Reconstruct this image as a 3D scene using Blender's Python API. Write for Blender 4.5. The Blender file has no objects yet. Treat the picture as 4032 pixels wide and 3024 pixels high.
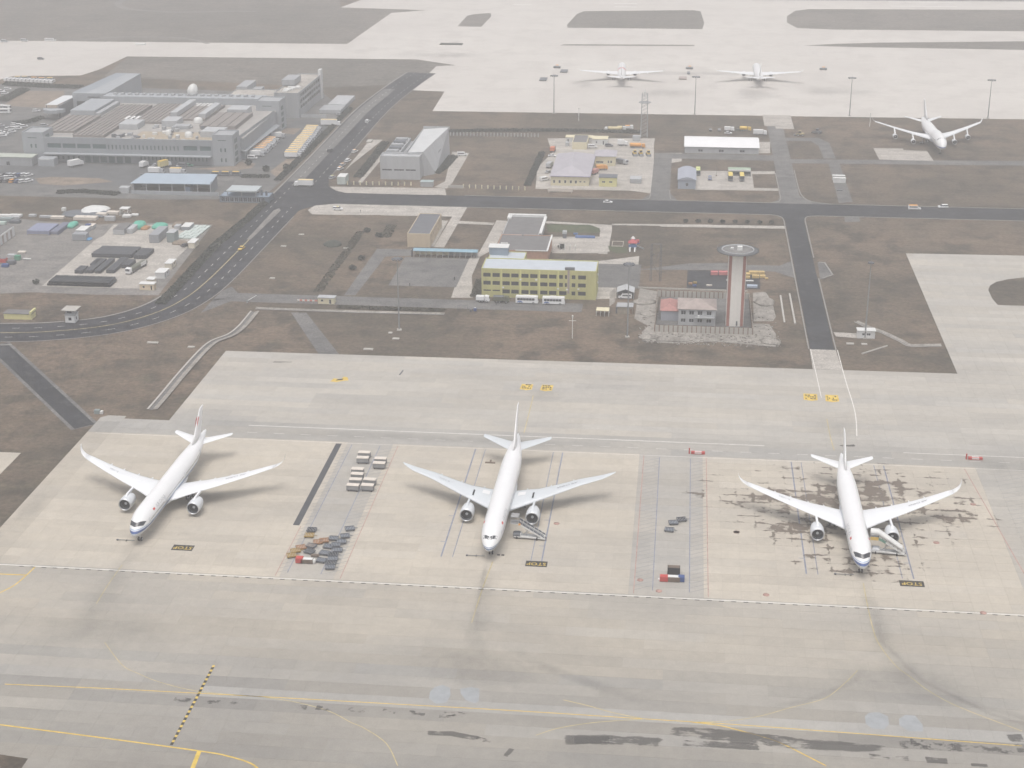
# Airport apron seen from the air on a hazy day.
# World grid: x runs along the apron edge, y away from the viewer, metres; z = 0 is the grass.
import bpy, bmesh, math, random
from mathutils import Vector, Matrix

R = math.radians
sc = bpy.context.scene
COL = sc.collection
rnd = random.Random(7)

# ---------------------------------------------------------------- camera
cam_data = bpy.data.cameras.new('camera')
cam_data.sensor_width = 36.0
cam_data.lens = 55.294
cam_data.clip_start = 1.0
cam_data.clip_end = 20000.0
cam = bpy.data.objects.new('camera', cam_data)
COL.objects.link(cam)
cam.location = (0.0, 0.0, 205.695)
cam.rotation_mode = 'XYZ'
_yaw = R(6.3)
_rot = Matrix.Rotation(_yaw, 4, 'Z') @ Matrix.Rotation(R(90 - 21.4883), 4, 'X') @ Matrix.Rotation(R(-0.2373), 4, 'Z')
cam.rotation_euler = _rot.to_euler('XYZ')
sc.camera = cam

# ---------------------------------------------------------------- sky, sun, exposure
SUN_EL, SUN_AZ = R(74), R(185)          # azimuth clockwise from +y: high, behind the viewer
world = bpy.data.worlds.new('World')
sc.world = world
world.use_nodes = True
wn, wl = world.node_tree.nodes, world.node_tree.links
wn.clear()
w_out = wn.new('ShaderNodeOutputWorld')
w_bg = wn.new('ShaderNodeBackground')
w_hs = wn.new('ShaderNodeHueSaturation')
w_sky = wn.new('ShaderNodeTexSky')
w_sky.sky_type = 'NISHITA'
w_sky.sun_disc = False
w_sky.sun_elevation = SUN_EL
w_sky.sun_rotation = SUN_AZ
w_sky.altitude = 200
w_sky.air_density = 1.0
w_sky.dust_density = 6.0
w_sky.ozone_density = 1.0
w_hs.inputs['Saturation'].default_value = 0.35      # thin overcast: a pale, nearly colourless sky
w_bg.inputs['Strength'].default_value = 0.15
wl.new(w_sky.outputs[0], w_hs.inputs['Color'])
wl.new(w_hs.outputs[0], w_bg.inputs['Color'])
wl.new(w_bg.outputs[0], w_out.inputs['Surface'])

sun_data = bpy.data.lights.new('sun', 'SUN')
sun_data.energy = 1.0
sun_data.angle = R(34)
sun_data.color = (1.0, 0.965, 0.92)
sun = bpy.data.objects.new('sun', sun_data)
COL.objects.link(sun)
_d = Vector((math.sin(SUN_AZ) * math.cos(SUN_EL), math.cos(SUN_AZ) * math.cos(SUN_EL), math.sin(SUN_EL)))
sun.rotation_euler = (-_d).to_track_quat('-Z', 'Y').to_euler()
sun.location = (0, 300, 400)

sc.view_settings.view_transform = 'Standard'
sc.view_settings.look = 'None'
sc.view_settings.gamma = 1.0
sc.view_settings.exposure = 0.24
sc.view_settings.use_curve_mapping = False
sc.render.engine = 'CYCLES'
sc.cycles.use_denoising = True
sc.cycles.max_bounces = 5
sc.cycles.diffuse_bounces = 2
sc.cycles.glossy_bounces = 2
sc.cycles.transparent_max_bounces = 12
sc.cycles.volume_bounces = 1

# ---------------------------------------------------------------- mesh helpers
class MB:
    """Collects faces; build() links them as ONE mesh object."""
    def __init__(s):
        s.v, s.f, s.mi, s.sm, s.uv, s.tone = [], [], [], [], None, None
    def add(s, vs, fs, m=0, smooth=False):
        b = len(s.v)
        s.v.extend([tuple(v) for v in vs])
        for f in fs:
            s.f.append(tuple(b + i for i in f)); s.mi.append(m); s.sm.append(smooth)
        return s
    def box(s, x0, x1, y0, y1, z0, z1, m=0, mt=None):
        vs = [(x0,y0,z0),(x1,y0,z0),(x1,y1,z0),(x0,y1,z0),(x0,y0,z1),(x1,y0,z1),(x1,y1,z1),(x0,y1,z1)]
        s.add(vs, [(0,3,2,1),(0,1,5,4),(1,2,6,5),(2,3,7,6),(3,0,4,7)], m)
        s.add(vs[4:], [(0,1,2,3)], m if mt is None else mt)
        return s
    def cbox(s, cx, cy, z0, lx, ly, lz, m=0, mt=None):
        return s.box(cx-lx/2, cx+lx/2, cy-ly/2, cy+ly/2, z0, z0+lz, m, mt)
    def rbox(s, cx, cy, z0, lx, ly, lz, ang, m=0):
        c, q = math.cos(ang), math.sin(ang)
        pts = [(cx+c*x-q*y, cy+q*x+c*y) for x, y in ((-lx/2,-ly/2),(lx/2,-ly/2),(lx/2,ly/2),(-lx/2,ly/2))]
        return s.prism(pts, z0, z0+lz, m)
    def bbox(s, x0, x1, y0, y1, z0, z1, b=0.05, m=0):
        """box with a chamfered top edge"""
        vs = []
        for z, i in ((z0,0),(z1-b,0),(z1,b)):
            vs += [(x0+i,y0+i,z),(x1-i,y0+i,z),(x1-i,y1-i,z),(x0+i,y1-i,z)]
        fs = [(0,3,2,1),(8,9,10,11)]
        for k in (0,4):
            for j in range(4):
                n = (j+1) % 4
                fs.append((k+j, k+n, k+4+n, k+4+j))
        return s.add(vs, fs, m)
    def prism(s, poly, z0, z1, m=0, mt=None):
        n = len(poly)
        vs = [(x,y,z0) for x,y in poly] + [(x,y,z1) for x,y in poly]
        s.add(vs, [(i,(i+1)%n,n+(i+1)%n,n+i) for i in range(n)], m)
        s.add([(x,y,z1) for x,y in poly], [tuple(range(n))], m if mt is None else mt)
        s.add([(x,y,z0) for x,y in poly], [tuple(reversed(range(n)))], m)
        return s
    def sheet(s, poly, z, m=0):
        return s.add([(x,y,z) for x,y in poly], [tuple(range(len(poly)))], m)
    def xprism(s, prof, x0, x1, m=0, smooth=False):
        """profile in (y, z) pushed along x"""
        n = len(prof)
        vs = [(x0,y,z) for y,z in prof] + [(x1,y,z) for y,z in prof]
        s.add(vs, [(i,(i+1)%n,n+(i+1)%n,n+i) for i in range(n)], m, smooth)
        s.add([(x0,y,z) for y,z in prof], [tuple(range(n))], m)
        s.add([(x1,y,z) for y,z in prof], [tuple(reversed(range(n)))], m)
        return s
    def yprism(s, prof, y0, y1, m=0):
        """profile in (x, z) pushed along y"""
        n = len(prof)
        vs = [(x,y0,z) for x,z in prof] + [(x,y1,z) for x,z in prof]
        s.add(vs, [(i,(i+1)%n,n+(i+1)%n,n+i) for i in range(n)], m)
        s.add([(x,y0,z) for x,z in prof], [tuple(range(n))], m)
        s.add([(x,y1,z) for x,z in prof], [tuple(reversed(range(n)))], m)
        return s
    def tube(s, p0, p1, r0, r1=None, n=8, m=0, smooth=True):
        r1 = r0 if r1 is None else r1
        p0, p1 = Vector(p0), Vector(p1)
        a = (p1-p0).normalized()
        q = Vector((0,0,1)) if abs(a.z) < .9 else Vector((1,0,0))
        b = a.cross(q).normalized(); c = a.cross(b)
        ring = lambda p, r: [p + b*math.cos(2*math.pi*i/n)*r + c*math.sin(2*math.pi*i/n)*r for i in range(n)]
        v0, v1 = ring(p0, r0), ring(p1, r1)
        s.add(v0+v1, [(i,(i+1)%n,n+(i+1)%n,n+i) for i in range(n)], m, smooth)
        s.add(v0, [tuple(reversed(range(n)))], m); s.add(v1, [tuple(range(n))], m)
        return s
    def lathe(s, o, prof, n=24, m=0, axis='y', ms=None):
        """profile (along, radius) turned about an axis through o"""
        vs = []
        for a, r in prof:
            for i in range(n):
                t = 2*math.pi*i/n
                if axis == 'y': vs.append((o[0]+r*math.cos(t), o[1]+a, o[2]+r*math.sin(t)))
                elif axis == 'x': vs.append((o[0]+a, o[1]+r*math.cos(t), o[2]+r*math.sin(t)))
                else: vs.append((o[0]+r*math.cos(t), o[1]+r*math.sin(t), o[2]+a))
        b = len(s.v); s.v.extend(vs)
        for k in range(len(prof)-1):
            for i in range(n):
                j = (i+1) % n
                s.f.append((b+k*n+i, b+k*n+j, b+(k+1)*n+j, b+(k+1)*n+i))
                s.mi.append(m if ms is None else ms[k]); s.sm.append(True)
        return s
    def loft(s, rings, m=0, cap=True):
        n = len(rings[0]); b = len(s.v)
        for r in rings: s.v.extend([tuple(p) for p in r])
        for k in range(len(rings)-1):
            for i in range(n):
                j = (i+1) % n
                s.f.append((b+k*n+i, b+k*n+j, b+(k+1)*n+j, b+(k+1)*n+i)); s.mi.append(m); s.sm.append(True)
        if cap:
            s.f.append(tuple(b+i for i in reversed(range(n)))); s.mi.append(m); s.sm.append(False)
            e = b+(len(rings)-1)*n
            s.f.append(tuple(e+i for i in range(n))); s.mi.append(m); s.sm.append(False)
        return s
    def build(s, name, mats, parent=None, fix=True):
        me = bpy.data.meshes.new(name)
        me.from_pydata(s.v, [], s.f)
        if not isinstance(mats, (list, tuple)): mats = [mats]
        for mm in mats: me.materials.append(mm)
        me.polygons.foreach_set('material_index', [max(0, min(i, len(mats)-1)) for i in s.mi])
        me.polygons.foreach_set('use_smooth', s.sm)
        if s.uv is not None:
            ul = me.uv_layers.new(name='uv')
            flat = [c for f in s.f for i in f for c in s.uv[i]]
            ul.data.foreach_set('uv', flat)
        if s.tone is not None:
            at = me.attributes.new('tone', 'FLOAT_COLOR', 'FACE')
            at.data.foreach_set('color', [c for t in s.tone for c in (t[0], t[1], t[2], 1.0)])
        if fix and s.uv is None and s.tone is None and len(s.f) < 20000:
            bm = bmesh.new(); bm.from_mesh(me)
            bmesh.ops.recalc_face_normals(bm, faces=bm.faces)
            bm.to_mesh(me); bm.free()
        me.update()
        o = bpy.data.objects.new(name, me)
        COL.objects.link(o)
        if parent is not None: o.parent = parent
        return o

def tag(o, label=None, cat=None, group=None, kind=None):
    if label: o['label'] = label
    if cat: o['category'] = cat
    if group: o['group'] = group
    if kind: o['kind'] = kind
    return o
def thing(name, label, cat, loc=(0,0,0), rz=0.0, group=None):
    o = bpy.data.objects.new(name, None)
    COL.objects.link(o)
    o.empty_display_size = 0.5
    o.location = loc; o.rotation_euler = (0, 0, rz)
    return tag(o, label, cat, group)
def solo(name, mb, mats, label, cat, loc=(0,0,0), rz=0.0, group=None):
    o = mb.build(name, mats)
    o.location = loc; o.rotation_euler = (0, 0, rz)
    return tag(o, label, cat, group)
def struct(name, mb, mats):
    return tag(mb.build(name, mats, fix=False), kind='structure')
def copy_tree(o, parent=None):
    c = o.copy(); COL.objects.link(c); c.parent = parent
    for ch in list(o.children): copy_tree(ch, c)
    return c
def dup(root, loc, rz=0.0, label=None, group=None):
    c = copy_tree(root); c.location = loc; c.rotation_euler = (0, 0, rz)
    if label: c['label'] = label
    if group: c['group'] = group
    return c
ORD = ['first','second','third','fourth','fifth','sixth','seventh','eighth','ninth','tenth','eleventh','twelfth','thirteenth','fourteenth','fifteenth','sixteenth','seventeenth','eighteenth','nineteenth','twentieth']

def clip_rect(poly, x0, x1, y0, y1):
    """convex polygon clipped to a rectangle"""
    def half(pts, f):
        out = []
        for i in range(len(pts)):
            a, b = pts[i], pts[(i+1) % len(pts)]
            fa, fb = f(a), f(b)
            if fa >= 0: out.append(a)
            if (fa > 0) != (fb > 0) and fa != fb:
                t = fa/(fa-fb); out.append((a[0]+(b[0]-a[0])*t, a[1]+(b[1]-a[1])*t))
        return out
    for f in (lambda p: p[0]-x0, lambda p: x1-p[0], lambda p: p[1]-y0, lambda p: y1-p[1]):
        if len(poly) < 3: return []
        poly = half(poly, f)
    return poly

def smooth_line(pts, n=6):
    """Catmull-Rom through the points"""
    P = [pts[0]] + list(pts) + [pts[-1]]
    out = []
    for i in range(1, len(P)-2):
        for k in range(n):
            t = k/n
            o = []
            for d in range(2):
                a, b, c, e = P[i-1][d], P[i][d], P[i+1][d], P[i+2][d]
                o.append(.5*((2*b)+(-a+c)*t+(2*a-5*b+4*c-e)*t*t+(-a+3*b-3*c+e)*t**3))
            out.append(tuple(o))
    out.append(tuple(pts[-1]))
    return out
def strip(pts, w, z, mb=None, m=0, uv=False):
    """flat band of width w (number or list) along a polyline"""
    mb = mb or MB()
    n = len(pts); b = len(mb.v)
    W = w if isinstance(w, (list, tuple)) else [w]*n
    L = 0
    if uv and mb.uv is None: mb.uv = []
    for i in range(n):
        a, c = pts[max(i-1,0)], pts[min(i+1,n-1)]
        d = Vector((c[0]-a[0], c[1]-a[1])).normalized()
        nx, ny = -d.y, d.x
        if i: L += math.dist(pts[i], pts[i-1])
        mb.v.append((pts[i][0]+nx*W[i]/2, pts[i][1]+ny*W[i]/2, z)); mb.v.append((pts[i][0]-nx*W[i]/2, pts[i][1]-ny*W[i]/2, z))
        if uv: mb.uv += [(L, 1), (L, 0)]
    for i in range(n-1):
        k = b+2*i
        mb.f.append((k+1, k+3, k+2, k)); mb.mi.append(m); mb.sm.append(False)
    if uv:
        for i in range(b, len(mb.v)): mb.uv[i] = (mb.uv[i][0]/max(L,.01), mb.uv[i][1])
    return mb
def rect(x0, x1, y0, y1): return [(x0,y0),(x1,y0),(x1,y1),(x0,y1)]
def curve_pts(c, r, a0, a1, n=8): return [(c[0]+r*math.cos(R(a0+(a1-a0)*i/n)), c[1]+r*math.sin(R(a0+(a1-a0)*i/n))) for i in range(n+1)]

# ---------------------------------------------------------------- materials
MATS = {}
def nodes_of(name):
    m = bpy.data.materials.new(name); m.use_nodes = True
    nt = m.node_tree; nt.nodes.clear()
    out = nt.nodes.new('ShaderNodeOutputMaterial')
    bs = nt.nodes.new('ShaderNodeBsdfPrincipled')
    nt.links.new(bs.outputs[0], out.inputs['Surface'])
    return m, nt, bs, out
def nnoise(nt, scale, detail=4, rough=.6, vec=None, vscale=None):
    n = nt.nodes.new('ShaderNodeTexNoise')
    n.inputs['Scale'].default_value = scale; n.inputs['Detail'].default_value = detail; n.inputs['Roughness'].default_value = rough
    if vec is None:
        g = nt.nodes.new('ShaderNodeNewGeometry'); vec = g.outputs['Position']
    if vscale:
        mp = nt.nodes.new('ShaderNodeVectorMath'); mp.operation = 'MULTIPLY'; mp.inputs[1].default_value = vscale
        nt.links.new(vec, mp.inputs[0]); vec = mp.outputs[0]
    nt.links.new(vec, n.inputs['Vector'])
    return n.outputs[0]
def nramp(nt, fac, stops, const=False):
    r = nt.nodes.new('ShaderNodeValToRGB')
    e = r.color_ramp.elements
    while len(e) < len(stops): e.new(.5)
    for i, (p, c) in enumerate(stops):
        e[i].position = p
        e[i].color = (c, c, c, 1) if isinstance(c, (int, float)) else (c[0], c[1], c[2], 1)
    if const: r.color_ramp.interpolation = 'CONSTANT'
    nt.links.new(fac, r.inputs[0])
    return r.outputs[0]
def nmix(nt, a, b, fac, mode='MIX'):
    n = nt.nodes.new('ShaderNodeMix'); n.data_type = 'RGBA'; n.blend_type = mode
    for sock, val in ((n.inputs[6], a), (n.inputs[7], b)):
        if isinstance(val, tuple): sock.default_value = (val[0], val[1], val[2], 1)
        else: nt.links.new(val, sock)
    if isinstance(fac, (int, float)): n.inputs[0].default_value = fac
    else: nt.links.new(fac, n.inputs[0])
    return n.outputs[2]
def nmath(nt, op, a, b=None, clamp=False):
    n = nt.nodes.new('ShaderNodeMath'); n.operation = op; n.use_clamp = clamp
    for i, v in enumerate((a, b)):
        if v is None: continue
        if isinstance(v, (int, float)): n.inputs[i].default_value = v
        else: nt.links.new(v, n.inputs[i])
    return n.outputs[0]
def M(name, rgb, rough=.75, var=.12, scale=.35, metal=0.0, streak=False, fine=True, spec=.3, bump=0.0):
    """plain surface: a base colour with procedural wear and grain"""
    if name in MATS: return MATS[name]
    m, nt, bs, out = nodes_of(name)
    a = nnoise(nt, scale, 5, .65, vscale=(1, 1, .18) if streak else None)
    lo = tuple(c*(1-var) for c in rgb); hi = tuple(min(.92, c*(1+var*.8)) for c in rgb)
    col = nmix(nt, lo, hi, nramp(nt, a, [(.3, 0.0), (.7, 1.0)]))
    if fine:
        f = nnoise(nt, 3.1, 3, .7)
        col = nmix(nt, col, nramp(nt, f, [(.25, .86), (.75, 1.08)]), .6, 'MULTIPLY')
    nt.links.new(col, bs.inputs['Base Color'])
    bs.inputs['Roughness'].default_value = rough; bs.inputs['Metallic'].default_value = metal
    bs.inputs['Specular IOR Level'].default_value = spec
    if bump:
        b = nt.nodes.new('ShaderNodeBump'); b.inputs['Strength'].default_value = bump
        nt.links.new(nnoise(nt, 1.5, 4), b.inputs['Height']); nt.links.new(b.outputs[0], bs.inputs['Normal'])
    MATS[name] = m
    return m

# ---------------------------------------------------------------- ground materials
def ground_mat(name, cols, scales=(.012, .07, .6), rough=.95, k=1.0):
    """bare or grassy ground: three sizes of procedural patches"""
    m, nt, bs, out = nodes_of(name)
    a = nnoise(nt, scales[0], 6, .62); b = nnoise(nt, scales[1], 5, .65, vscale=(1, .8, 1)); c = nnoise(nt, scales[2], 4, .75)
    col = nmix(nt, cols[0], cols[1], nramp(nt, a, [(.40, 0.0), (.60, 1.0)]))
    col = nmix(nt, col, cols[2], nmath(nt, 'MULTIPLY', nramp(nt, b, [(.47, 0.0), (.62, 1.0)]), .8))
    col = nmix(nt, col, cols[3], nmath(nt, 'MULTIPLY', nramp(nt, nnoise(nt, scales[1]*2.3, 5, .7), [(.52, 0.0), (.68, 1.0)]), .65))
    col = nmix(nt, col, nramp(nt, nnoise(nt, .18, 4, .6, vscale=(.22,1,1)), [(.35, .84), (.65, 1.14)]), .8*k, 'MULTIPLY')
    col = nmix(nt, col, nramp(nt, c, [(.3, .5), (.7, 1.42)]), .8*k, 'MULTIPLY')
    nt.links.new(col, bs.inputs['Base Color']); bs.inputs['Roughness'].default_value = rough
    bs.inputs['Specular IOR Level'].default_value = .1
    MATS[name] = m
    return m
GRASS = ground_mat('dry_grass', ((.098,.082,.064),(.165,.125,.093),(.062,.056,.046),(.138,.120,.082)))
GRASSF = ground_mat('haze_paled_grass', ((.150,.138,.122),(.185,.165,.145),(.120,.113,.10),(.165,.155,.13)), (.006,.03,.3))  # far grass, with extra distance haze painted into its base colour
GREEN = ground_mat('green_lawn', ((.075,.095,.05),(.10,.105,.06),(.06,.08,.045),(.12,.105,.07)), (.08,.3,1.2))
GRAVEL = ground_mat('grey_gravel', ((.20,.19,.18),(.24,.225,.21),(.16,.155,.15),(.27,.25,.225)), (.03,.12,1.0))
RUBBLE = ground_mat('pale_rubble', ((.27,.25,.225),(.34,.315,.285),(.20,.185,.165),(.40,.375,.34)), (.08,.35,1.4))
DIRT = ground_mat('bare_dirt', ((.23,.185,.15),(.28,.225,.18),(.17,.14,.11),(.21,.185,.14)), (.05,.2,1.2))
ASPH = ground_mat('dark_asphalt', ((.034,.037,.043),(.052,.055,.062),(.028,.030,.034),(.085,.086,.088)), (.02,.09,1.6), .85, .6)
ASPH2 = ground_mat('worn_asphalt', ((.145,.143,.14),(.18,.175,.168),(.115,.114,.114),(.20,.192,.18)), (.03,.15,1.3), .9)
CONC = ground_mat('path_concrete', ((.40,.372,.335),(.46,.43,.39),(.34,.318,.29),(.42,.39,.35)), (.03,.2,1.2))
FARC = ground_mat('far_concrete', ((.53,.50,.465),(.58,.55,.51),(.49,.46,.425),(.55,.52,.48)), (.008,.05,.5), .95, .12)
KERB = M('kerb_stone', (.27,.26,.245), .9, .15, .4)
PAINT_W = M('white_road_paint', (.72,.70,.66), .8, .15, .5)
PAINT_Y = M('yellow_road_paint', (.66,.47,.10), .8, .25, .6)
PAINT_Y2 = M('faded_yellow_paint', (.50,.42,.22), .85, .3, .3)
PAINT_B = M('blue_line_paint', (.22,.24,.31), .85, .3, .5)
PAINT_R = M('red_line_paint', (.42,.26,.22), .85, .3, .5)
PAINT_K = M('black_paint', (.045,.045,.042), .85, .3, .5)

def slab_mat(name, single):
    m, nt, bs, out = nodes_of(name)
    if single:
        oi = nt.nodes.new('ShaderNodeObjectInfo'); tone = oi.outputs['Color']
    else:
        at = nt.nodes.new('ShaderNodeAttribute'); at.attribute_name = 'tone'; tone = at.outputs['Color']
    n1 = nnoise(nt, .045, 5, .6, vscale=(.55, 1, 1)); n2 = nnoise(nt, .35, 5, .7); n3 = nnoise(nt, 2.4, 3, .7)
    col = nmix(nt, tone, nramp(nt, n1, [(.3, (.86,.865,.88)), (.68, (1.08,1.07,1.05))]), .8, 'MULTIPLY')
    col = nmix(nt, col, nramp(nt, n2, [(.3, .88), (.7, 1.07)]), .7, 'MULTIPLY')
    col = nmix(nt, col, nramp(nt, n3, [(.25, .85), (.75, 1.1)]), .6, 'MULTIPLY')
    nt.links.new(col, bs.inputs['Base Color']); bs.inputs['Roughness'].default_value = .85
    bs.inputs['Specular IOR Level'].default_value = .2
    MATS[name] = m
    return m
SLAB = slab_mat('apron_slabs', False)
SLAB1 = slab_mat('apron_slab', True)
JOINT = M('joint_filler', (.30,.28,.25), .9, .1, .5)

# ---------------------------------------------------------------- the field and the far pavement
g = MB(); g.sheet(rect(-4000, 4000, -600, 7400), 0.0)
ground = struct('grass_field', g, GRASS)

def sheet_struct(name, polys, z, mat):
    g = MB()
    for p in polys: g.sheet(p, z)
    return struct(name, g, mat)

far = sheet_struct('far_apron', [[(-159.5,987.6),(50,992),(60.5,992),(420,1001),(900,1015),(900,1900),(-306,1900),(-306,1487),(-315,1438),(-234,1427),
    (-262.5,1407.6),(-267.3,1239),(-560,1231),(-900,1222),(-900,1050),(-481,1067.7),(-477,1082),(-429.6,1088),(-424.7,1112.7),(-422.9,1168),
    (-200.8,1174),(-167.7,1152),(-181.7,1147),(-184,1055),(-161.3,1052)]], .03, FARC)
ZA_ISLE = .085
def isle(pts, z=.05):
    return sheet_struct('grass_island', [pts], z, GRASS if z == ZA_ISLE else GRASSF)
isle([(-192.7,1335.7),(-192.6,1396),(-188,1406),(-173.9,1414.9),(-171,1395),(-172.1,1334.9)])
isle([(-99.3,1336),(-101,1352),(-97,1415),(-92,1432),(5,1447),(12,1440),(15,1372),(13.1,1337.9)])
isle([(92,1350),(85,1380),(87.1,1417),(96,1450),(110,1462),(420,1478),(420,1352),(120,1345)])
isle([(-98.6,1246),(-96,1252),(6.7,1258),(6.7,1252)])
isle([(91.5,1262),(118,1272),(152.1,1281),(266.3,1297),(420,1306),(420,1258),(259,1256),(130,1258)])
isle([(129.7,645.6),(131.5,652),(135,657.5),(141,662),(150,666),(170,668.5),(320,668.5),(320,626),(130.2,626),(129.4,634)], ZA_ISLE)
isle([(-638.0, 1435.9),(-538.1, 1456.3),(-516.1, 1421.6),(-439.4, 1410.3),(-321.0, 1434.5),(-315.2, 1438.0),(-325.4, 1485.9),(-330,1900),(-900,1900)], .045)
runway = sheet_struct('runway', [[(60,1516),(900,1552),(900,1562),(60,1530)]], .05, ASPH2)
gm = MB()
for k, (a, b) in enumerate(((((184.9, 1514.5)), ((243.5, 1517.7))), (((184.0, 1487.1)), ((243.4, 1488.9))), (((-160.1, 1468.2)), ((-142.6, 1466.6))), (((-67.3, 1483.4)), ((-45.9, 1485.1))), (((-66.3, 1462.3)), ((-46.2, 1462.4))))):
    gm.sheet(rect(a[0], b[0], a[1]-1.6, a[1]+1.6), .07)
gm.build('runway_marking', PAINT_W, runway)
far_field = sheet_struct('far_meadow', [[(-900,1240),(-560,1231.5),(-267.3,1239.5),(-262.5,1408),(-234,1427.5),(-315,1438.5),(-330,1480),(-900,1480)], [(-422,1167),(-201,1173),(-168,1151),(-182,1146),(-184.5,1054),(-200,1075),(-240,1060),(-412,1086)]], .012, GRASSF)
# winding track on the far grass
tr = MB()
strip(smooth_line([(-529.8, 1469.5),(-527.9, 1446.3),(-509.7, 1416.2),(-476.1, 1400.1),(-446.3, 1397.5),(-418.5, 1404.8),(-385.9, 1407.5)]), 7, .05, tr)
strip(smooth_line([(-497.5, 1233.6),(-478.5, 1245.0),(-462.9, 1255.6),(-434.9, 1259.2),(-408.8, 1256.7),(-391.9, 1245.4),(-378.0, 1230.7)]), 4, .05, tr)
struct('dirt_track', tr, GRAVEL)

# ---------------------------------------------------------------- front apron of concrete slabs
ZA = .06
SOUTH = lambda u: 281.6-.125*(u+136)
APRON = [[(-193,SOUTH(-193)),(320,SOUTH(320)),(320,474.5),(-193,474.5)], [(-193.2,474.5),(-184.7,474.5),(-184.7,476.7),(-191,476.7)],
         [(-169,474.5),(102,474.5),(102,545.2),(-168.6,542.6)], [(102,474.5),(320,474.5),(320,703),(102,696.5)],
         [(-330,SOUTH(-330)),(-208.2,SOUTH(-208.2)),(-208.2,443.4),(-330,443.4)]]
ap = MB()
for p in APRON: ap.sheet(p, .02)
apron = struct('apron', ap, JOINT)
PU, PV = 5.0, 4.6
rs = random.Random(3)
rowrun = {}
def tone_at(u, v, i, j):
    tan, grey = (.462,.420,.355), (.392,.378,.352)
    zone1 = -106.2 < u < -88; zone2 = -8.6 < u < 11.3; zone3 = u > 93
    if 372 < v < 461: t = .3 if (zone1 or zone2 or zone3) else 1.0
    elif v >= 461 and v < 475: t = .1
    elif v >= 475: t = .35
    elif v >= 330: t = .72
    else: t = .3
    key = (j, (i + (j*7) % 11)//(5 + (j*13) % 7))
    if key not in rowrun: rowrun[key] = (rs.uniform(-.055, .055), rs.uniform(-.2, .2))
    rr = rowrun[key]
    t = max(0, min(1, t + rr[1]))
    k = 1 + rr[0] + rs.uniform(-.02, .02)
    if v < 372: k *= .72 + .22*max(0, (v-285)/87)
    if 372 < v < 461: k *= 1.04 if not (zone1 or zone2 or zone3) else .96
    if 461 <= v < 475: k *= .92
    if v < 323:
        if u > -112:
            k *= .92 if 315.8 < v < 320.4 else 1.16 if 311.2 < v < 315.8 else .86 if 306.6 < v < 311.2 else 1.03 if v > 302 else .95
            if 311.2 < v < 315.8: t = 0
        else:
            k *= 1.1 if 315.8 < v < 320.4 else .95 if 306.6 < v < 315.8 else 1.07 if v > 302 else .95
    if v > 475: k *= 1.02 + .05*((j % 5) == 0)
    if -195 < u < -185 and v < 470: k *= .9
    return tuple((grey[c]+(tan[c]-grey[c])*t)*k for c in range(3))
big = MB(); big.tone = []
cells = []
for pi, poly in enumerate(APRON):
    x0, x1 = min(p[0] for p in poly), max(p[0] for p in poly); y0, y1 = min(p[1] for p in poly), max(p[1] for p in poly)
    for i in range(math.floor((x0+300)/PU), math.floor((x1+300)/PU)+1):
        for j in range(math.floor((y0-260)/PV), math.floor((y1-260)/PV)+1):
            a, b = -300+i*PU, 260+j*PV
            q = clip_rect(poly, a+.012, a+PU-.012, b+.012, b+PV-.012)
            if len(q) >= 3: cells.append((i, j, a+PU/2, b+PV/2, q))
inview = lambda u, v: v < 330 and u > -28-.40*v and u < .262*v + 4
front = sorted([c for c in cells if inview(c[2], c[3]) and len(c[4]) == 4], key=lambda c: c[3])[:300]
fset = {(c[0], c[1]) for c in front}
for i, j, u, v, q in cells:
    if (i, j) in fset and len(q) == 4: continue
    n = len(q); t = tone_at(u, v, i, j); b = len(big.v); z = ZA + rs.uniform(-.006, .006)
    big.v += [(x, y, z) for x, y in q] + [(x, y, .025) for x, y in q]
    big.f.append(tuple(b+k for k in range(n))); big.tone.append(t)
    for k in range(n):
        big.f.append((b+k, b+n+k, b+n+(k+1) % n, b+(k+1) % n)); big.tone.append(t)
big.mi = [0]*len(big.f); big.sm = [False]*len(big.f)
tag(big.build('slab_field', SLAB, apron), kind='stuff')
one = MB(); one.box(-PU/2+.012, PU/2-.012, -PV/2+.012, PV/2-.012, .025, ZA)
s0 = one.build('concrete_slab', SLAB1, apron)
for k, (i, j, u, v, q) in enumerate(front):
    o = s0 if k == 0 else s0.copy()
    if k: COL.objects.link(o)
    o.parent = apron; o.location = (u, v, rs.uniform(-.006, .006))
    t = tone_at(u, v, i, j); o.color = (t[0], t[1], t[2], 1)

# ---------------------------------------------------------------- roads
ROADC = smooth_line([(-520,548),(-420,546),(-330,548),(-262,554),(-240,558.5),(-222,567.5),(-209.5,583),(-203,603),(-200.5,630),(-199.5,680),(-198.5,760),(-198,850),(-198.5,980),(-194,1060),(-188,1120)], 6)
rd = MB(); strip(ROADC, 21.0, .04, rd)
rd.sheet(rect(-200, 420, 757.5, 779.0), .044)
rd.sheet([(-190,735),(-187,745),(-182,753),(-172,757.5),(-172,779),(-178,783),(-184,792),(-188,812),(-192,812),(-192,735)], .048)
rd.sheet(rect(50.8, 59.8, 566, 757.5), .042)
rd.sheet([(51,757.4),(45,757.4),(49,754.5),(50.8,748),(59.8,748),(61.5,754),(66,757.4)], .052)
strip([(-257.5,540.4),(-195.6,466.5)], 7.0, .05, rd)
road = struct('road', rd, ASPH)
mk = MB(); mk2 = MB()
acc = 0
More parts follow.
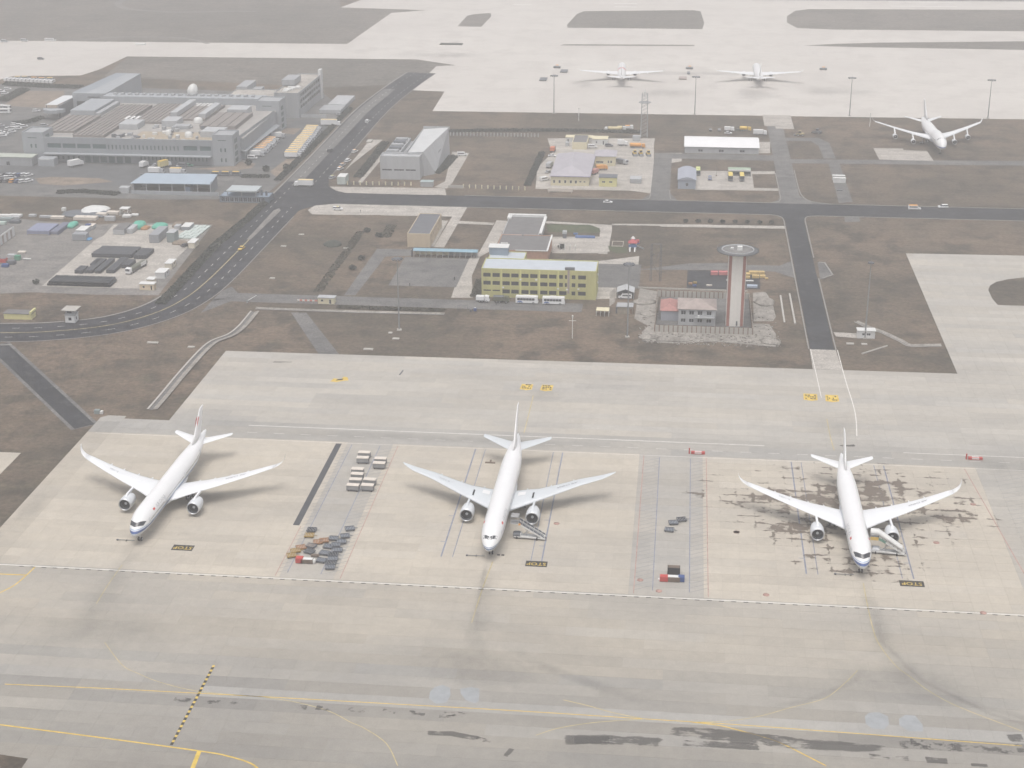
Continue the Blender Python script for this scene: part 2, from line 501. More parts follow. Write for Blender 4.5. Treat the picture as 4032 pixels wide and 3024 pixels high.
for i in range(len(ROADC)-1):
    a, b = ROADC[i], ROADC[i+1]; L = math.dist(a, b); d = ((b[0]-a[0])/L, (b[1]-a[1])/L)
    t = 0
    while t < L:
        if (acc+t) % 9 < 3.2:
            t2 = min(t+1, L)
            for off in (-5.2, 5.2):
                p = (a[0]+d[0]*t-d[1]*off, a[1]+d[1]*t+d[0]*off); q = (a[0]+d[0]*t2-d[1]*off, a[1]+d[1]*t2+d[0]*off)
                if not (748 < p[1] < 800 and p[0] > -196): strip([p, q], .2, .06, mk)
        t += 1
    acc += L
mk.build('lane_dashes', PAINT_W, road)
inn = [p for p in ROADC if p[1] < 742]
strip(inn, .35, .058, mk2); mk2.build('centre_line', PAINT_Y2, road)
md = MB()
md.sheet([(-200.6,690),(-198.6,690),(-197.2,742),(-199,746),(-200.8,742)], .066)
md.build('median_strip', GRAVEL, road)
nl = MB(); strip([(-204,800),(-204,980),(-200,1058)], 8.0, .056, nl); nl.build('worn_lane', ASPH2, road)
edge = MB()
for off, w in ((10.8, .9), (-10.7, .4)):
    pts = []
    for i in range(len(ROADC)):
        a, c = ROADC[max(i-1,0)], ROADC[min(i+1,len(ROADC)-1)]
        L = math.dist(a, c); d = ((c[0]-a[0])/L, (c[1]-a[1])/L)
        p = (ROADC[i][0]-d[1]*off, ROADC[i][1]+d[0]*off)
        if off < 0 and 735 < p[1] < 815: 
            if len(pts) > 1: strip(pts, w, .15, edge)
            pts = []; continue
        pts.append(p)
    strip(pts, w, .15, edge)
edge.build('kerb', KERB, road)
kb = MB()
def kerb_line(pts, w=.45):
    for a, b in zip(pts[:-1], pts[1:]):
        L = math.dist(a, b)
        kb.rbox((a[0]+b[0])/2, (a[1]+b[1])/2, .02, L+.1, w, .13, math.atan2(b[1]-a[1], b[0]-a[0]))
for y in (757.0, 779.5):
    pass
kerb_line([(-172,756.9),(44,756.9)]); kerb_line([(67,756.9),(420,756.9)])
kerb_line(smooth_line([(44,756.9),(47.5,755.5),(49.6,752),(50.2,747)], 3)); kerb_line(smooth_line([(67,756.9),(62.5,755.5),(60.8,752),(60.4,747)], 3))
kerb_line([(50.2,747),(50.3,566)]); kerb_line([(60.4,747),(60.3,686)]); kerb_line([(60.3,655),(60.4,566)])
kerb_line([(-110,779.6),(-20,779.6)]); kerb_line(smooth_line([(-20,779.6),(-16.5,781.5),(-15.4,786),(-15.2,794)], 3)); kerb_line(smooth_line([(-1,779.6),(-4.5,782),(-5.3,788),(-5.6,800)], 3))
kerb_line([(-1,779.6),(44,779.6)]); kerb_line(smooth_line([(44,779.6),(49,782),(50.6,788),(50.7,800)], 3)); kerb_line([(50.7,800),(50.6,842)])
kerb_line(smooth_line([(76,779.6),(66,784),(62,794),(61,812),(61,850)], 3)); kerb_line([(76,779.6),(420,779.6)])
kb.build('kerb', KERB, road)

side = MB()
side.sheet(rect(51, 60.5, 779, 965), .036)
side.sheet([(45,779.01),(51,779.01),(51,795),(49.2,786)], .034); side.sheet([(60.5,795),(60.5,779.01),(76,779.01),(66,784)], .034)
side.sheet(rect(-15.3, -5.5, 779, 872), .032); side.sheet([(-20,779.01),(-15.3,779.01),(-15.3,792)], .034); side.sheet([(-5.5,795),(-5.5,779.01),(-1,779.01)], .034)
side.sheet(rect(-15.3, 51, 871, 884), .033)
side.sheet([(60.5,866),(187,872),(420,882),(420,893),(189,883),(60.5,875.5)], .034)
side.sheet([(60.9, 929.9),(79.7, 931.6),(85.2, 918.8),(85.7, 879.6),(79.0, 879.0),(78.3, 911.0),(74.9, 922.6),(60.4, 921.3)], .035)
side.sheet([(80.8, 868.2),(86.8, 868.7),(86.5, 785.8),(79.4, 782.4)], .033)
side.sheet([(80.1, 759.9),(87.2, 762.7),(86.7, 748.6),(79.3, 746.9)], .033)
strip([(-258,541),(-195.3,466.2)], 9.6, .036, side)
side.sheet([(-154.8,589),(-148.6,589.4),(-125,542.7),(-132.6,542)], .034)
side.sheet(rect(-183, -38, 600.5, 611.5), .035)
side.sheet([(-191,600),(-183,606),(-183,611.5),(-188,620),(-190.5,614)], .033); side.sheet([(-191,585),(-183,600.5),(-183,606),(-191,602)], .033)
side.sheet([(-138.0, 612.8),(-133.3, 613.3),(-131.0, 669.3),(-119.2, 672.0),(-120.8, 681.7),(-137.0, 681.0)], .034)
side.sheet(rect(-122, -93, 628, 669.5), .034)
side.sheet(rect(-61, -16, 634, 668), .033)
side.sheet([(-17.6, 660.1),(4.7, 671.8),(22.0, 674.2),(29.2, 672.1),(44.5, 672.2),(50.5, 680.4),(50.3, 654.7),(42.1, 663.2),(29.0, 664.6),(4.7, 662.3)], .034)
side.sheet([(61.5, 679.3),(64.6, 678.3),(66.7, 661.0),(62.1, 654.7),(60.8, 654.6)], .036)
struct('service_road', side, ASPH2)
k2 = MB(); kb = k2
kerb_line([(62.1, 679.3),(64.6, 678.7),(66.7, 661.0),(62.2, 656.0)], .6)
kerb_line([(-256.5, 540.3),(-252.2, 541.0)], .8)
k2.build('kerb', KERB, road)

pv = MB()
pv.sheet([(50.3,545),(60.9,545),(60.3,566),(50.6,566)], .038)
pv.sheet(rect(56, 67, 955, 995), .04); pv.sheet(rect(49.5, 58.6, 962, 995), .042)
pv.sheet([(-183.0, 791.3),(-122.4, 793.1),(-119.6, 779.2),(-123.7, 779.8),(-138.6, 777.1),(-155.2, 774.0),(-173.9, 776.0),(-180.5, 780.1)], .032)
pv.sheet([(-184.0, 744.1),(-182.4, 753.1),(-176.4, 757.1),(-117.3, 757.3),(-114.8, 740.9),(-172.3, 736.4),(-180.2, 736.7)], .03)
pv.sheet([(-149.1, 754.7),(-105.7, 757.2),(-106.0, 738.4),(-106.8, 685.9),(-111.7, 686.2),(-110.7, 738.9),(-126.9, 738.3),(-145.9, 737.8)], .034)
pv.sheet([(-115.7, 731.8),(-111.6, 731.2),(-111.8, 687.1),(-116.0, 686.6)], .033)
pv.sheet([(-88.2, 734.4),(-83.0, 733.6),(-82.7, 727.5),(-83.5, 686.4),(-88.5, 672.9),(-88.5, 645.1),(-84.1, 614.9),(-93.0, 614.0),(-93.7, 629.3),(-93.5, 668.5),(-89.7, 680.9)], .03)
pv.sheet([(-107.0, 731.3),(-88.7, 729.7),(-88.9, 725.6),(-106.6, 726.5)], .032)
pv.sheet([(-64.6, 735.3),(-37.8, 729.9),(-33.2, 728.6),(-31.0, 686.5),(-36.3, 686.0),(-57.7, 684.0),(-58.8, 708.3),(-36.9, 710.4),(-37.5, 725.4)], .028)
pv.sheet([(-59.0, 707.8),(-37.4, 709.1),(-35.9, 683.8),(-56.8, 681.8)], .031)
pv.sheet([(-64.5, 735.3),(-32.2, 730.9),(-31.6, 719.0),(-31.9, 682.9),(-35.9, 682.6),(-37.1, 720.0),(-38.3, 729.5),(-64.1, 731.2)], .035)
pv.sheet([(-9.1, 734.8),(50.6, 737.2),(50.3, 732.3),(-9.0, 730.4)], .034); pv.sheet([(-32.2, 730.9),(15.1, 732.7),(15.2, 736.3),(-32.4, 733.4)], .03)
pv.sheet([(-35.1, 671.5),(-17.4, 681.0),(-17.2, 656.1),(-25.8, 639.6),(-24.9, 619.8),(-33.1, 617.8)], .031)
pv.sheet([(-130.6, 876.6),(-120.4, 874.1),(-120.2, 805.0),(-121.4, 793.2),(-128.5, 795.5),(-124.5, 807.6)], .034)
pv.sheet([(-170.3, 801.3),(-167.9, 800.6),(-167.3, 854.0),(-170.0, 862.7)], .032); pv.sheet([(-183.4, 902.7),(-175.8, 903.3),(-181.9, 838.4),(-182.6, 824.6)], .033)
pv.sheet([(-79.4, 915.9),(-16.2, 921.6),(-16.3, 902.3),(-13.5, 792.0),(-25.8, 797.4),(-75.2, 796.6),(-78.6, 842.7),(-73.5, 878.4)], .029)
pv.sheet([(8.0, 843.4),(50.4, 846.3),(50.3, 840.1),(38.0, 838.9),(38.0, 809.1),(50.3, 809.3),(50.3, 804.2),(7.6, 802.4)], .033)
pv.sheet([(43.8, 917.4),(51.0, 918.0),(49.8, 889.8),(42.7, 888.0)], .035); pv.sheet([(-12.2, 884.0),(0.2, 885.2),(-0.1, 865.0),(-11.6, 855.3)], .03)
pv.sheet([(109.2, 907.2),(126.0, 908.1),(125.7, 903.8),(138.8, 902.9),(139.2, 878.9),(109.6, 879.2)], .036)
pv.sheet([(61.1, 586.2),(70.1, 585.7),(69.6, 580.2),(61.6, 581.4)], .036)
struct('pavement', pv, CONC)

yd = MB()
yd.sheet([(-332.4, 718.4),(-306.9, 711.4),(-278.3, 708.5),(-266.1, 713.4),(-223.6, 713.7),(-215.4, 605.3),(-242.9, 603.6),(-270.1, 604.2),(-282.4, 601.2)], .026)
yd2 = MB(); yd2.sheet([(-640,757),(-262,757),(-213,763),(-211,800),(-211,975),(-240,1035),(-350,1045),(-430,1052),(-640,1052)], .027)
struct('yard', yd, GRAVEL); struct('cargo_yard', yd2, ASPH2)
pd = MB()
pd.sheet([(-268.8, 612.8),(-271.0, 684.2),(-269.5, 689.6),(-271.4, 709.2),(-226.3, 712.6),(-225.6, 686.8),(-224.0, 673.5),(-223.9, 613.3),(-246.3, 612.8)], .034)
struct('storage_pad', pd, CONC)
lot = MB()
lot.sheet([(-420,782),(-300,782),(-262,790),(-250,829),(-420,829)], .036); lot.sheet([(-243,830),(-213,830),(-213,945),(-240,955)], .037)
lot.sheet(rect(-640, -400, 850, 935), .036)
struct('loading_yard', lot, M('loading_asphalt', (.115,.118,.122), .9, .25, .1))
gi = MB()
gi.sheet([(-441.7, 979.4),(-446.3, 1028.8),(-420.0, 1031.1),(-399.2, 977.2),(-415.9, 975.7)], .045); gi.sheet([(-243.0, 917.2),(-239.7, 929.1),(-230.8, 929.9),(-231.6, 911.9)], .045)
gi.sheet([(-269.4, 821.7),(-247.0, 830.2),(-245.1, 840.1),(-235.0, 837.8),(-234.8, 827.1),(-242.4, 821.1)], .046); gi.sheet([(-222.6, 819.8),(-220.9, 850.1),(-211.6, 850.9),(-213.6, 804.2)], .046)
gi.sheet([(-345.1, 794.0),(-337.3, 797.8),(-310.5, 797.3),(-299.9, 790.2),(-323.4, 780.2),(-338.0, 782.7)], .044)
struct('verge', gi, DIRT)
lw = MB()
lw.sheet([(-63.5, 728.4),(-58.7, 729.8),(-55.6, 729.2),(-42.8, 730.4),(-38.0, 725.4),(-36.9, 718.3),(-39.0, 716.4),(-51.2, 716.1),(-61.5, 716.0)], .04)
lw.sheet([(-32.2, 695.9),(-23.3, 693.8),(-22.9, 685.1),(-27.9, 684.6),(-31.4, 689.4)], .04)
struct('lawn', lw, GREEN)
rb = MB()
rb.sheet([(-15.6, 634.3),(-7.4, 630.1),(-8.0, 589.1),(-0.6, 580.1),(29.8, 580.9),(30.3, 593.4),(36.7, 593.5),(38.7, 581.8),(38.0, 567.2),(30.8, 568.5),(13.5, 570.9),(-2.2, 567.3),(-11.0, 568.5),(-13.1, 578.8),(-10.8, 586.6),(-16.5, 595.0)], .04)
rb.sheet([(31.6, 632.6),(36.9, 634.4),(39.0, 621.2),(39.7, 602.7),(38.3, 597.0),(30.7, 596.2)], .042)
rb.sheet([(-25.1, 615.0),(-27.1, 608.8),(-28.0, 626.8),(-25.7, 634.5)], .041)
struct('rubble_ground', rb, RUBBLE)
dk = MB(); dk.sheet([(4.3, 661.6),(21.8, 663.2),(35.7, 661.9),(34.8, 637.9),(21.3, 636.0),(4.0, 636.2)], .045)
struct('tarred_pad', dk, ASPH)
py = MB(); py.sheet([(-7.8, 588.6),(-6.5, 623.4),(30.1, 623.9),(29.7, 588.4)], .05); struct('compound_yard', py, ASPH2)

# ---------------------------------------------------------------- airliners
WHITE = M('aircraft_white', (.80,.80,.80), .35, .03, .2, spec=.5, fine=False)
WINGG = M('wing_grey', (.60,.63,.65), .45, .05, .25, spec=.5, fine=False)
WINGW = M('wing_white', (.78,.79,.80), .4, .04, .25, spec=.5, fine=False)
METAL = M('bare_metal', (.62,.63,.65), .3, .08, .5, metal=.8, fine=False)
DARKM = M('dark_metal', (.09,.09,.10), .5, .2, .5, metal=.4)
GLASS = M('dark_glass', (.035,.04,.048), .12, .1, .5, spec=.6, fine=False)
RUBBER = M('tyre_rubber', (.035,.035,.037), .85, .2, .8)
INLET = M('inlet_lining', (.10,.11,.125), .6, .1, .5)
FANM = M('fan_blades', (.045,.05,.06), .45, .2, .8, metal=.3)
TITLE = M('title_paint', (.20,.20,.22), .6, .1, .5, fine=False)
TITLE2 = M('pale_title_paint', (.42,.43,.45), .6, .1, .5, fine=False)
REDP = M('red_emblem_paint', (.62,.06,.05), .5, .08, .5, fine=False)
BLACKP = M('black_strip_paint', (.03,.032,.036), .6, .1, .5)
GREYP = M('light_grey_paint', (.66,.68,.70), .45, .05, .3)

def livery(name, bands):
    """fuselage paint; bands of colour by height round the body"""
    m, nt, bs, out = nodes_of(name)
    at = nt.nodes.new('ShaderNodeAttribute'); at.attribute_name = 'level'
    f = nmath(nt, 'MULTIPLY_ADD', at.outputs['Fac'], .5); f.node.inputs[2].default_value = .5
    col = nramp(nt, f, bands, True)
    col = nmix(nt, col, nramp(nt, nnoise(nt, .5, 4, .6), [(.3, .95), (.7, 1.0)]), .8, 'MULTIPLY')
    nt.links.new(col, bs.inputs['Base Color']); bs.inputs['Roughness'].default_value = .32
    bs.inputs['Specular IOR Level'].default_value = .5
    MATS[name] = m
    return m
_W, _B, _LB, _G = (.80,.80,.80), (.07,.12,.30), (.36,.46,.62), (.56,.57,.58)
LIV_A = livery('livery_striped', [(0, _G), (.30, _B), (.405, _W), (.43, _LB), (.465, _W)])
LIV_B = livery('livery_thin_stripe', [(0, _G), (.27, (.12,.17,.28)), (.325, _W), (.345, (.30,.36,.46)), (.385, _W)])
LIV_P = livery('livery_plain', [(0, _G), (.22, _W)])
LIV_S = livery('livery_blue_side', [(0, _G), (.28, (.20,.24,.42)), (.38, _W)])

class Body:
    """fuselage surface from stations (y, centre z, half width, half height)"""
    def __init__(s, st): s.st = st
    def at(s, y):
        st = s.st
        if y <= st[0][0]: return st[0][1:]
        for a, b in zip(st[:-1], st[1:]):
            if y <= b[0]:
                t = (y-a[0])/(b[0]-a[0]); t2 = t
                return tuple(a[k]+(b[k]-a[k])*t2 for k in (1,2,3))
        return st[-1][1:]
    def point(s, y, a, off=0.0):
        """a: angle from the crown, positive towards +x"""
        zc, w, h = s.at(y)
        return (math.sin(a)*(w+off), y, zc+math.cos(a)*(h+off))
    def build(s, mat, parent, n=40):
        ys = []
        for a, b in zip(s.st[:-1], s.st[1:]):
            k = max(1, int((b[0]-a[0])/2.5)); ys += [a[0]+(b[0]-a[0])*i/k for i in range(k)]
        ys.append(s.st[-1][0])
        mb = MB(); lv = []
        rings = []
        mid = s.at(s.st[-1][0]*.45); zm, hm = mid[0], mid[2]
        for y in ys:
            ring = [s.point(y, 2*math.pi*i/n) for i in range(n)]; rings.append(ring); lv += [max(-1, min(1, (p[2]-zm)/hm)) for p in ring]
        mb.loft(rings)
        o = mb.build('fuselage', mat, parent)
        at = o.data.attributes.new('level', 'FLOAT', 'POINT'); at.data.foreach_set('value', lv)
        return o
    def patch(s, grid, off=.03):
        """grid of (y, angle) rows -> faces on the skin"""
        mb = MB(); n = len(grid[0]); vs = [s.point(y, a, off) for row in grid for y, a in row]
        fs = [(r*n+i, r*n+i+1, (r+1)*n+i+1, (r+1)*n+i) for r in range(len(grid)-1) for i in range(n-1)]
        mb.add(vs, fs, 0, True)
        return mb

def airfoil(c, t, n=7):
    """(x along chord, z) loop"""
    up, lo = [], []
    for i in range(n+1):
        x = (1-math.cos(math.pi*i/n))/2
        y = 5*t*(.2969*math.sqrt(x)-.126*x-.3516*x*x+.2843*x**3-.1015*x**4)
        up.append((x*c, y*c+.02*c*math.sin(math.pi*x))); lo.append((x*c, -y*c*.8+.02*c*math.sin(math.pi*x)))
    return up + lo[-2:0:-1]
def wing_loft(sec, side, mb=None, vertical=False):
    """sec: (span, leading edge y, z, chord, thickness)"""
    mb = mb or MB(); rings = []
    for sp, le, z, c, t in sec:
        if vertical: rings.append([(zz*1.0, le+x, z) for x, zz in airfoil(c, t)])
        else: rings.append([(side*sp, le+x, z+zz) for x, zz in airfoil(c, t)])
    return mb.loft(rings)
def text_mesh(body, size):
    cu = bpy.data.curves.new('txt', 'FONT'); cu.body = body; cu.size = size; cu.align_x = 'CENTER'; cu.align_y = 'CENTER'; cu.resolution_u = 2
    ob = bpy.data.objects.new('txt', cu)
    COL.objects.link(ob)
    dg = bpy.context.evaluated_depsgraph_get()
    me = bpy.data.meshes.new_from_object(ob.evaluated_get(dg))
    vs = [tuple(v.co) for v in me.vertices]; fs = [tuple(p.vertices) for p in me.polygons]
    bpy.data.objects.remove(ob); bpy.data.curves.remove(cu); bpy.data.meshes.remove(me)
    return vs, fs
def letters(body, size, place, name, mat, parent):
    vs, fs = text_mesh(body, size)
    mb = MB(); mb.add([place(v[0], v[1]) for v in vs], fs)
    return mb.build(name, mat, parent, fix=False)
def engine(parent, x, y, z, r, L, scale_fan=True, pylon=None, skin=None, pm=None):
    e = MB()
    e.lathe((x,y,z), [(.0,r*.86),(-.0,r*.90),(.12,r*.955),(.5,r*.99),(L*.25,r),(L*.5,r*.98),(L*.75,r*.84),(L*.86,r*.72)], 28)
    nac = e.build('engine_nacelle', skin or GREYP, parent)
    l = MB(); l.lathe((x,y,z), [(.28,r*.80),(.1,r*.815),(-.01,r*.86),(-.03,r*.885),(.04,r*.925),(.16,r*.962)], 28); l.build('inlet_lip', METAL, nac)
    i = MB(); i.lathe((x,y,z), [(.26,r*.80),(.9,r*.79),(1.15,r*.79)], 28); i.build('inlet_duct', INLET, nac)
    f = MB(); n = 20
    for k in range(n):
        a0, a1 = 2*math.pi*k/n, 2*math.pi*(k+.62)/n
        q = lambda a, rr, yy: (x+rr*math.cos(a), y+yy, z+rr*math.sin(a))
        f.add([q(a0, r*.2, 1.05), q(a0+.1, r*.78, 1.0), q(a1+.1, r*.78, 1.2), q(a1, r*.2, 1.2)], [(0,1,2,3)])
    f.lathe((x,y,z), [(1.28,r*.79),(1.3,.05)], 28)
    f.build('fan', FANM, nac)
    sp = MB(); sp.lathe((x,y,z), [(.62,.02),(.75,r*.09),(.95,r*.17),(1.12,r*.22)], 16); sp.build('spinner', GREYP, nac)
    ex = MB(); ex.lathe((x,y,z), [(L*.80,r*.70),(L*.86,r*.60),(L*.95,r*.48),(L*1.02,r*.40)], 20); ex.lathe((x,y,z), [(L*.95,r*.36),(L*1.12,r*.06)], 16); ex.build('exhaust', DARKM, nac)
    if pylon:
        y2, z2 = pylon
        p = MB(); w = .28
        prof = [(y+L*.22, z+r*.93), (y+L*.55, z+r*.9), (y2+2.2, z2-.1), (y2+2.5, z2+.25), (y2-.1, z2+.32), (y+L*.45, z+r*1.25)]
        p.xprism(prof, x-w, x+w); p.build('pylon', pm or WINGW, nac)
    return nac
def wheel(mb_t, mb_r, x, y, r, w):
    mb_t.lathe((x-w/2,y,r), [(0,r*.62),(0,r*.9),(w*.15,r),(w*.85,r),(w,r*.9),(w,r*.62)], 16, axis='x')
    mb_r.lathe((x-w/2,y,r), [(w*.12,.02),(w*.06,r*.62),(w*.94,r*.62),(w*.88,.02)], 12, axis='x')
def gear(parent, name, x, y, ztop, wheels, r, w):
    g0 = MB(); g0.tube((x,y,r*.9), (x,y,ztop), .16, .2, 10, 0); g0.tube((x,y,r*1.3), (x,y-1.4,ztop), .07, None, 6, 0)
    ys = sorted({dy for dx, dy in wheels})
    if len(ys) > 1: g0.tube((x,y+ys[0],r), (x,y+ys[-1],r), .14, None, 8, 0)
    for dy in ys: g0.tube((x-max(abs(dx) for dx, _ in wheels),y+dy,r), (x+max(abs(dx) for dx, _ in wheels),y+dy,r), .08, None, 6, 0)
    gg = g0.build(name, METAL, parent)
    for dx, dy in wheels:
        t, q = MB(), MB(); wheel(t, q, x+dx, y+dy, r, w)
        to = t.build('wheel_tyre', RUBBER, gg)
        rim = q.build('wheel_rim', GREYP, gg)

def interp_wing(sec, s):
    for a, b in zip(sec[:-1], sec[1:]):
        if s <= b[0]:
            t = (s-a[0])/(b[0]-a[0]); return tuple(a[k]+(b[k]-a[k])*t for k in range(5))
    return sec[-1]

def airliner(label, spec, loc, head, reg=None, owner=None, flag=True, titles=True):
    P = thing('airliner', label, 'airliner', loc, head)
    st, wing, fin, stab = spec['body'], spec['wing'], spec['fin'], spec['stab']
    B = Body(st)
    fus = B.build(spec['livery'], P)
    wm = spec.get('wingmat', WINGW)
    # belly fairing
    y0, y1 = spec['fairing']; zc, w, h = B.at((y0+y1)/2); bf = MB(); rings = []
    for i in range(9):
        t = i/8; k = math.sin(math.pi*min(1, max(0, t*1.0)))**.5; yy = y0+(y1-y0)*t
        rings.append([(math.cos(a)*(w*.55+w*.56*k), yy, zc-h*.62+math.sin(a)*(.25+h*.42*k)) for a in [2*math.pi*j/20 for j in range(20)]])
    bf.loft(rings); bf.build('belly_fairing', GREYP, fus)
    for side in (-1, 1):
        wo = wing_loft(wing, side).build('wing', wm, P)
        for s in spec['fairings']:
            sp, le, z, c, t = interp_wing(wing, s)
            q = MB(); prof = [(-2.2,.02),(-1.3,.24),(-.3,.34),(.7,.26),(1.7,.03)]
            q.lathe((side*sp, le+c-.2, z-.28), [(a*min(1, c/4), r_*min(1, c/4)) for a, r_ in prof], 10); q.build('flap_fairing', wm, wo)
        sp, le, z, c, t = interp_wing(wing, wing[-1][0]*.62)
        if spec.get('slat'):
            # leading edge strip in bare metal, control surface gaps
            q = MB(); pts = []
            for s in [wing[1][0]+(wing[-2][0]-wing[1][0])*i/10 for i in range(11)]:
                a = interp_wing(wing, s); pts.append((a[0], a[1], a[2], a[3]))
            vs = []
            for a in pts: vs += [(side*a[0], a[1]+a[3]*.015, a[2]+.02*a[3]+.02), (side*a[0], a[1]+a[3]*.10, a[2]+.065*a[3]*.9+.02)]
            q.add(vs, [(2*i, 2*i+1, 2*i+3, 2*i+2) for i in range(10)], 0, True); q.build('slat', GREYP, wo)
        if spec.get('root_strip'):
            for s0, s1, f0, f1, mm, nm in ((8.6, 9.1, .22, .62, BLACKP, 'wing_strip'), (4.2, 6.4, .55, .8, WHITE, 'wing_panel')):
                q = MB(); vs = []
                for s_ in (s0, s1):
                    a = interp_wing(wing, s_)
                    for k in range(5):
                        f_ = f0+(f1-f0)*k/4; yt = 5*a[4]*(.2969*math.sqrt(f_)-.126*f_-.3516*f_*f_+.2843*f_**3-.1015*f_**4)*a[3]+.02*a[3]*math.sin(math.pi*f_)
                        vs.append((side*s_, a[1]+f_*a[3], a[2]+yt+.05))
                q.add(vs, [(k, k+1, k+6, k+5) for k in range(4)]); q.build(nm, mm, wo, fix=False)
        if spec.get('winglet'):
            wl_ = wing_loft(spec['winglet'], side).build('winglet', WHITE, wo)
        for (es, ey, ez, er, el) in spec['engines']:
            a = interp_wing(wing, es)
            engine(P, side*es, ey, ez, er, el, pylon=(a[1], a[2]), skin=spec.get('nacelle', GREYP), pm=wm)
        so = wing_loft(stab, side).build('horizontal_stabiliser', wm, P)
        # cabin windows and doors
        wr = MB(); n = 0
        for y in [spec['cabin'][0]+.62*i for i in range(int((spec['cabin'][1]-spec['cabin'][0])/.62))]:
            if any(abs(y-d) < 1.0 for d in spec['doors']): continue
            a0, a1 = side*(R(90)-.09), side*(R(90)-.21)
            wr.add([B.point(y-.12,a0,.012), B.point(y+.12,a0,.012), B.point(y+.12,a1,.012), B.point(y-.12,a1,.012)], [(0,1,2,3)])
        tag(wr.build('cabin_windows', GLASS, fus, fix=False), kind='stuff')
        for d in spec['doors']:
            dm = B.patch([[(d-.55, side*a), (d+.55, side*a)] for a in (R(66), R(74), R(82), R(90), R(98))], .02); dm.build('door', GREYP, fus, fix=False)
    fo = wing_loft(fin, 1, vertical=True).build('tail_fin', spec.get('finmat', WHITE), P)
    if spec.get('emblem'):
        ey, ez, eh = spec['emblem']
        for side in (-1, 1):
            q = MB(); pts = []
            for k in range(18):
                a = 2*math.pi*k/18; rr = 1+.22*math.sin(3*a+.6)
                pts.append((side*(.26+.02), ey+math.cos(a)*rr*eh*.42+(math.sin(a)*.35*eh), ez+math.sin(a)*rr*eh*.5))
            q.add(pts, [tuple(range(18))]); q.build('fin_emblem', REDP, fo, fix=False)
    if spec.get('apu'):
        q = MB(); y, zc, w, h = st[-1]; q.lathe((0,y-.05,zc), [(0,w*.8),(.25,w*.7),(.2,.03)], 12); q.build('exhaust_cone', DARKM, fus)
    # cockpit glazing
    ck = spec['cockpit']
    if ck[0] == 'mask':
        rows = []
        for r_ in range(5):
            t = r_/4; row = []
            for i in range(21):
                s = -1+2*i/20; a = s*R(ck[3])
                yf = ck[1]+ck[4]*abs(s)**1.6; yb = ck[2]+ck[5]*abs(s)**1.8-ck[6]*max(0, abs(s)-.72)*4
                row.append((yf+(yb-yf)*t, a))
            rows.append(row)
        B.patch(rows, .03).build('cockpit_windows', GLASS, fus, fix=False)
    else:
        for side in (-1, 1):
            for j in range(3):
                a0, a1 = side*R(3+j*19), side*R(20+j*19)
                q = B.patch([[(ck[1]+ck[3]*j, a0), (ck[1]+ck[3]*(j+.8), a1)], [(ck[2]+ck[3]*j, a0), (ck[2]+ck[3]*(j+.8), a1)]], .03); q.build('cockpit_window', GLASS, fus, fix=False)
    # landing gear
    ng = spec['nose_gear']; gear(P, 'nose_gear', 0, ng[0], ng[1], [(-.42,0),(.42,0)], .55, .4)
    for x, y, zt, rows in spec['main_gear']:
        for side in (-1, 1):
            gear(P, 'main_gear', side*x, y, zt, [(dx, dy) for dx in (-.7,.7) for dy in rows], .68, .52)
    # lettering
    def on_wing(side, s0, frac):
        a0, a1 = interp_wing(wing, s0-3), interp_wing(wing, s0+3)
        slope = ((a1[1]+frac*a1[3])-(a0[1]+frac*a0[3]))/6; zs = (a1[2]-a0[2])/6
        b = interp_wing(wing, s0); L = math.sqrt(1+slope*slope)
        def f(u, v):
            # read from behind the wing: text right is the aircraft's right
            s_ = -u*side/L if False else -u/L
            x = side*s0+s_*1.0
            sp = abs(x)
            # the baseline follows the sweep, letters lean with it
            q = interp_wing(wing, sp)
            return (x, q[1]+frac*q[3]-v*1.0, q[2]+q[3]*.085+.06)
        return f
    if owner: letters(owner, spec.get('tsize', 2.1), on_wing(1, spec['text_s'], .46), 'wing_lettering', TITLE, P)
    if reg: letters(reg, spec.get('tsize', 2.1), on_wing(-1, spec['text_s'], .46), 'wing_lettering', TITLE2, P)
    if titles:
        for side in (-1, 1):
            y0 = spec['title_y']
            def f(u, v, side=side):
                return B.point(y0-side*u, side*(R(58)-v/3.1), .03) if side < 0 else B.point(y0-u*-1, side*(R(58)-v/3.1), .03)
            tag(letters(titles, 1.5, f, 'fuselage_lettering', TITLE2, fus), kind='stuff')
    if flag:
        for side in (-1, 1):
            q = B.patch([[(spec['title_y']-6.2, side*R(50)), (spec['title_y']-4.9, side*R(50))], [(spec['title_y']-6.2, side*R(62)), (spec['title_y']-4.9, side*R(62))]], .03)
            q.build('flag_mark', REDP, fus, fix=False)
    return P

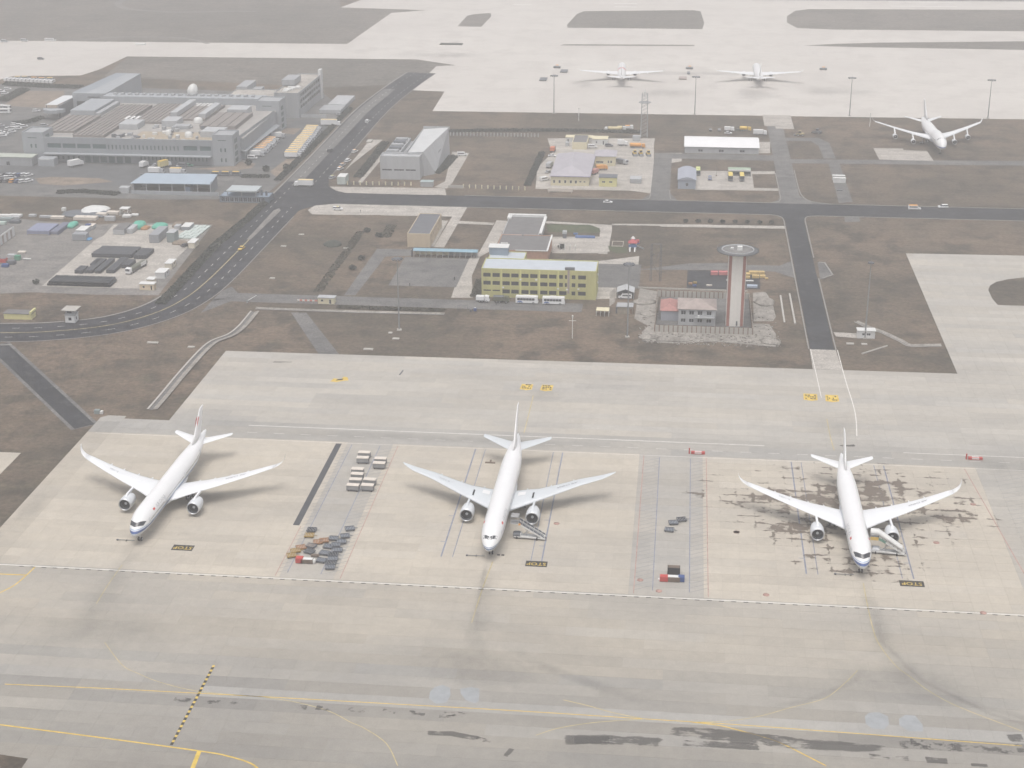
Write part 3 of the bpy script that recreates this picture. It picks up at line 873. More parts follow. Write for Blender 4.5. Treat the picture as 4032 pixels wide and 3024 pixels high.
S350 = dict(body=[(0,3.9,.03,.03),(.25,3.98,.62,.55),(.8,4.12,1.12,1.0),(1.8,4.38,1.66,1.55),(3.2,4.75,2.16,2.12),(5,5.1,2.58,2.6),(7,5.34,2.84,2.9),(9.5,5.45,2.98,3.04),
        (44,5.45,2.98,3.04),(49,5.62,2.85,2.85),(54,6.05,2.4,2.35),(59,6.7,1.7,1.65),(63,7.3,1.02,1.0),(66,7.75,.5,.5),(66.8,7.85,.3,.3)],
    wing=[(0,21.5,3.6,13.6,.13),(2.9,23.2,3.75,12.6,.125),(7,26.2,4.35,10.2,.115),(10.8,28.6,4.9,8.3,.11),(16,31.7,5.7,6.5,.105),(22,35.4,6.7,4.9,.10),(27.5,38.9,7.7,3.6,.10),(29.6,40.3,8.1,2.9,.10)],
    winglet=[(29.58,40.3,8.1,2.9,.10),(30.8,41.4,8.45,2.35,.10),(31.6,42.3,8.95,1.85,.10),(32.1,43.1,9.6,1.35,.10),(32.35,43.9,10.4,.8,.10),(32.4,44.4,11.0,.4,.10)],
    fin=[(0,52.5,8.0,9.2,.10),(0,55.5,10.4,7.4,.10),(0,60.6,15.2,5.0,.10),(0,62.3,16.7,4.1,.10),(0,63.2,17.1,3.0,.09)],
    stab=[(0,56.6,6.5,7.0,.10),(1.4,57.9,6.7,6.0,.10),(5,60.6,7.15,4.3,.10),(9.0,63.7,7.65,2.5,.10),(9.4,64.3,7.7,1.7,.09)],
    engines=[(10.4,20.7,2.85,1.98,6.6)], fairings=[7.5,12,17,21.5], fairing=(20,43), cabin=(7.5,55), doors=[6.4,19.5,37,53.5],
    cockpit=('mask',1.55,2.75,64,1.5,2.3,.18), nose_gear=(4.6,3.6), main_gear=[(5.3,33.2,4.2,(-1.0,1.0))], livery=LIV_A, apu=True, text_s=19.0, tsize=1.25, title_y=16.5, emblem=(60.2,12.8,4.6))
S777 = dict(body=[(0,4.05,.03,.03),(.3,4.12,.66,.6),(1,4.28,1.25,1.15),(2.2,4.58,1.85,1.75),(3.8,4.95,2.35,2.35),(6,5.25,2.78,2.82),(8.5,5.42,3.02,3.06),(11,5.48,3.1,3.1),
        (52,5.48,3.1,3.1),(57,5.7,2.9,2.85),(62,6.15,2.3,2.25),(67,6.75,1.5,1.5),(71,7.2,.85,.95),(73.1,7.4,.2,.7)],
    wing=[(0,24,3.5,15.4,.13),(3.0,25.9,3.7,13.7,.125),(7,28.6,4.25,11.2,.115),(10.2,30.8,4.7,9.0,.11),(16,34.8,5.55,7.0,.105),(22,39,6.45,5.2,.10),(28.8,42.9,7.3,3.2,.10),(30.5,44.5,7.55,2.3,.10),(31.8,46.0,7.7,1.3,.10),(32.4,47.1,7.8,.5,.10)],
    fin=[(0,57,8.0,11,.10),(0,60.5,10.2,8.6,.10),(0,67.6,16.6,5.0,.10),(0,69.8,18.4,3.9,.10),(0,70.6,18.6,3.0,.09)],
    stab=[(0,61.6,6.2,8.4,.10),(1.6,62.9,6.4,7.2,.10),(6,66.2,7.0,4.9,.10),(10.4,69.6,7.6,2.6,.10),(10.75,70.1,7.65,1.9,.09)],
    engines=[(9.6,23.4,2.75,2.05,6.9)], fairings=[6.5,13.5,20], fairing=(23,49), cabin=(8.5,62), doors=[7.2,20,31,47,60.5],
    cockpit=('panes',2.0,3.0,.42), nose_gear=(5.5,3.4), main_gear=[(5.5,37.2,4.0,(-1.45,0,1.45))], livery=LIV_B, wingmat=WINGG, slat=True, root_strip=True, text_s=18.4, tsize=1.35, title_y=16.5)
S747 = dict(body=[(0,5.2,.03,.03),(.5,5.25,.9,.85),(1.5,5.5,1.7,1.7),(3,6.0,2.35,2.5),(5,6.45,2.85,3.2),(7.5,6.75,3.1,3.75),(10,6.85,3.22,3.95),(22,6.8,3.25,3.9),(27,6.35,3.25,3.4),
        (46,6.35,3.25,3.4),(52,6.6,3.0,3.1),(58,7.1,2.3,2.4),(63,7.6,1.5,1.6),(67,8.0,.8,.9),(68.6,8.1,.35,.4)],
    wing=[(0,20,4.6,16.5,.13),(3.2,23.2,4.8,14.4,.125),(8,27.8,5.4,10.8,.115),(12,31.7,5.95,8.6,.11),(20,39.4,7.2,6.2,.10),(27,46.2,8.4,4.6,.10),(30.6,49.7,9.0,3.6,.10)],
    winglet=[(30.58,49.8,9.0,3.4,.09),(31.3,51.2,9.5,2.5,.09),(32.1,53.0,10.9,1.3,.09)],
    fin=[(0,51.5,9.6,13,.10),(0,56,12.2,9.6,.10),(0,63.5,18.2,5.2,.10),(0,65.3,19.4,4.2,.10)],
    stab=[(0,56.5,7.3,9.2,.10),(1.8,58.2,7.5,7.8,.10),(6,62.2,8.1,5.2,.10),(11.08,67,8.8,2.4,.10)],
    engines=[(11.7,25.8,2.7,1.35,5.6),(20.8,34.4,3.6,1.35,5.6)], fairings=[7.5,15,21], fairing=(20,44), cabin=(9,58), doors=[8,20,32,44,56],
    cockpit=('panes',4.6,5.5,.35), nose_gear=(7.5,3.6), main_gear=[(5.5,33.5,4.4,(-.75,.75)),(1.9,36.5,3.4,(-.75,.75))], livery=LIV_S, slat=True, text_s=22, title_y=17)
S330 = dict(body=[(0,4.0,.03,.03),(.4,4.1,.75,.7),(1.2,4.3,1.3,1.3),(2.8,4.7,1.95,2.0),(5,5.1,2.5,2.55),(8,5.35,2.82,2.82),(43,5.35,2.82,2.82),(48,5.6,2.6,2.5),(53,6.1,1.9,1.8),(58,6.8,1.0,.95),(61,7.2,.4,.4)],
    wing=[(0,19.5,3.7,12.5,.13),(2.8,21.4,3.9,11.2,.125),(9.4,26,4.9,8.4,.11),(16,30.6,6.0,6.2,.105),(24,36.2,7.4,4.0,.10),(28.6,39.4,8.2,2.7,.10)],
    winglet=[(28.58,39.4,8.2,2.6,.09),(29.4,40.7,8.9,1.9,.09),(30.15,42.2,10.2,1.0,.09)],
    fin=[(0,49.5,7.8,8.8,.10),(0,55,12.4,6.2,.10),(0,59.5,17.2,3.6,.10)],
    stab=[(0,52.5,6.4,7.4,.10),(1.4,53.7,6.6,6.2,.10),(5,56.2,7.1,4.2,.10),(9.7,59.4,7.7,2.1,.10)],
    engines=[(9.4,19.6,2.9,1.6,5.4)], fairings=[6.5,12.5,18], fairing=(18,38), cabin=(8,50), doors=[7,20,34,49],
    cockpit=('panes',2.2,3.1,.4), nose_gear=(6.6,3.3), main_gear=[(5.3,31.8,4.0,(-1.0,1.0))], livery=LIV_P, text_s=20, title_y=15)

Z0 = ZA
airliner('white twin-engine airliner with upturned winglets and red fin emblem, parked left', S350, (*(-149.8, 382.9), Z0), R(-1.2), reg='B-1086', owner='AIR CHINA', titles='AIR CHINA')
airliner('white airliner with grey wings and straight raked wingtips, parked in the middle', S777, (*(-49.1, 383.8), Z0), R(-.5), reg='B-2046', owner='AIR CHINA', titles='AIR CHINA')
airliner('white twin-engine airliner parked over dark wet stains, boarding stairs at its door', dict(S350, emblem=None), (*(52.6, 384.2), Z0), R(.4), reg='B-1083', owner='AIR CHINA', titles='AIR CHINA')

# ---------------------------------------------------------------- painted markings and stains on the apron
ZM, ZS = ZA+.012, ZA+.022
def mark(name, mat, *rects, stuff=False):
    q = MB()
    for r in rects: q.sheet(rect(*r), ZM)
    o = q.build(name, mat, apron, fix=False)
    if stuff: tag(o, kind='stuff')
    return o
mark('edge_line', PAINT_W, (-186, 320, 369.35, 369.75))
mark('edge_line_dashes', PAINT_K, *[(u, u+1.3, 368.85, 369.25) for u in [-178+3.2*i for i in range(150)]], stuff=True)
mark('road_line', PAINT_W, (-141, 30, 472.8, 473.15)); mark('road_line', PAINT_W, (74, 320, 471.6, 471.9)); mark('road_line', PAINT_W, (-190, 320, 461.45, 461.62))
mark('road_line_dashes', PAINT_W, *[(u, u+3.5, 467.0, 467.2) for u in [-140+9*i for i in range(40)]], stuff=True)
for u, w in ((-62.8,.42),(-59.6,.25),(-37.6,.25),(-34.6,.38),(37.9,.42),(41.0,.25),(66.6,.4),(63.6,.25)): mark('guide_line', PAINT_B, (u-w/2, u+w/2, 386.5, 461))
for u in (-62.8,-34.6,37.9,66.6):
    for v in (395.5, 412, 430): mark('guide_tick', PAINT_B, (u-1.6, u-.2, v, v+.3))
for u, v0, v1 in ((-106.2,371,401),(-88.2,371,461),(-8.6,371,461.4),(11.2,371,461.4)): mark('zone_line', PAINT_R, (u-.12, u+.12, v0, v1))
for u in (-103.3,-94.0,-3.6,6.2): mark('zone_line', PAINT_B, (u-.13, u+.13, 373, 460.5))
HATCH = M('hatch_paint', (.255,.26,.275), .9, .3, .5)
for u0, u1 in ((-106.2,-103.3),(-94,-88.2),(-8.6,-3.6),(6.2,11.2)):
    q = MB()
    for k in range(36):
        v = 373+k*2.4; strip([(u0+.2, v), (u1-.2, v+(u1-u0)*.55)], .16, ZM, q)
    tag(q.build('hatching', HATCH, apron, fix=False), kind='stuff')
q = MB()
for k in range(30): strip([(99.5, 374+k*2.9), (118, 382+k*2.9)], .12, ZM, q)
tag(q.build('hatching', HATCH, apron, fix=False), kind='stuff')
strip([(91.5, 461), (98.5, 372)], .3, ZM).build('zone_line', PAINT_R, apron, fix=False)
for x0, x1, y0, y1 in ((-139.3,-133.2,382.7,386.0),(-38.9,-32.9,383.2,386.5),(62.5,69.0,382.2,385.5)):
    b = mark('stop_marking', PAINT_K, (x0, x1, y0, y1))
    cx, cy = (x0+x1)/2, (y0+y1)/2
    o = letters('STOP', 2.5, lambda a, c: (cx-a*.92, cy-c*.95, ZS), 'stop_lettering', PAINT_Y, b)
# yellow taxi lines
def yline(pts, w, mat=PAINT_Y, z=ZM): return strip(smooth_line(pts, 5), w, z).build('taxi_line', mat, apron, fix=False)
yline([(-175,296.6),(-151.7,294.2),(-127.7,291.7),(-102,288.7),(-95.8,287.5),(-90.9,285.8),(-88.2,283.9),(-86,281)], .45)
strip([(-102.8, 288.6),(-102.4, 282.5),(-102.4, 280.1)], 1.0, ZS).build('taxi_line', PAINT_Y, apron, fix=False)
yline([(-157.6, 310.9),(-135.0, 311.5),(-119.2, 311.7),(-93.7, 311.9),(-62.6, 312.0),(-32.2, 312.1),(-3.7, 311.8),(22.3, 311.5),(80.8, 309.7)], .28, PAINT_Y)
yline([(-140.4, 332.2),(-132.4, 322.3),(-127.1, 318.8),(-120.4, 315.5),(-110.0, 312.6),(-94.1, 311.8)], .22, PAINT_Y2)
yline([(-94.1, 311.8),(-85.5, 310.3),(-77.2, 307.4),(-71.2, 303.4),(-67.8, 301.5),(-61.6, 296.0),(-57.5, 287.8)], .24, PAINT_Y2)
yline([(-23.2, 317.8),(-17.4, 316.0),(-11.2, 313.6),(-3.7, 311.8)], .3, PAINT_Y2, ZS)
yline([(-28.3, 302.6),(-23.4, 306.0),(-15.1, 309.2),(-3.7, 311.8)], .24, PAINT_Y2, ZS)
yline([(6.6, 311.6),(13.0, 310.9),(18.5, 309.1),(25.8, 306.0),(31.1, 302.0),(36.5, 297.5)], .35, PAINT_Y, ZS)
yline([(6.6, 311.6),(14.9, 312.8),(22.5, 315.6),(30.3, 320.2),(38.2, 324.8),(43.4, 331.8),(47.1, 338.1)], .22, PAINT_Y2, ZS)
yline([(-48.1, 384.9),(-48.9, 371.0),(-49.3, 359.6)], .32, PAINT_Y2); yline([(-49.3, 359.6),(-49.5, 351.2)], .2, PAINT_Y2)
yline([(52.8, 382.8),(52.7, 371.1),(52.9, 358.4),(53.6, 351.2),(56.5, 341.4),(59.5, 336.4),(63.3, 330.3),(69.3, 324.2),(81.9, 315.7)], .28, PAINT_Y2)
yline([(-149.9, 372.6),(-149.9, 362.4),(-149.4, 351.0)], .25, PAINT_Y2)
yline([(-48.7, 509.2),(-48.6, 490.4),(-48.6, 475.5)], .3, PAINT_Y2); yline([(51.8, 497.7),(51.8, 481.6),(52.2, 471.4)], .35, PAINT_Y2)
yline([(51.6, 565.8),(51.3, 522.8),(52.0, 497.7)] if False else [(50.9,566),(51.2,541),(51.4,517)], .25, PAINT_W); yline([(60.9,566),(61.2,535),(61.8,505),(60.5,484)], .3, PAINT_W)
yline([(-181.5, 364.2),(-174.0, 364.3)], .5); yline([(-173.5, 369.2),(-174.0, 364.3),(-175.0, 358.5),(-177.2, 354.1)], .4); 
for k in range(17):
    v = 290.4+2*k
    mark('hold_dash', PAINT_K, (-110.15, -109.45, v, v+1.1)); mark('hold_dash', PAINT_Y, (-110.1, -109.5, v+1.1, v+2))
# yellow direction panels with black lettering too worn to read
SIGN = [((-122.4, 514.9), (-119.5, 519.0), (-116.5, 518.4), (-115.7, 515.9)), ]
def panel(u0, u1, v0, v1, tip):
    q = MB(); q.sheet([(u0,v0),(u0+.3,v1),(u1,v1),(u1-.1,v0),((u0+u1)/2+tip,v0-.9)], ZM); p = q.build('direction_panel', PAINT_Y, apron, fix=False)
    t = MB()
    for r in range(3):
        x = u0+.7
        while x < u1-.9:
            L = rnd.uniform(.35, 1.0)
            if rnd.random() < .75: t.sheet(rect(x, min(x+L, u1-.5), v0+.8+r*1.55, v0+1.7+r*1.55), ZS)
            x += L+.25
    tag(t.build('panel_lettering', PAINT_K, p, fix=False), kind='stuff')
panel(-54.1,-49.7,514.6,519.6,.2); panel(-46.9,-42.5,514.3,519.5,-.2); panel(45.1,50.1,514.4,520.2,.3); panel(52.6,57.4,513.9,519.8,-.1)
q = MB(); q.sheet([(-122.6, 515.2),(-121.8, 518.4),(-119.3, 517.9),(-118.5, 520.4),(-117.2, 520.0),(-116.1, 516.9),(-118.3, 516.2),(-120.2, 514.8)], ZM); pl = q.build('direction_panel', PAINT_Y, apron, fix=False)
q = MB(); q.sheet([(-120.7, 516.3),(-120.5, 517.5),(-118.3, 518.6),(-118.5, 517.0)], ZS); q.build('panel_lettering', PAINT_K, pl, fix=False)
# covers and small red marks
for p in ((19.5, 409.9),(26.5, 373.7),(90.1, 435.4),(75.7, 409.0),(19.6, 410.0),(-32.4, 410.2),(-1.9, 372.9),(-7.1, 378.5),(82.2, 369.8)):
    q = MB(); q.lathe((p[0],p[1],ZM), [(0,.9),(.02,.9),(.02,.02)], 14, axis='z'); q.build('hydrant_cover', PAINT_R, apron)
mark('rubber_strip', M('rubber_mat', (.075,.078,.085), .9, .15, .4), (-108.7, -106.75, 401.5, 461))

# ---- stains: thin films whose shape comes from procedural noise
def stain_mat(name, col, strength, scale, lo, hi, ex=.12, ey=.25, vs=(1,1,1)):
    m = bpy.data.materials.new(name); m.use_nodes = True
    nt = m.node_tree; nt.nodes.clear()
    out = nt.nodes.new('ShaderNodeOutputMaterial'); tr = nt.nodes.new('ShaderNodeBsdfTransparent'); df = nt.nodes.new('ShaderNodeBsdfDiffuse'); mx = nt.nodes.new('ShaderNodeMixShader')
    df.inputs['Color'].default_value = (*col, 1)
    uvn = nt.nodes.new('ShaderNodeUVMap'); sp = nt.nodes.new('ShaderNodeSeparateXYZ'); nt.links.new(uvn.outputs[0], sp.inputs[0])
    def edge(o, e):
        d = nmath(nt, 'MINIMUM', o, nmath(nt, 'SUBTRACT', 1.0, o)); r = nt.nodes.new('ShaderNodeMapRange'); r.interpolation_type = 'SMOOTHSTEP'
        r.inputs[1].default_value = 0; r.inputs[2].default_value = e; nt.links.new(d, r.inputs[0]); return r.outputs[0]
    f = nmath(nt, 'MULTIPLY', edge(sp.outputs[0], ex), edge(sp.outputs[1], ey))
    n = nnoise(nt, scale, 6, .65, vscale=vs); n2 = nnoise(nt, scale*3.3, 5, .7, vscale=vs)
    nn = nmath(nt, 'ADD', nmath(nt, 'MULTIPLY', n, .7), nmath(nt, 'MULTIPLY', n2, .3))
    s = nt.nodes.new('ShaderNodeMapRange'); s.interpolation_type = 'SMOOTHSTEP'; s.inputs[1].default_value = lo; s.inputs[2].default_value = hi
    nt.links.new(nmath(nt, 'SUBTRACT', nn, nmath(nt, 'MULTIPLY', nmath(nt, 'SUBTRACT', 1.0, f), .35)), s.inputs[0])
    fac = nmath(nt, 'MULTIPLY', nmath(nt, 'MULTIPLY', s.outputs[0], f), strength)
    nt.links.new(fac, mx.inputs[0]); nt.links.new(tr.outputs[0], mx.inputs[1]); nt.links.new(df.outputs[0], mx.inputs[2]); nt.links.new(mx.outputs[0], out.inputs['Surface'])
    return m
TRACK = stain_mat('tyre_track', (.24,.235,.225), .17, .12, .15, .7, .3, .48, (1,.5,1))
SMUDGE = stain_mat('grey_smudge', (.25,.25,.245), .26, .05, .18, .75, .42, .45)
OIL = stain_mat('dark_stain', (.13,.125,.118), .62, .16, .42, .50, .12, .3, (.55,1.3,1))
SPOT = stain_mat('stain_spots', (.12,.115,.11), .62, .22, .50, .58, .08, .3, (.8,1.1,1))
_zs = [0]
def stain(name, mat, pts, w, parent=None, z=None):
    _zs[0] = (_zs[0]+1) % 9
    return strip(pts, w, (ZA+.03+_zs[0]*.004) if z is None else z+_zs[0]*.004, uv=True).build(name, mat, parent or apron, fix=False)
stain('tyre_track', TRACK, [(-49.5,395),(-48.5,372),(-48,345),(-46,325),(-44,305)], [10,11,13,22,34])
stain('tyre_track', TRACK, [(-50,392),(-49,360),(-47.5,340)], 3.0)
stain('smudge', SMUDGE, [(-75,333),(-48,330),(-15,326)], 30); stain('smudge', SMUDGE, [(-48,350),(-30,332),(-10,322),(15,312)], 8)
stain('tyre_track', TRACK, [(53,395),(53.5,372),(55,350),(58,332),(64,315)], [11,11,13,20,30])
stain('tyre_track', TRACK, [(53,385),(54.5,352),(62,335),(76,322),(105,308)], 4.0); stain('smudge', SMUDGE, [(25,334),(52,336),(90,322)], 30)
stain('tyre_track', TRACK, [(20,318),(34,323),(45,332),(52,345)], 5.0); stain('tyre_track', TRACK, [(58,338),(72,326),(90,318),(112,312)], 5.5)
stain('tyre_track', TRACK, [(-150,400),(-149,372),(-149,345),(-148,322)], [14,14,17,22]); stain('smudge', SMUDGE, [(-175,335),(-145,338),(-110,335)], 36)
stain('smudge', SMUDGE, [(-160,420),(-135,415),(-118,408)], 26); stain('smudge', SMUDGE, [(-62,412),(-47,410),(-30,408)], 30)
stain('smudge', SMUDGE, [(-190,425),(-188,385)], 14); stain('smudge', SMUDGE, [(40,495),(54,490),(66,486)], 36); stain('smudge', SMUDGE, [(-47,500),(-42,520)], 22)
stain('smudge', SMUDGE, [(84,467),(130,462)], 22); stain('smudge', SMUDGE, [(-190,468),(60,468)], 14)
for u in range(-115, -40, 7): stain('stain', SPOT, [(u+rnd.uniform(-1,1), 308.7+rnd.uniform(-.5,.5)), (u+4.5, 308.4)], 3.4)
stain('stain', OIL, [(-54.6, 300.9),(-47.3, 301.3),(-37.8, 299.1)], 3.2); stain('stain', OIL, [(-42.0, 300.3),(-37.8, 298.8)], 2.0); stain('stain', OIL, [(-34.4, 293.5),(-33.0, 297.1)], 2.0)
stain('stain', OIL, [(-23.8, 301.5),(-12.9, 302.3),(2.3, 302.6)], 6.5); stain('stain', OIL, [(-20.1, 301.6),(-10.7, 302.5)], 5.0)
stain('stain', OIL, [(-2.4, 307.6),(11.1, 307.0),(25.8, 306.0),(40.4, 305.5),(55.0, 306.1)], [6,8,9,6,3]); stain('stain', OIL, [(2.9, 303.0),(18.4, 303.3),(23.9, 303.2)], 4.5)
stain('stain', OIL, [(45.2, 302.2),(55.9, 302.1)], 3.6); stain('stain', OIL, [(58.1, 302.0),(63.8, 302.0)], 4.0); stain('stain', OIL, [(67.9, 301.2),(72.2, 301.2)], 2.0); stain('stain', SPOT, [(51.5, 307.3),(80.4, 307.8)], 6)
stain('stain', OIL, [(79.6, 314.8),(81.3, 306.6)], 6); stain('stain', SPOT, [(55.4, 309.0),(66.0, 307.5)], 6); stain('stain', SPOT, [(-51.5, 309.4),(-39.3, 308.7)], 4)
stain('stain', OIL, [(-148.4, 532.4),(-140.1, 533.2)], 1.6); stain('stain', OIL, [(59.6, 476.2),(53.9, 475.1)], 3)
# pale repainted octagons
OCT = M('repaint_grey', (.33,.345,.355), .85, .12, .4)
for pts in ([(-55.1, 318.0),(-54.3, 320.2),(-52.5, 321.3),(-50.6, 320.2),(-50.0, 317.1),(-50.5, 314.0),(-52.8, 313.0),(-54.9, 315.2)], [(-48.1, 320.1),(-45.5, 321.1),(-43.5, 320.6),(-43.0, 315.1),(-43.8, 314.2),(-46.1, 315.4),(-47.7, 318.0)],
            [(46.9, 318.1),(48.0, 319.7),(50.3, 320.2),(52.2, 318.6),(52.1, 315.3),(50.7, 313.1),(48.1, 313.2),(46.8, 315.0)], [(54.6, 317.9),(56.3, 319.7),(58.5, 319.6),(59.7, 316.0),(59.5, 313.2),(56.2, 313.0),(54.4, 315.2)]):
    q = MB(); q.sheet(pts, ZM-.004); q.build('repainted_patch', OCT, apron, fix=False)
# wet marks creeping along the slab joints under the right-hand aircraft
wm = bpy.data.materials.new('wet_marks'); wm.use_nodes = True
nt = wm.node_tree; nt.nodes.clear()
o_ = nt.nodes.new('ShaderNodeOutputMaterial'); t_ = nt.nodes.new('ShaderNodeBsdfTransparent'); d_ = nt.nodes.new('ShaderNodeBsdfPrincipled'); x_ = nt.nodes.new('ShaderNodeMixShader')
d_.inputs['Base Color'].default_value = (.17,.135,.105, 1); d_.inputs['Roughness'].default_value = .6
geo = nt.nodes.new('ShaderNodeNewGeometry'); sp = nt.nodes.new('ShaderNodeSeparateXYZ')
wv = nt.nodes.new('ShaderNodeVectorMath'); wv.operation = 'ADD'
nz = nt.nodes.new('ShaderNodeTexNoise'); nz.inputs['Scale'].default_value = .5; nz.inputs['Detail'].default_value = 4
nt.links.new(geo.outputs['Position'], nz.inputs['Vector']); 
sc_ = nt.nodes.new('ShaderNodeVectorMath'); sc_.operation = 'SCALE'; sc_.inputs['Scale'].default_value = 1.6; nt.links.new(nz.outputs['Color'], sc_.inputs[0])
nt.links.new(geo.outputs['Position'], wv.inputs[0]); nt.links.new(sc_.outputs[0], wv.inputs[1]); nt.links.new(wv.outputs[0], sp.inputs[0])
def joint(sock, pitch, off, w):
    a = nmath(nt, 'FRACT', nmath(nt, 'DIVIDE', nmath(nt, 'SUBTRACT', sock, off), pitch)); d = nmath(nt, 'MULTIPLY', nmath(nt, 'MINIMUM', a, nmath(nt, 'SUBTRACT', 1.0, a)), pitch)
    r = nt.nodes.new('ShaderNodeMapRange'); r.interpolation_type = 'SMOOTHSTEP'; r.inputs[1].default_value = w; r.inputs[2].default_value = 0; nt.links.new(d, r.inputs[0]); return r.outputs[0]
J = nmath(nt, 'MAXIMUM', joint(sp.outputs[1], 4.6, 260.8, .85), nmath(nt, 'MULTIPLY', joint(sp.outputs[0], 5.0, .8, .8), .7))
n1 = nnoise(nt, .055, 4, .6); n2 = nnoise(nt, .22, 5, .62, vscale=(.8,1,1))
uvn = nt.nodes.new('ShaderNodeUVMap'); su = nt.nodes.new('ShaderNodeSeparateXYZ'); nt.links.new(uvn.outputs[0], su.inputs[0])
dx = nmath(nt, 'SUBTRACT', su.outputs[0], .5); dy = nmath(nt, 'SUBTRACT', su.outputs[1], .5)
rad = nmath(nt, 'SQRT', nmath(nt, 'ADD', nmath(nt, 'MULTIPLY', dx, dx), nmath(nt, 'MULTIPLY', dy, dy)))
val = nmath(nt, 'ADD', nmath(nt, 'ADD', nmath(nt, 'MULTIPLY', n1, .42), nmath(nt, 'MULTIPLY', n2, .58)), nmath(nt, 'SUBTRACT', nmath(nt, 'MULTIPLY', nmath(nt, 'MULTIPLY', J, nramp(nt, nnoise(nt, .13, 4, .6), [(.42, 0.0), (.60, 1.0)])), .15), nmath(nt, 'MULTIPLY', rad, .40)))
r1 = nt.nodes.new('ShaderNodeMapRange'); r1.interpolation_type = 'SMOOTHSTEP'; r1.inputs[1].default_value = .41; r1.inputs[2].default_value = .50; nt.links.new(val, r1.inputs[0])
r2 = nt.nodes.new('ShaderNodeMapRange'); r2.inputs[1].default_value = .5; r2.inputs[2].default_value = .44; nt.links.new(rad, r2.inputs[0])
fac = nmath(nt, 'MULTIPLY', nmath(nt, 'MULTIPLY', r1.outputs[0], r2.outputs[0]), nmath(nt, 'ADD', .45, nmath(nt, 'MULTIPLY', n2, .55)))
nt.links.new(fac, x_.inputs[0]); nt.links.new(t_.outputs[0], x_.inputs[1]); nt.links.new(d_.outputs[0], x_.inputs[2]); nt.links.new(x_.outputs[0], o_.inputs['Surface'])
stain('wet_marks', wm, [(2,434),(106,434)], 62); stain('wet_marks', wm, [(32,394),(76,394)], 22); stain('wet_marks', wm, [(20,415),(58,412)], 26)
# soft grey noise patches behind the far jets
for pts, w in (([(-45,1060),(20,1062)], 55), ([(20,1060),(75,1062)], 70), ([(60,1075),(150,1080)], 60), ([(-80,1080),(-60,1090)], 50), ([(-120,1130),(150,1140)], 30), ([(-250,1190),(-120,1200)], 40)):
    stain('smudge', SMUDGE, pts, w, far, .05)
for pts in ([(-53.5, 508.8),(-54.5, 489.8),(-68.5, 497.7)],): pass

# ---------------------------------------------------------------- carts, dollies and stairs on the apron
CREAM = M('cream_roof', (.66,.60,.53), .7, .08, .6)
CURTAIN = M('grey_curtain', (.30,.30,.30), .8, .15, .6, streak=True)
STEELG = M('steel_grey', (.16,.17,.19), .55, .2, .8, metal=.3)
STEELB = M('blue_grey_steel', (.125,.14,.165), .6, .2, .8)
OCHRE = M('ochre_paint', (.36,.24,.07), .65, .25, .8)
ORANGEB = M('rusty_orange', (.36,.19,.09), .7, .25, .8)
BROWNB = M('brown_boards', (.17,.13,.10), .8, .25, .8)
REDB = M('red_box_paint', (.50,.07,.06), .55, .15, .6)
BLUEB = M('blue_box_paint', (.05,.09,.24), .55, .15, .6)
OFFW = M('offwhite_paint', (.70,.70,.68), .5, .08, .5)
ORNG = M('orange_paint', (.75,.36,.07), .5, .12, .6)
AMBER = M('amber_panel', (.70,.48,.12), .5, .1, .6)
BLACKR = M('black_rubber', (.03,.03,.032), .85, .2, .8)

def small_wheels(parent, pts, r=.24, w=.16, name='wheel'):
    for x, y in pts:
        q = MB(); q.lathe((x-w/2,y,r), [(0,.03),(0,r*.85),(w*.2,r),(w*.8,r),(w,r*.85),(w,.03)], 12, axis='x'); q.build(name, RUBBER, parent)
def cart(label, loc, rz, group):
    t = thing('baggage_cart', label, 'baggage cart', loc, rz, group)
    q = MB(); q.box(-1.9,1.9,-.85,.85,.45,.6); q.tube((1.9,0,.5),(3.0,0,.35),.05); q.build('chassis', STEELG, t)
    q = MB(); q.bbox(-1.95,1.95,-.95,.95,1.95,2.12,.08); q.build('roof', CREAM, t)
    q = MB(); q.box(-1.85,1.85,-.8,-.76,.62,1.95); q.box(-1.85,1.85,.76,.8,.62,1.95); q.build('curtain', CURTAIN, t)
    for s in (-1, 1):
        q = MB(); q.box(min(s*1.85, s*1.9), max(s*1.85, s*1.9), -.82, .82, .6, 1.95); q.build('end_panel', STEELG, t)
    small_wheels(t, [(-1.35,-.7),(-1.35,.7),(1.35,-.7),(1.35,.7)])
    return t
G_CART = 'cream-roofed baggage carts between the left and middle airliners'
carts = [((-97.2, 450.7), 'back cart of the far left pair of cream-roofed baggage carts'), ((-96.9, 446.6), 'front cart of the far left pair of cream-roofed baggage carts'),
    ((-91.2, 446.6), 'back cart of the right pair of cream-roofed baggage carts'), ((-91.0, 443.1), 'front cart of the right pair of cream-roofed baggage carts'),
    ((-96.8, 438.0), 'farthest cart in the left column of four cream-roofed carts'), ((-96.2, 434.4), 'second farthest cart in the left column of four cream-roofed carts'),
    ((-95.9, 430.4), 'second nearest cart in the left column of four cream-roofed carts'), ((-95.9, 426.3), 'nearest cart in the left column of four cream-roofed carts'),
    ((-91.6, 430.8), 'back one of the two carts right of the column of four'), ((-91.5, 426.7), 'front one of the two carts right of the column of four')]
c0 = None
for (p, lab) in carts:
    if c0 is None: c0 = cart(lab, (*p, ZA), 0, G_CART)
    else: dup(c0, (*p, ZA), R(rnd.uniform(-3, 3)), lab)
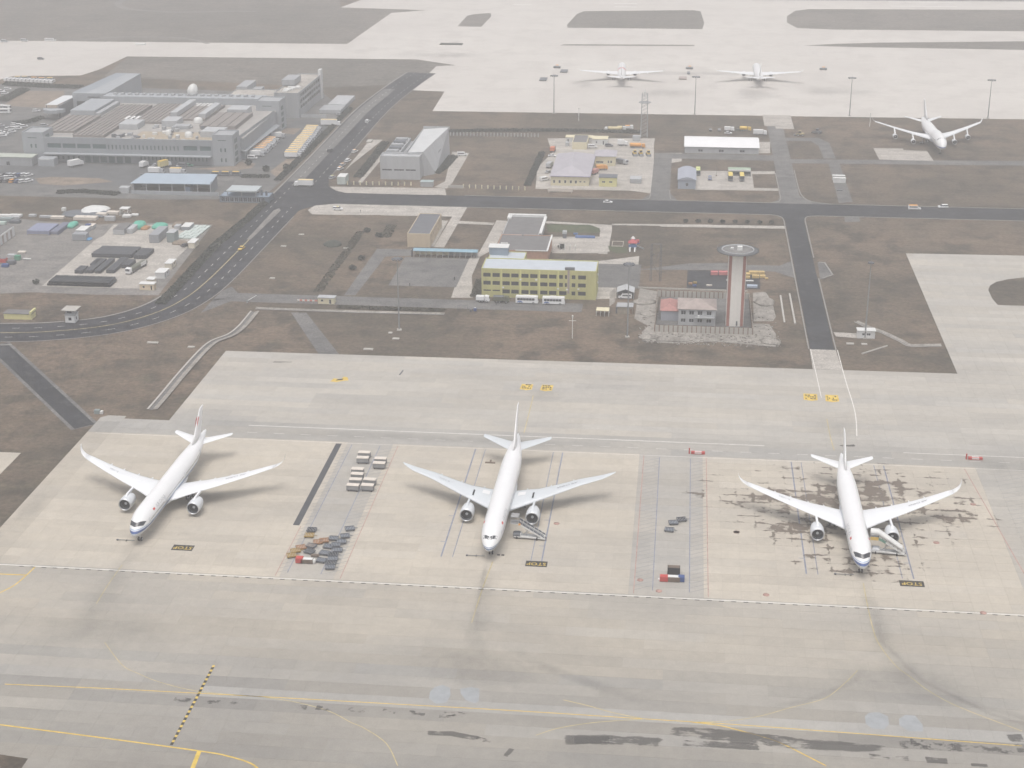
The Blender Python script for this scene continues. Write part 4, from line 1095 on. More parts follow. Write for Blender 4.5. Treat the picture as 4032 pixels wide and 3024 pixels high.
def dolly(label, loc, rz, deck, frame, group, sides=False):
    t = thing('cargo_dolly', label, 'dolly', loc, rz, group)
    q = MB(); q.box(-1.3,1.3,-1.1,1.1,.42,.56); q.build('deck', deck, t)
    q = MB()
    for s in (-1, 1): q.box(-1.36,1.36,s*1.1-.05,s*1.1+.05,.36,.72); q.box(s*1.3-.05,s*1.3+.05,-1.05,1.05,.36,.66)
    q.build('frame', frame, t)
    for k in range(6):
        q = MB(); q.tube((-1.1+k*.44,-1.0,.6),(-1.1+k*.44,1.0,.6),.06,None,6); q.build('roller', METAL, t)
    q = MB(); q.tube((1.3,-.3,.45),(2.3,0,.4),.045); q.tube((1.3,.3,.45),(2.3,0,.4),.045); q.build('drawbar', frame, t)
    small_wheels(t, [(-.95,-.85),(-.95,.85),(.95,-.85),(.95,.85)], .2, .14)
    if sides:
        q = MB(); q.box(-1.25,1.25,-1.05,1.05,.56,1.35); q.build('load', deck, t)
    return t
G_D = 'cargo dollies parked between the left and middle airliners'
spots = [('grey', (-91.5, 400.1), 20, 'farthest blue-grey dolly of the cluster, at its upper right'), ('grey', (-91.9, 395.4), 15, 'second farthest blue-grey dolly of the cluster'), ('grey', (-94.9, 393.6), 0, 'square blue-grey dolly alone at the upper middle of the cluster'),
    ('grey', (-92.2, 391.8), 10, 'blue-grey dolly at the right edge beside the red zone line'), ('grey', (-95.3, 388.6), -5, 'blue-grey dolly with a pale bar right of the orange pair'), ('grey', (-93.4, 389.7), 5, 'blue-grey dolly wedged in the middle of the dark cluster'),
    ('grey', (-92.2, 386.6), 8, 'blue-grey dolly on the right flank of the dark cluster'), ('grey', (-95.5, 384.6), -10, 'blue-grey dolly facing the brown open middle of the cluster'), ('dark', (-92.9, 383.8), 3, 'blackish dolly under the dark middle of the cluster'),
    ('grey', (-95.4, 380.1), -8, 'blue-grey dolly beside the small white barrel'), ('grey', (-92.4, 381.3), 4, 'blue-grey dolly third from the near end of the cluster'), ('dark', (-92.4, 378.8), 0, 'dark dolly second from the near end of the cluster'), ('grey', (-92.1, 376.4), 6, 'nearest blue-grey dolly of the cluster by the dashed white line'),
    ('dark', (-102.3, 398.3), 0, 'dark brown dolly alone at the upper left of the cluster'), ('ochre', (-102.2, 394.7), 5, 'yellow dolly just below the lone dark brown one'),
    ('orange', (-98.8, 390.9), 15, 'left one of the two orange dollies in line'), ('orange', (-97.3, 392.0), 15, 'right one of the two orange dollies in line'), ('orange', (-102.8, 387.2), 25, 'rusty orange dolly at the top of the slanting ochre row'),
    ('ochre', (-103.9, 385.0), 25, 'ochre dolly in the middle of the slanting row'), ('ochre', (-104.3, 382.2), 20, 'largest ochre dolly at the lower left end of the row'), ('dark', (-99.9, 385.0), -20, 'black dolly inside the ring of ochre and grey ones'), ('brown', (-100.2, 388.4), -15, 'grey-brown dolly beside the orange pair')]
DM = {'grey': (STEELB, STEELG), 'dark': (BLACKR, STEELG), 'ochre': (OCHRE, OCHRE), 'orange': (ORANGEB, ORANGEB), 'brown': (BROWNB, STEELG)}
protos = {}
for k, p, a, lab in spots:
    if k not in protos: protos[k] = dolly(lab, (*p, ZA), R(a), *DM[k], G_D)
    else: dup(protos[k], (*p, ZA), R(a), lab)
def crate(name, label, loc, lx, ly, h, mat, top=None, rz=0, legs=True):
    t = thing(name, label, 'equipment box', loc, rz)
    q = MB(); q.bbox(-lx/2,lx/2,-ly/2,ly/2,.18,h,.06); q.build('cabinet', mat, t)
    q = MB(); q.bbox(-lx/2+.15,lx/2-.15,-ly/2+.15,ly/2-.15,h,h+.06,.03); q.build('lid', top or mat, t)
    q = MB(); q.box(-lx/2+.1,lx/2-.1,-ly/2+.1,ly/2-.1,.0,.18); q.build('skid', STEELG, t)
    return t
crate('equipment_box', 'bright red equipment box at the near left of the dolly cluster', (*(-101.3, 379.1), ZA), 2.0, 1.6, 1.7, REDB)
crate('equipment_box', 'long dark brown equipment box touching the bright red one', (*(-99.1, 379.1), ZA), 3.4, 1.6, 1.3, BROWNB, OFFW)
q = MB(); q.lathe((0,0,0), [(0,.5),(.1,.62),(.7,.66),(1.2,.6),(1.25,.1)], 16, axis='z'); solo('barrel', q, OFFW, 'small white barrel at the end of the brown box', 'barrel', (*(-97.4, 379.0), ZA))
crate('equipment_box', 'flat dark crate behind the white barrel', (*(-97.8, 382.8), ZA), 2.2, 1.0, .7, BROWNB)
crate('equipment_box', 'red equipment box left of a brown and a blue one, between middle and right airliners', (*(-0.7, 378.7), ZA), 2.2, 1.6, 1.6, REDB)
crate('equipment_box', 'brown boxy generator between the red and the blue box', (*(1.8, 378.8), ZA), 3.6, 1.6, 1.5, BROWNB, OFFW)
crate('equipment_box', 'dark blue equipment box at the right end of the brown generator', (*(4.0, 379.0), ZA), 1.7, 1.6, 1.6, BLUEB)
crate('equipment_box', 'black upright cabinet behind the brown generator', (*(1.9, 383.0), ZA), 3.4, 1.8, 2.2, BLACKR, BROWNB)
q = MB(); q.bbox(-.5,.5,-.4,.4,0,.7,.1); solo('barrel', q, OFFW, 'small white drum at the left of the red box, between middle and right airliners', 'barrel', (*(-1.8, 378.6), ZA))
t = dup(protos['grey'], (*(1.4, 413.4), ZA), R(10), 'middle one of three dollies alone between the middle and right airliners', 'three dollies between the middle and right airliners')
dup(protos['grey'], (*(0.3, 408.7), ZA), R(-5), 'nearest of three dollies alone between the middle and right airliners', 'three dollies between the middle and right airliners')
dup(protos['dark'], (*(3.8, 415.7), ZA), R(15), 'farthest and smallest of three dollies between the middle and right airliners', 'three dollies between the middle and right airliners')
for p, lab in (((8.6, 464.3), 'red and white barrier box on the service road between the middle and right stands'), ((96.0, 468.6), 'red barrier box on the service road right of the right airliner')):
    t = thing('barrier_box', lab, 'barrier', (*p, ZA))
    q = MB(); q.bbox(-2.2,2.2,-.5,.5,.1,.9,.1); q.build('body', REDB, t)
    q = MB(); q.box(-1.1,1.1,-.54,-.5,.3,.75); q.box(-1.1,1.1,-.3,.3,.9,.93); q.build('panel', OFFW, t)
    q = MB(); q.box(-3.0,-2.6,-.2,.2,0,1.9); q.build('post', REDB, t)
# boarding stairs: local x runs from the foot (positive) up to the door (0)
def stairs(label, loc, rz, covered):
    t = thing('boarding_stairs', label, 'boarding stairs', loc, rz)
    L, H = 9.0, 4.9
    q = MB(); q.box(.5,9.2,-1.1,1.1,.55,.85); q.box(.6,2.6,-.9,.9,.85,1.5); q.build('chassis', OFFW, t)
    q = MB(); q.bbox(.3,2.3,-1.05,1.05,.5,1.75,.3); q.build('cab', GREYP if covered else STEELG, t)
    q = MB(); q.box(.26,.3,-.85,.85,1.1,1.65); q.build('cab_window', GLASS, t)
    small_wheels(t, [(1.4,-.95),(1.4,.95),(7.2,-.95),(7.2,.95)], .45, .3)
    q = MB()
    for s in (-1, 1):
        q.add([(9.6,s*.95,.2),(9.6,s*.95,.75),(1.9,s*.95,H+.2),(1.9,s*.95,H-.35)], [(0,1,2,3)]); q.add([(9.6,s*1.05,.2),(9.6,s*1.05,.75),(1.9,s*1.05,H+.2),(1.9,s*1.05,H-.35)], [(0,1,2,3)])
        q.add([(9.6,s*.95,.75),(9.6,s*1.05,.75),(1.9,s*1.05,H+.2),(1.9,s*.95,H+.2)], [(0,1,2,3)])
    q.build('stringer', OFFW, t)
    for k in range(20):
        f = k/19; x = 9.5-7.6*f; z = .35+(H-.35)*f
        st = MB(); st.box(x-.2,x+.2,-.94,.94,z-.05,z+.03); st.build('step', STEELG, t)
    q = MB(); q.box(-.3,1.95,-1.3,1.3,H-.15,H); q.build('platform', GREYP, t)
    for s in (-1, 1):
        q = MB()
        q.tube((9.5,s*1.0,1.35),(1.9,s*1.0,H+1.05),.05); q.tube((1.9,s*1.0,H+1.05),(-.2,s*1.2,H+1.05),.05)
        for k in range(8):
            f = k/7; x = 9.4-7.5*f; z = .4+(H-.4)*f; q.tube((x,s*1.0,z),(x,s*1.0,z+.95),.035)
        q.build('handrail', METAL, t)
        for k in range(7):
            f0, f1 = (k+.1)/7, (k+.9)/7; a = lambda f, d: (9.4-7.5*f, s*1.02, .55+(H-.4)*f+d)
            q = MB(); q.add([a(f0,0),a(f1,0),a(f1,.75),a(f0,.75)], [(0,1,2,3)]); q.build('side_panel', OFFW if covered else STEELB, t, fix=False)
    if covered:
        q = MB()
        prof = [(-1.15,0.0),(-1.1,1.0),(-.6,1.35),(0,1.45),(.6,1.35),(1.1,1.0),(1.15,0.0)]
        ra = [(8.6, y, 1.6+z*.8) for y, z in prof]; rb = [(1.8, y, H+.95+z) for y, z in prof]; rc = [(-.4, y, H+.95+z) for y, z in prof]
        q.loft([ra, rb, rc], cap=False); q.build('canopy', OFFW, t, fix=False)
        q = MB(); q.box(-.3,1.9,-1.34,-1.3,H-.5,H+.5); q.build('platform_panel', AMBER, t)
        q = MB(); q.add([(1.9,-1.18,H-.4),(3.9,-1.18,H-1.4),(3.9,-1.18,H-.6),(3.0,-1.18,H-.1),(1.9,-1.18,H+.3)], [(0,1,2,3,4)]); q.build('side_stripe', M('green_stripe', (.16,.30,.24), .5, .1), t, fix=False)
    else:
        q = MB(); q.box(-.4,1.95,-1.35,1.35,H+.0,H+.05); q.add([(-.4,-1.35,H+2.1),(1.9,-1.35,H+2.1),(1.9,1.35,H+2.1),(-.4,1.35,H+2.1)], [(0,1,2,3)]); q.build('platform_roof', CURTAIN, t)
        for x in (-.3, 1.8):
            for y in (-1.3, 1.3):
                q = MB(); q.tube((x,y,H),(x,y,H+2.1),.04); q.build('roof_post', METAL, t)
        q = MB(); q.bbox(1.9,2.5,-1.3,-.8,H-.4,H+.1,.05); q.build('lamp_box', ORNG, t)
    q = MB(); q.tube((3.0,0,.9),(5.0,0,2.8),.12); q.tube((4.0,-.6,.8),(4.0,-.6,2.9),.07); q.tube((4.0,.6,.8),(4.0,.6,2.9),.07); q.build('lift_strut', METAL, t)
    return t
stairs('open boarding stairs with grey platform roof at the middle airliner', (*(-44.2, 400.4), ZA), R(-4), False)
stairs('white covered boarding stairs with amber panel at the right airliner', (*(56.5, 401.4), ZA), R(-6), True)
for p, lab in (((-153.5, 386.8), 'tow bar lying at the nose wheel of the left airliner'), ((-53.0, 387.5), 'tow bar lying at the nose wheel of the middle airliner'), ((48.3, 386.9), 'tow bar lying at the nose wheel of the right airliner')):
    t = thing('tow_bar', lab, 'tow bar', (*p, ZA))
    q = MB(); q.tube((-2.4,0,.3),(2.4,0,.3),.09); q.build('bar', STEELG, t)
    q = MB(); q.box(-2.9,-2.4,-.25,.25,.15,.45); q.build('hitch', STEELG, t)
    small_wheels(t, [(0,-.3),(0,.3)], .22, .12)
t = thing('wheel_chocks', 'pair of dark chocks right of the middle airliner nose wheel', 'wheel chock', (*(-46.4, 388.9), ZA))
for k in range(2):
    q = MB(); q.xprism([(-.25,0),(.25,0),(0,.35)], -.9+k*1.2, -.1+k*1.2); q.build('chock', BLACKR, t)
q = MB(); q.box(-1.6,1.6,-.35,.35,0,.25); q.box(-.25,.25,.35,2.0,0,.2); solo('ground_plate', q, BROWNB, 'dark T-shaped metal frame lying left of the middle airliner tail', 'metal frame', (*(-56.8, 450.7), ZA))
q = MB(); q.tube((0,-2.2,.1),(.4,2.2,.1),.22); solo('loose_pole', q, STEELG, 'short dark pole lying alone on the empty upper apron', 'pole', (*(-98.8, 526.2), ZA))

# ---------------------------------------------------------------- vehicles (local: length along x, front at +x)
CAR = {k: M('car_'+k, c, .35, .05, .4, spec=.5, fine=False) for k, c in dict(white=(.78,.78,.78), silver=(.45,.46,.48), black=(.03,.03,.035), grey=(.16,.165,.18), blue=(.06,.09,.2), red=(.42,.05,.05), yellow=(.72,.48,.08), orange=(.72,.33,.07), green=(.10,.28,.20), olive=(.10,.105,.07)).items()}
LAMP = M('lamp_glass', (.72,.72,.68), .2, .05, .5, fine=False)
def vwheels(t, xs, w, r, tw=.26):
    for x in xs:
        for s in (-1, 1):
            q = MB(); y = s*(w/2-.1)
            q.lathe((x,y-tw/2,r), [(0,r*.55),(0,r*.9),(tw*.2,r),(tw*.8,r),(tw,r*.9),(tw,r*.55)], 12); wh = q.build('wheel', RUBBER, t)
            q = MB(); q.lathe((x,y-tw/2,r), [(.02,.02),(.02,r*.55),(tw-.02,r*.55),(tw-.02,.02)], 10); q.build('rim', METAL, wh)
def headlights(t, x, w, z):
    for s in (-1, 1):
        q = MB(); q.bbox(x-.06,x+.02,s*(w/2-.32)-.16,s*(w/2-.32)+.16,z-.1,z+.1,.03); q.build('headlight', LAMP, t)
def car(label, loc, rz, col, group=None, kind='sedan', name='car', cat='car', sign=None):
    t = thing(name, label, cat, loc, rz, group)
    L, W = (4.6, 1.8) if kind == 'sedan' else (4.9, 1.9)
    q = MB()
    if kind == 'sedan': lo = [(-2.3,.35),(2.3,.35),(2.3,.62),(2.2,.78),(1.0,.92),(-1.6,.95),(-2.25,.88)]
    else: lo = [(-2.45,.4),(2.45,.4),(2.45,.8),(2.35,1.0),(1.3,1.08),(-2.4,1.1)]
    q.yprism(lo, -W/2, W/2); q.build('body', CAR[col], t)
    top = [(-1.7,.94),(-1.15,1.42),(.15,1.45),(1.0,.92)] if kind == 'sedan' else [(-2.35,1.08),(-2.2,1.72),(.6,1.75),(1.4,1.07)]
    q = MB(); q.yprism(top, -W/2+.12, W/2-.12); q.build('windows', GLASS, t)
    zr = 1.42 if kind == 'sedan' else 1.72; a, b = (-1.2,.25) if kind == 'sedan' else (-2.22,.7)
    q = MB(); q.bbox(a,b,-W/2+.1,W/2-.1,zr-.02,zr+.07,.04); q.build('roof', CAR[col], t)
    vwheels(t, (-1.4,1.4), W, .33); headlights(t, 2.3 if kind == 'sedan' else 2.45, W, .68)
    if sign:
        q = MB(); q.bbox(-.5,.4,-.7,.7,zr+.07,zr+.2,.05); q.build('roof_rack', sign, t)
    return t
def van(label, loc, rz, col, group=None, top=None, L=5.6):
    t = thing('van', label, 'van', loc, rz, group)
    h = L/2; q = MB(); q.yprism([(-h,.4),(h,.4),(h,.95),(h-.75,1.15),(h-1.5,2.1),(-h,2.2)], -.95, .95); q.build('body', CAR[col], t)
    q = MB(); q.yprism([(h-.72,1.2),(h-1.38,2.02),(h-1.45,1.98),(h-.82,1.15)], -.85, .85); q.build('windscreen', GLASS, t)
    for s in (-1, 1):
        q = MB(); q.box(-h+.4,h-1.7,min(s*.95,s*.97),max(s*.95,s*.97),1.3,1.85); q.build('side_windows', GLASS, t)
    if top:
        q = MB(); q.bbox(-h+.3,h-1.7,-.8,.8,2.2,2.42,.08); q.build('roof_panel', top, t)
    vwheels(t, (-h+1.1,h-1.1), 1.9, .36); headlights(t, h, 1.9, .8)
    return t
def box_truck(label, loc, rz, boxm, roofm, cabm, group=None, L=9.5, H=3.7, name='box_truck', cat='truck'):
    t = thing(name, label, cat, loc, rz, group); h = L/2
    q = MB(); q.box(-h,h-2.2,-1.25,1.25,1.0,H); q.build('cargo_box', boxm, t)
    q = MB(); q.bbox(-h+.02,h-2.22,-1.24,1.24,H,H+.1,.05); q.build('box_roof', roofm, t)
    q = MB(); q.yprism([(h-1.95,.6),(h,.6),(h,1.5),(h-.25,2.6),(h-1.95,2.75)], -1.15, 1.15); q.build('cab', cabm, t)
    q = MB(); q.yprism([(h+.01,1.55),(h-.22,2.5),(h-.3,2.45),(h-.1,1.5)], -1.0, 1.0); q.build('windscreen', GLASS, t)
    q = MB(); q.box(-h+.2,h-.4,-.5,.5,.55,.98); q.build('chassis', STEELG, t)
    vwheels(t, (-h+1.5,-h+2.6,h-1.2), 2.4, .5, .35); headlights(t, h, 2.2, .85)
    return t
def bus(label, loc, rz, body, stripe, roofm, group=None, L=9.2, name='bus'):
    t = thing(name, label, 'bus', loc, rz, group); h = L/2
    q = MB(); q.yprism([(-h,.4),(h,.4),(h+.02,1.3),(h-.15,3.0),(-h+.1,3.05),(-h,2.9)], -1.22, 1.22); q.build('body', body, t)
    q = MB(); q.bbox(-h+.15,h-.25,-1.15,1.15,3.02,3.16,.08); q.bbox(-1.5,1.0,-.8,.8,3.16,3.4,.08); q.build('roof', roofm, t)
    for s in (-1, 1):
        for k in range(6):
            q = MB(); w = (L-2.0)/6; x = -h+.7+k*w; q.box(x,x+w-.1,min(s*1.22,s*1.245),max(s*1.22,s*1.245),1.55,2.5); q.build('side_window', GLASS, t)
        q = MB(); y = s*1.235; q.add([(-h+.4,y,.6),(-h+3.2,y,.6),(-h+2.2,y,1.35),(-h+1.2,y,1.35)], [(0,1,2,3)]); q.build('side_graphic', stripe, t, fix=False)
    q = MB(); q.yprism([(h+.03,1.35),(h-.1,2.75),(h-.2,2.7),(h-.05,1.3)], -1.1, 1.1); q.build('windscreen', GLASS, t)
    vwheels(t, (-h+2.0,h-1.9), 2.4, .48, .32); headlights(t, h, 2.3, .85)
    return t
def tanker(label, loc, rz, tank, cabm, group=None, L=9.0):
    t = thing('tank_truck', label, 'truck', loc, rz, group); h = L/2
    q = MB(); q.lathe((-h,0,1.9), [(0,.3),(.15,.95),(.4,1.1),(L-2.6,1.1),(L-2.35,.95),(L-2.2,.3)], 20, axis='x'); q.build('tank', tank, t)
    q = MB(); q.yprism([(h-1.9,.6),(h,.6),(h,1.5),(h-.25,2.5),(h-1.9,2.6)], -1.15, 1.15); q.build('cab', cabm, t)
    q = MB(); q.yprism([(h+.01,1.5),(h-.2,2.4),(h-.3,2.35),(h-.1,1.45)], -1.0, 1.0); q.build('windscreen', GLASS, t)
    q = MB(); q.box(-h+.2,h-.4,-.5,.5,.55,.95); q.build('chassis', STEELG, t)
    vwheels(t, (-h+1.3,-h+2.4,h-1.2), 2.4, .5, .35)
    return t
def excavator(label, loc, rz, paint, cat='loader'):
    t = thing('wheel_loader', label, cat, loc, rz)
    q = MB(); q.bbox(-2.4,.6,-1.0,1.0,.9,1.9,.2); q.build('engine_hood', paint, t)
    q = MB(); q.bbox(-.6,.9,-.75,.75,1.9,3.0,.1); q.build('cab', GLASS, t)
    q = MB(); q.bbox(-.65,.95,-.8,.8,3.0,3.1,.05); q.build('cab_roof', paint, t)
    q = MB(); q.tube((.8,-.5,1.5),(2.9,-.5,.9),.14); q.tube((.8,.5,1.5),(2.9,.5,.9),.14); q.build('lift_arm', paint, t)
    q = MB(); q.xprism([(2.7,.2),(3.7,.25),(3.5,.5),(3.0,1.2),(2.7,1.2)], -1.2, 1.2); 
    q.v = [(b, a, c) for a, b, c in q.v]; q.build('bucket', STEELG, t)
    vwheels(t, (-1.5,1.2), 2.2, .65, .5)
    return t
# ---------------------------------------------------------------- people
def person_mesh(name):
    me = bpy.data.meshes.new(name)
    V = [(0,0,.95),(0,0,1.2),(0,0,1.42),(0,.02,1.52),(0,.02,1.66),(.1,0,.9),(.11,.03,.5),(.11,-.02,.08),(.11,.14,.04),(-.1,0,.9),(-.12,-.04,.5),(-.12,-.06,.08),(-.12,.1,.04),
         (.19,0,1.4),(.24,.02,1.13),(.24,.12,.9),(-.19,0,1.4),(-.25,0,1.13),(-.24,.08,.9)]
    E = [(0,1),(1,2),(2,3),(3,4),(0,5),(5,6),(6,7),(7,8),(0,9),(9,10),(10,11),(11,12),(2,13),(13,14),(14,15),(2,16),(16,17),(17,18)]
    r = [.15,.14,.15,.06,.105,.1,.075,.05,.045,.1,.075,.05,.045,.075,.055,.045,.075,.055,.045]
    me.from_pydata(V, E, [])
    ob = bpy.data.objects.new('tmp', me); COL.objects.link(ob)
    ob.modifiers.new('skin', 'SKIN'); ob.modifiers.new('sub', 'SUBSURF').levels = 1
    for i, sv in enumerate(me.skin_vertices[0].data): sv.radius = (r[i], r[i]*.85); sv.use_root = (i == 0)
    dg = bpy.context.evaluated_depsgraph_get(); m2 = bpy.data.meshes.new_from_object(ob.evaluated_get(dg)); m2.name = name
    bpy.data.objects.remove(ob); bpy.data.meshes.remove(me)
    for c in ((.045,.045,.06),(.42,.28,.21),(.03,.025,.02)): pass
    m2.materials.clear()
    m2.materials.append(M('dark_clothes', (.045,.047,.06), .9, .2, 4)); m2.materials.append(M('skin_tone', (.42,.28,.21), .6, .1, 4)); m2.materials.append(M('dark_hair', (.03,.025,.02), .8, .1, 4)); m2.materials.append(M('dark_trousers', (.06,.06,.065), .9, .2, 4))
    for p in m2.polygons:
        z = p.center.z; p.use_smooth = True
        p.material_index = 2 if z > 1.68 or (z > 1.58 and p.center.y < -.01) else 1 if z > 1.5 or (abs(p.center.x) > .2 and z < .92) else 3 if z < .92 else 0
    return m2
PERSON = person_mesh('person')
def person(label, loc, rz):
    o = bpy.data.objects.new('person', PERSON); COL.objects.link(o); o.location = (*loc, .04); o.rotation_euler = (0,0,rz)
    return tag(o, label, 'person')

# ---------------------------------------------------------------- building helpers
def wall_open(mb, p0, p1, H, ops, depth=.18, z0=0.0, m=0):
    """vertical wall from p0 to p1 (outside on the right-hand side) with real openings; ops: (a, b, za, zb) along the wall"""
    L = math.dist(p0, p1); d = ((p1[0]-p0[0])/L, (p1[1]-p0[1])/L); n = (d[1], -d[0])
    xs = sorted({0.0, L} | {min(max(v, 0), L) for o in ops for v in o[:2]}); zs = sorted({z0, H} | {v for o in ops for v in o[2:]})
    P = lambda a, z, k=0.0: (p0[0]+d[0]*a-n[0]*k, p0[1]+d[1]*a-n[1]*k, z)
    for a, b in zip(xs[:-1], xs[1:]):
        for c, e in zip(zs[:-1], zs[1:]):
            ma, mz = (a+b)/2, (c+e)/2
            if any(o[0] < ma < o[1] and o[2] < mz < o[3] for o in ops): continue
            mb.add([P(a,c), P(b,c), P(b,e), P(a,e)], [(0,1,2,3)], m)
    for a, b, c, e in ops:
        mb.add([P(a,c), P(b,c), P(b,c,depth), P(a,c,depth)], [(0,1,2,3)], m); mb.add([P(a,e), P(b,e), P(b,e,depth), P(a,e,depth)], [(0,1,2,3)], m)
        mb.add([P(a,c), P(a,e), P(a,e,depth), P(a,c,depth)], [(0,1,2,3)], m); mb.add([P(b,c), P(b,e), P(b,e,depth), P(b,c,depth)], [(0,1,2,3)], m)
    return P
def fill_windows(t, P, ops, depth=.18, mat=None, frame=None, mull=True):
    for a, b, c, e in ops:
        q = MB(); k = depth-.06; fr = .07
        for (x0, x1, z0, z1) in ((a,b,c,c+fr),(a,b,e-fr,e),(a,a+fr,c+fr,e-fr),(b-fr,b,c+fr,e-fr)) + (((a+(b-a)/2-.04,a+(b-a)/2+.04,c+fr,e-fr),) if mull and b-a > 1.4 else ()):
            q.add([P(x0,z0,k), P(x1,z0,k), P(x1,z1,k), P(x0,z1,k)], [(0,1,2,3)])
        w = q.build('window', frame or GREYP, t, fix=False)
        q = MB(); q.add([P(a,c,depth-.02), P(b,c,depth-.02), P(b,e,depth-.02), P(a,e,depth-.02)], [(0,1,2,3)]); q.build('pane', mat or GLASS, w, fix=False)
def block(t, x0, x1, y0, y1, H, wallm, roofm, fr=(), rt=(), lf=(), parapet=.5, z0=0.0, roof_name='roof', wmat=None, frame=None, wall_name='wall'):
    """walls with openings (front, right, left), flat roof behind a parapet"""
    mb = MB(); th = .3
    Pf = wall_open(mb, (x0,y0), (x1,y0), H, list(fr), z0=z0); Pr = wall_open(mb, (x1,y0), (x1,y1), H, list(rt), z0=z0)
    Pb = wall_open(mb, (x1,y1), (x0,y1), H, [], z0=z0); Pl = wall_open(mb, (x0,y1), (x0,y0), H, list(lf), z0=z0)
    if parapet:
        for a in ((x0,x1,y0,y0+th),(x0,x1,y1-th,y1),(x0,x0+th,y0+th,y1-th),(x1-th,x1,y0+th,y1-th)): mb.sheet(rect(*a), H)
        i = th
        for p, q_ in (((x0+i,y0+i),(x1-i,y0+i)),((x1-i,y0+i),(x1-i,y1-i)),((x1-i,y1-i),(x0+i,y1-i)),((x0+i,y1-i),(x0+i,y0+i))):
            mb.add([(*p,H-parapet),(*q_,H-parapet),(*q_,H),(*p,H)], [(0,1,2,3)])
    w = mb.build(wall_name, wallm, t, fix=False)
    i = th if parapet else -.25
    q = MB(); zr = H-parapet
    if parapet: q.sheet(rect(x0+i,x1-i,y0+i,y1-i), zr+.01)
    else: q.box(x0+i,x1-i,y0+i,y1-i,H+.005,H+.22)
    r = q.build(roof_name, roofm, t, fix=False)
    for P, o in ((Pf, fr), (Pr, rt), (Pl, lf)): fill_windows(t, P, o, mat=wmat, frame=frame)
    return w, r
def hip_roof(x0, x1, y0, y1, z0, h, o=.5, ridge=None):
    x0 -= o; x1 += o; y0 -= o; y1 += o; mb = MB(); W, D = x1-x0, y1-y0
    if W >= D: a, b = (x0+D*.5, (y0+y1)/2), (x1-D*.5, (y0+y1)/2)
    else: a, b = ((x0+x1)/2, y0+W*.5), ((x0+x1)/2, y1-W*.5)
    v = [(x0,y0,z0),(x1,y0,z0),(x1,y1,z0),(x0,y1,z0),(*a,z0+h),(*b,z0+h)]
    fs = [(0,1,5,4),(1,2,5),(2,3,4,5),(3,0,4)] if W >= D else [(0,1,4),(1,2,5,4),(2,3,5),(3,0,4,5)]
    mb.add(v, fs); mb.add([(x,y,z0-.12) for x,y,_ in v[:4]], [(3,2,1,0)])
    for i in range(4):
        j = (i+1) % 4; mb.add([v[i], v[j], (v[j][0],v[j][1],z0-.12), (v[i][0],v[i][1],z0-.12)], [(0,1,2,3)])
    return mb
YEL = M('yellow_wall', (.50,.48,.21), .85, .14, .35, streak=True)
YELP = M('yellow_pilaster', (.62,.60,.26), .85, .1, .35, streak=True)
ROOFB = M('pale_blue_roof', (.50,.54,.58), .6, .08, .25)
ROOFD = M('dark_felt_roof', (.17,.165,.165), .9, .15, .3)
ROOFS = M('slate_roof', (.14,.145,.16), .85, .12, .3)
BEIGE = M('beige_wall', (.56,.46,.33), .85, .1, .4, streak=True)
BRICK = M('brick_wall', (.46,.26,.18), .9, .15, .8)
WHITEW = M('white_wall', (.66,.66,.65), .8, .08, .4, streak=True)
GREYW = M('grey_wall', (.36,.37,.38), .85, .12, .35, streak=True)
GREYW2 = M('pale_grey_wall', (.44,.45,.46), .8, .1, .35, streak=True)
CREAMW = M('cream_wall', (.68,.62,.44), .8, .08, .4, streak=True)
LYEL = M('lemon_wall', (.66,.62,.30), .8, .08, .4, streak=True)
MAUVE = M('mauve_roof', (.42,.40,.43), .7, .1, .25)
BLUER = M('blue_sheet_roof', (.24,.38,.46), .55, .12, .4)
REDR = M('red_tile_roof', (.40,.20,.18), .8, .2, .5)
GREYR = M('worn_tile_roof', (.38,.32,.295), .85, .2, .4)
DARKG = M('dark_window', (.05,.055,.06), .3, .2, .8, spec=.5)
WOODT = M('weathered_wood', (.33,.29,.23), .9, .2, .8)
CONW = M('concrete_panel', (.44,.42,.385), .9, .12, .6, streak=True)
RUST = M('rusty_brown', (.22,.15,.11), .9, .2, .8)
TOWR = M('tower_red', (.38,.17,.14), .8, .15, .4, streak=True)
TOWW = M('tower_white', (.78,.75,.70), .8, .08, .3, streak=True)

# ---------------------------------------------------------------- yellow three-storey building
t = thing('yellow_building', 'long yellow three-storey building with a pale roof and two buses in front', 'building', (-80.6, 616.6, 0))
s = 1/26.2
cols = [(425,505),(525,605),(633,713),(730,810),(838,918),(935,1015),(1043,1123),(1140,1220),(1248,1290),(1312,1334),(1385,1425),(1455,1538)]
ops = []
for i, (a, b) in enumerate(cols):
    a, b = (a-405)*s, (b-405)*s
    ops += [(a, b, 8.75, 10.45), (a, b, 5.3, 7.0)]
    if i < 2: ops.append((a, b, 2.6, 3.2))
    elif i not in (8, 9): ops.append((a, b, 1.75, 3.45))
ops.append(((1250-405)*s, (1330-405)*s, 1.75, 3.45))
block(t, 0, 47.5, 0, 15, 12.4, YEL, ROOFB, fr=ops, rt=[(3,4.2,9,10.4),(3,4.2,5.4,6.8),(9,10.2,9,10.4)], parapet=.35, frame=DARKM)
for x in (605, 815, 1020, 1225):
    q = MB(); a = (x-405)*s; q.box(a+.3,a+.95,-.1,-.005,0,12.1); q.build('pilaster', YELP, t)
q = MB(); q.box((1340-405)*s,(1362-405)*s,-.3,-.005,2.6,12.6); q.build('duct', GREYR, t)
q = MB(); q.box((1310-405)*s,(1415-405)*s,.4,1.8,12.06,13.4); q.build('roof_unit', STEELG, t)
block(t, .4, 15.9, 15.02, 29.6, 11.0, YEL, ROOFB, parapet=.3, wall_name='annex_wall', roof_name='annex_roof')
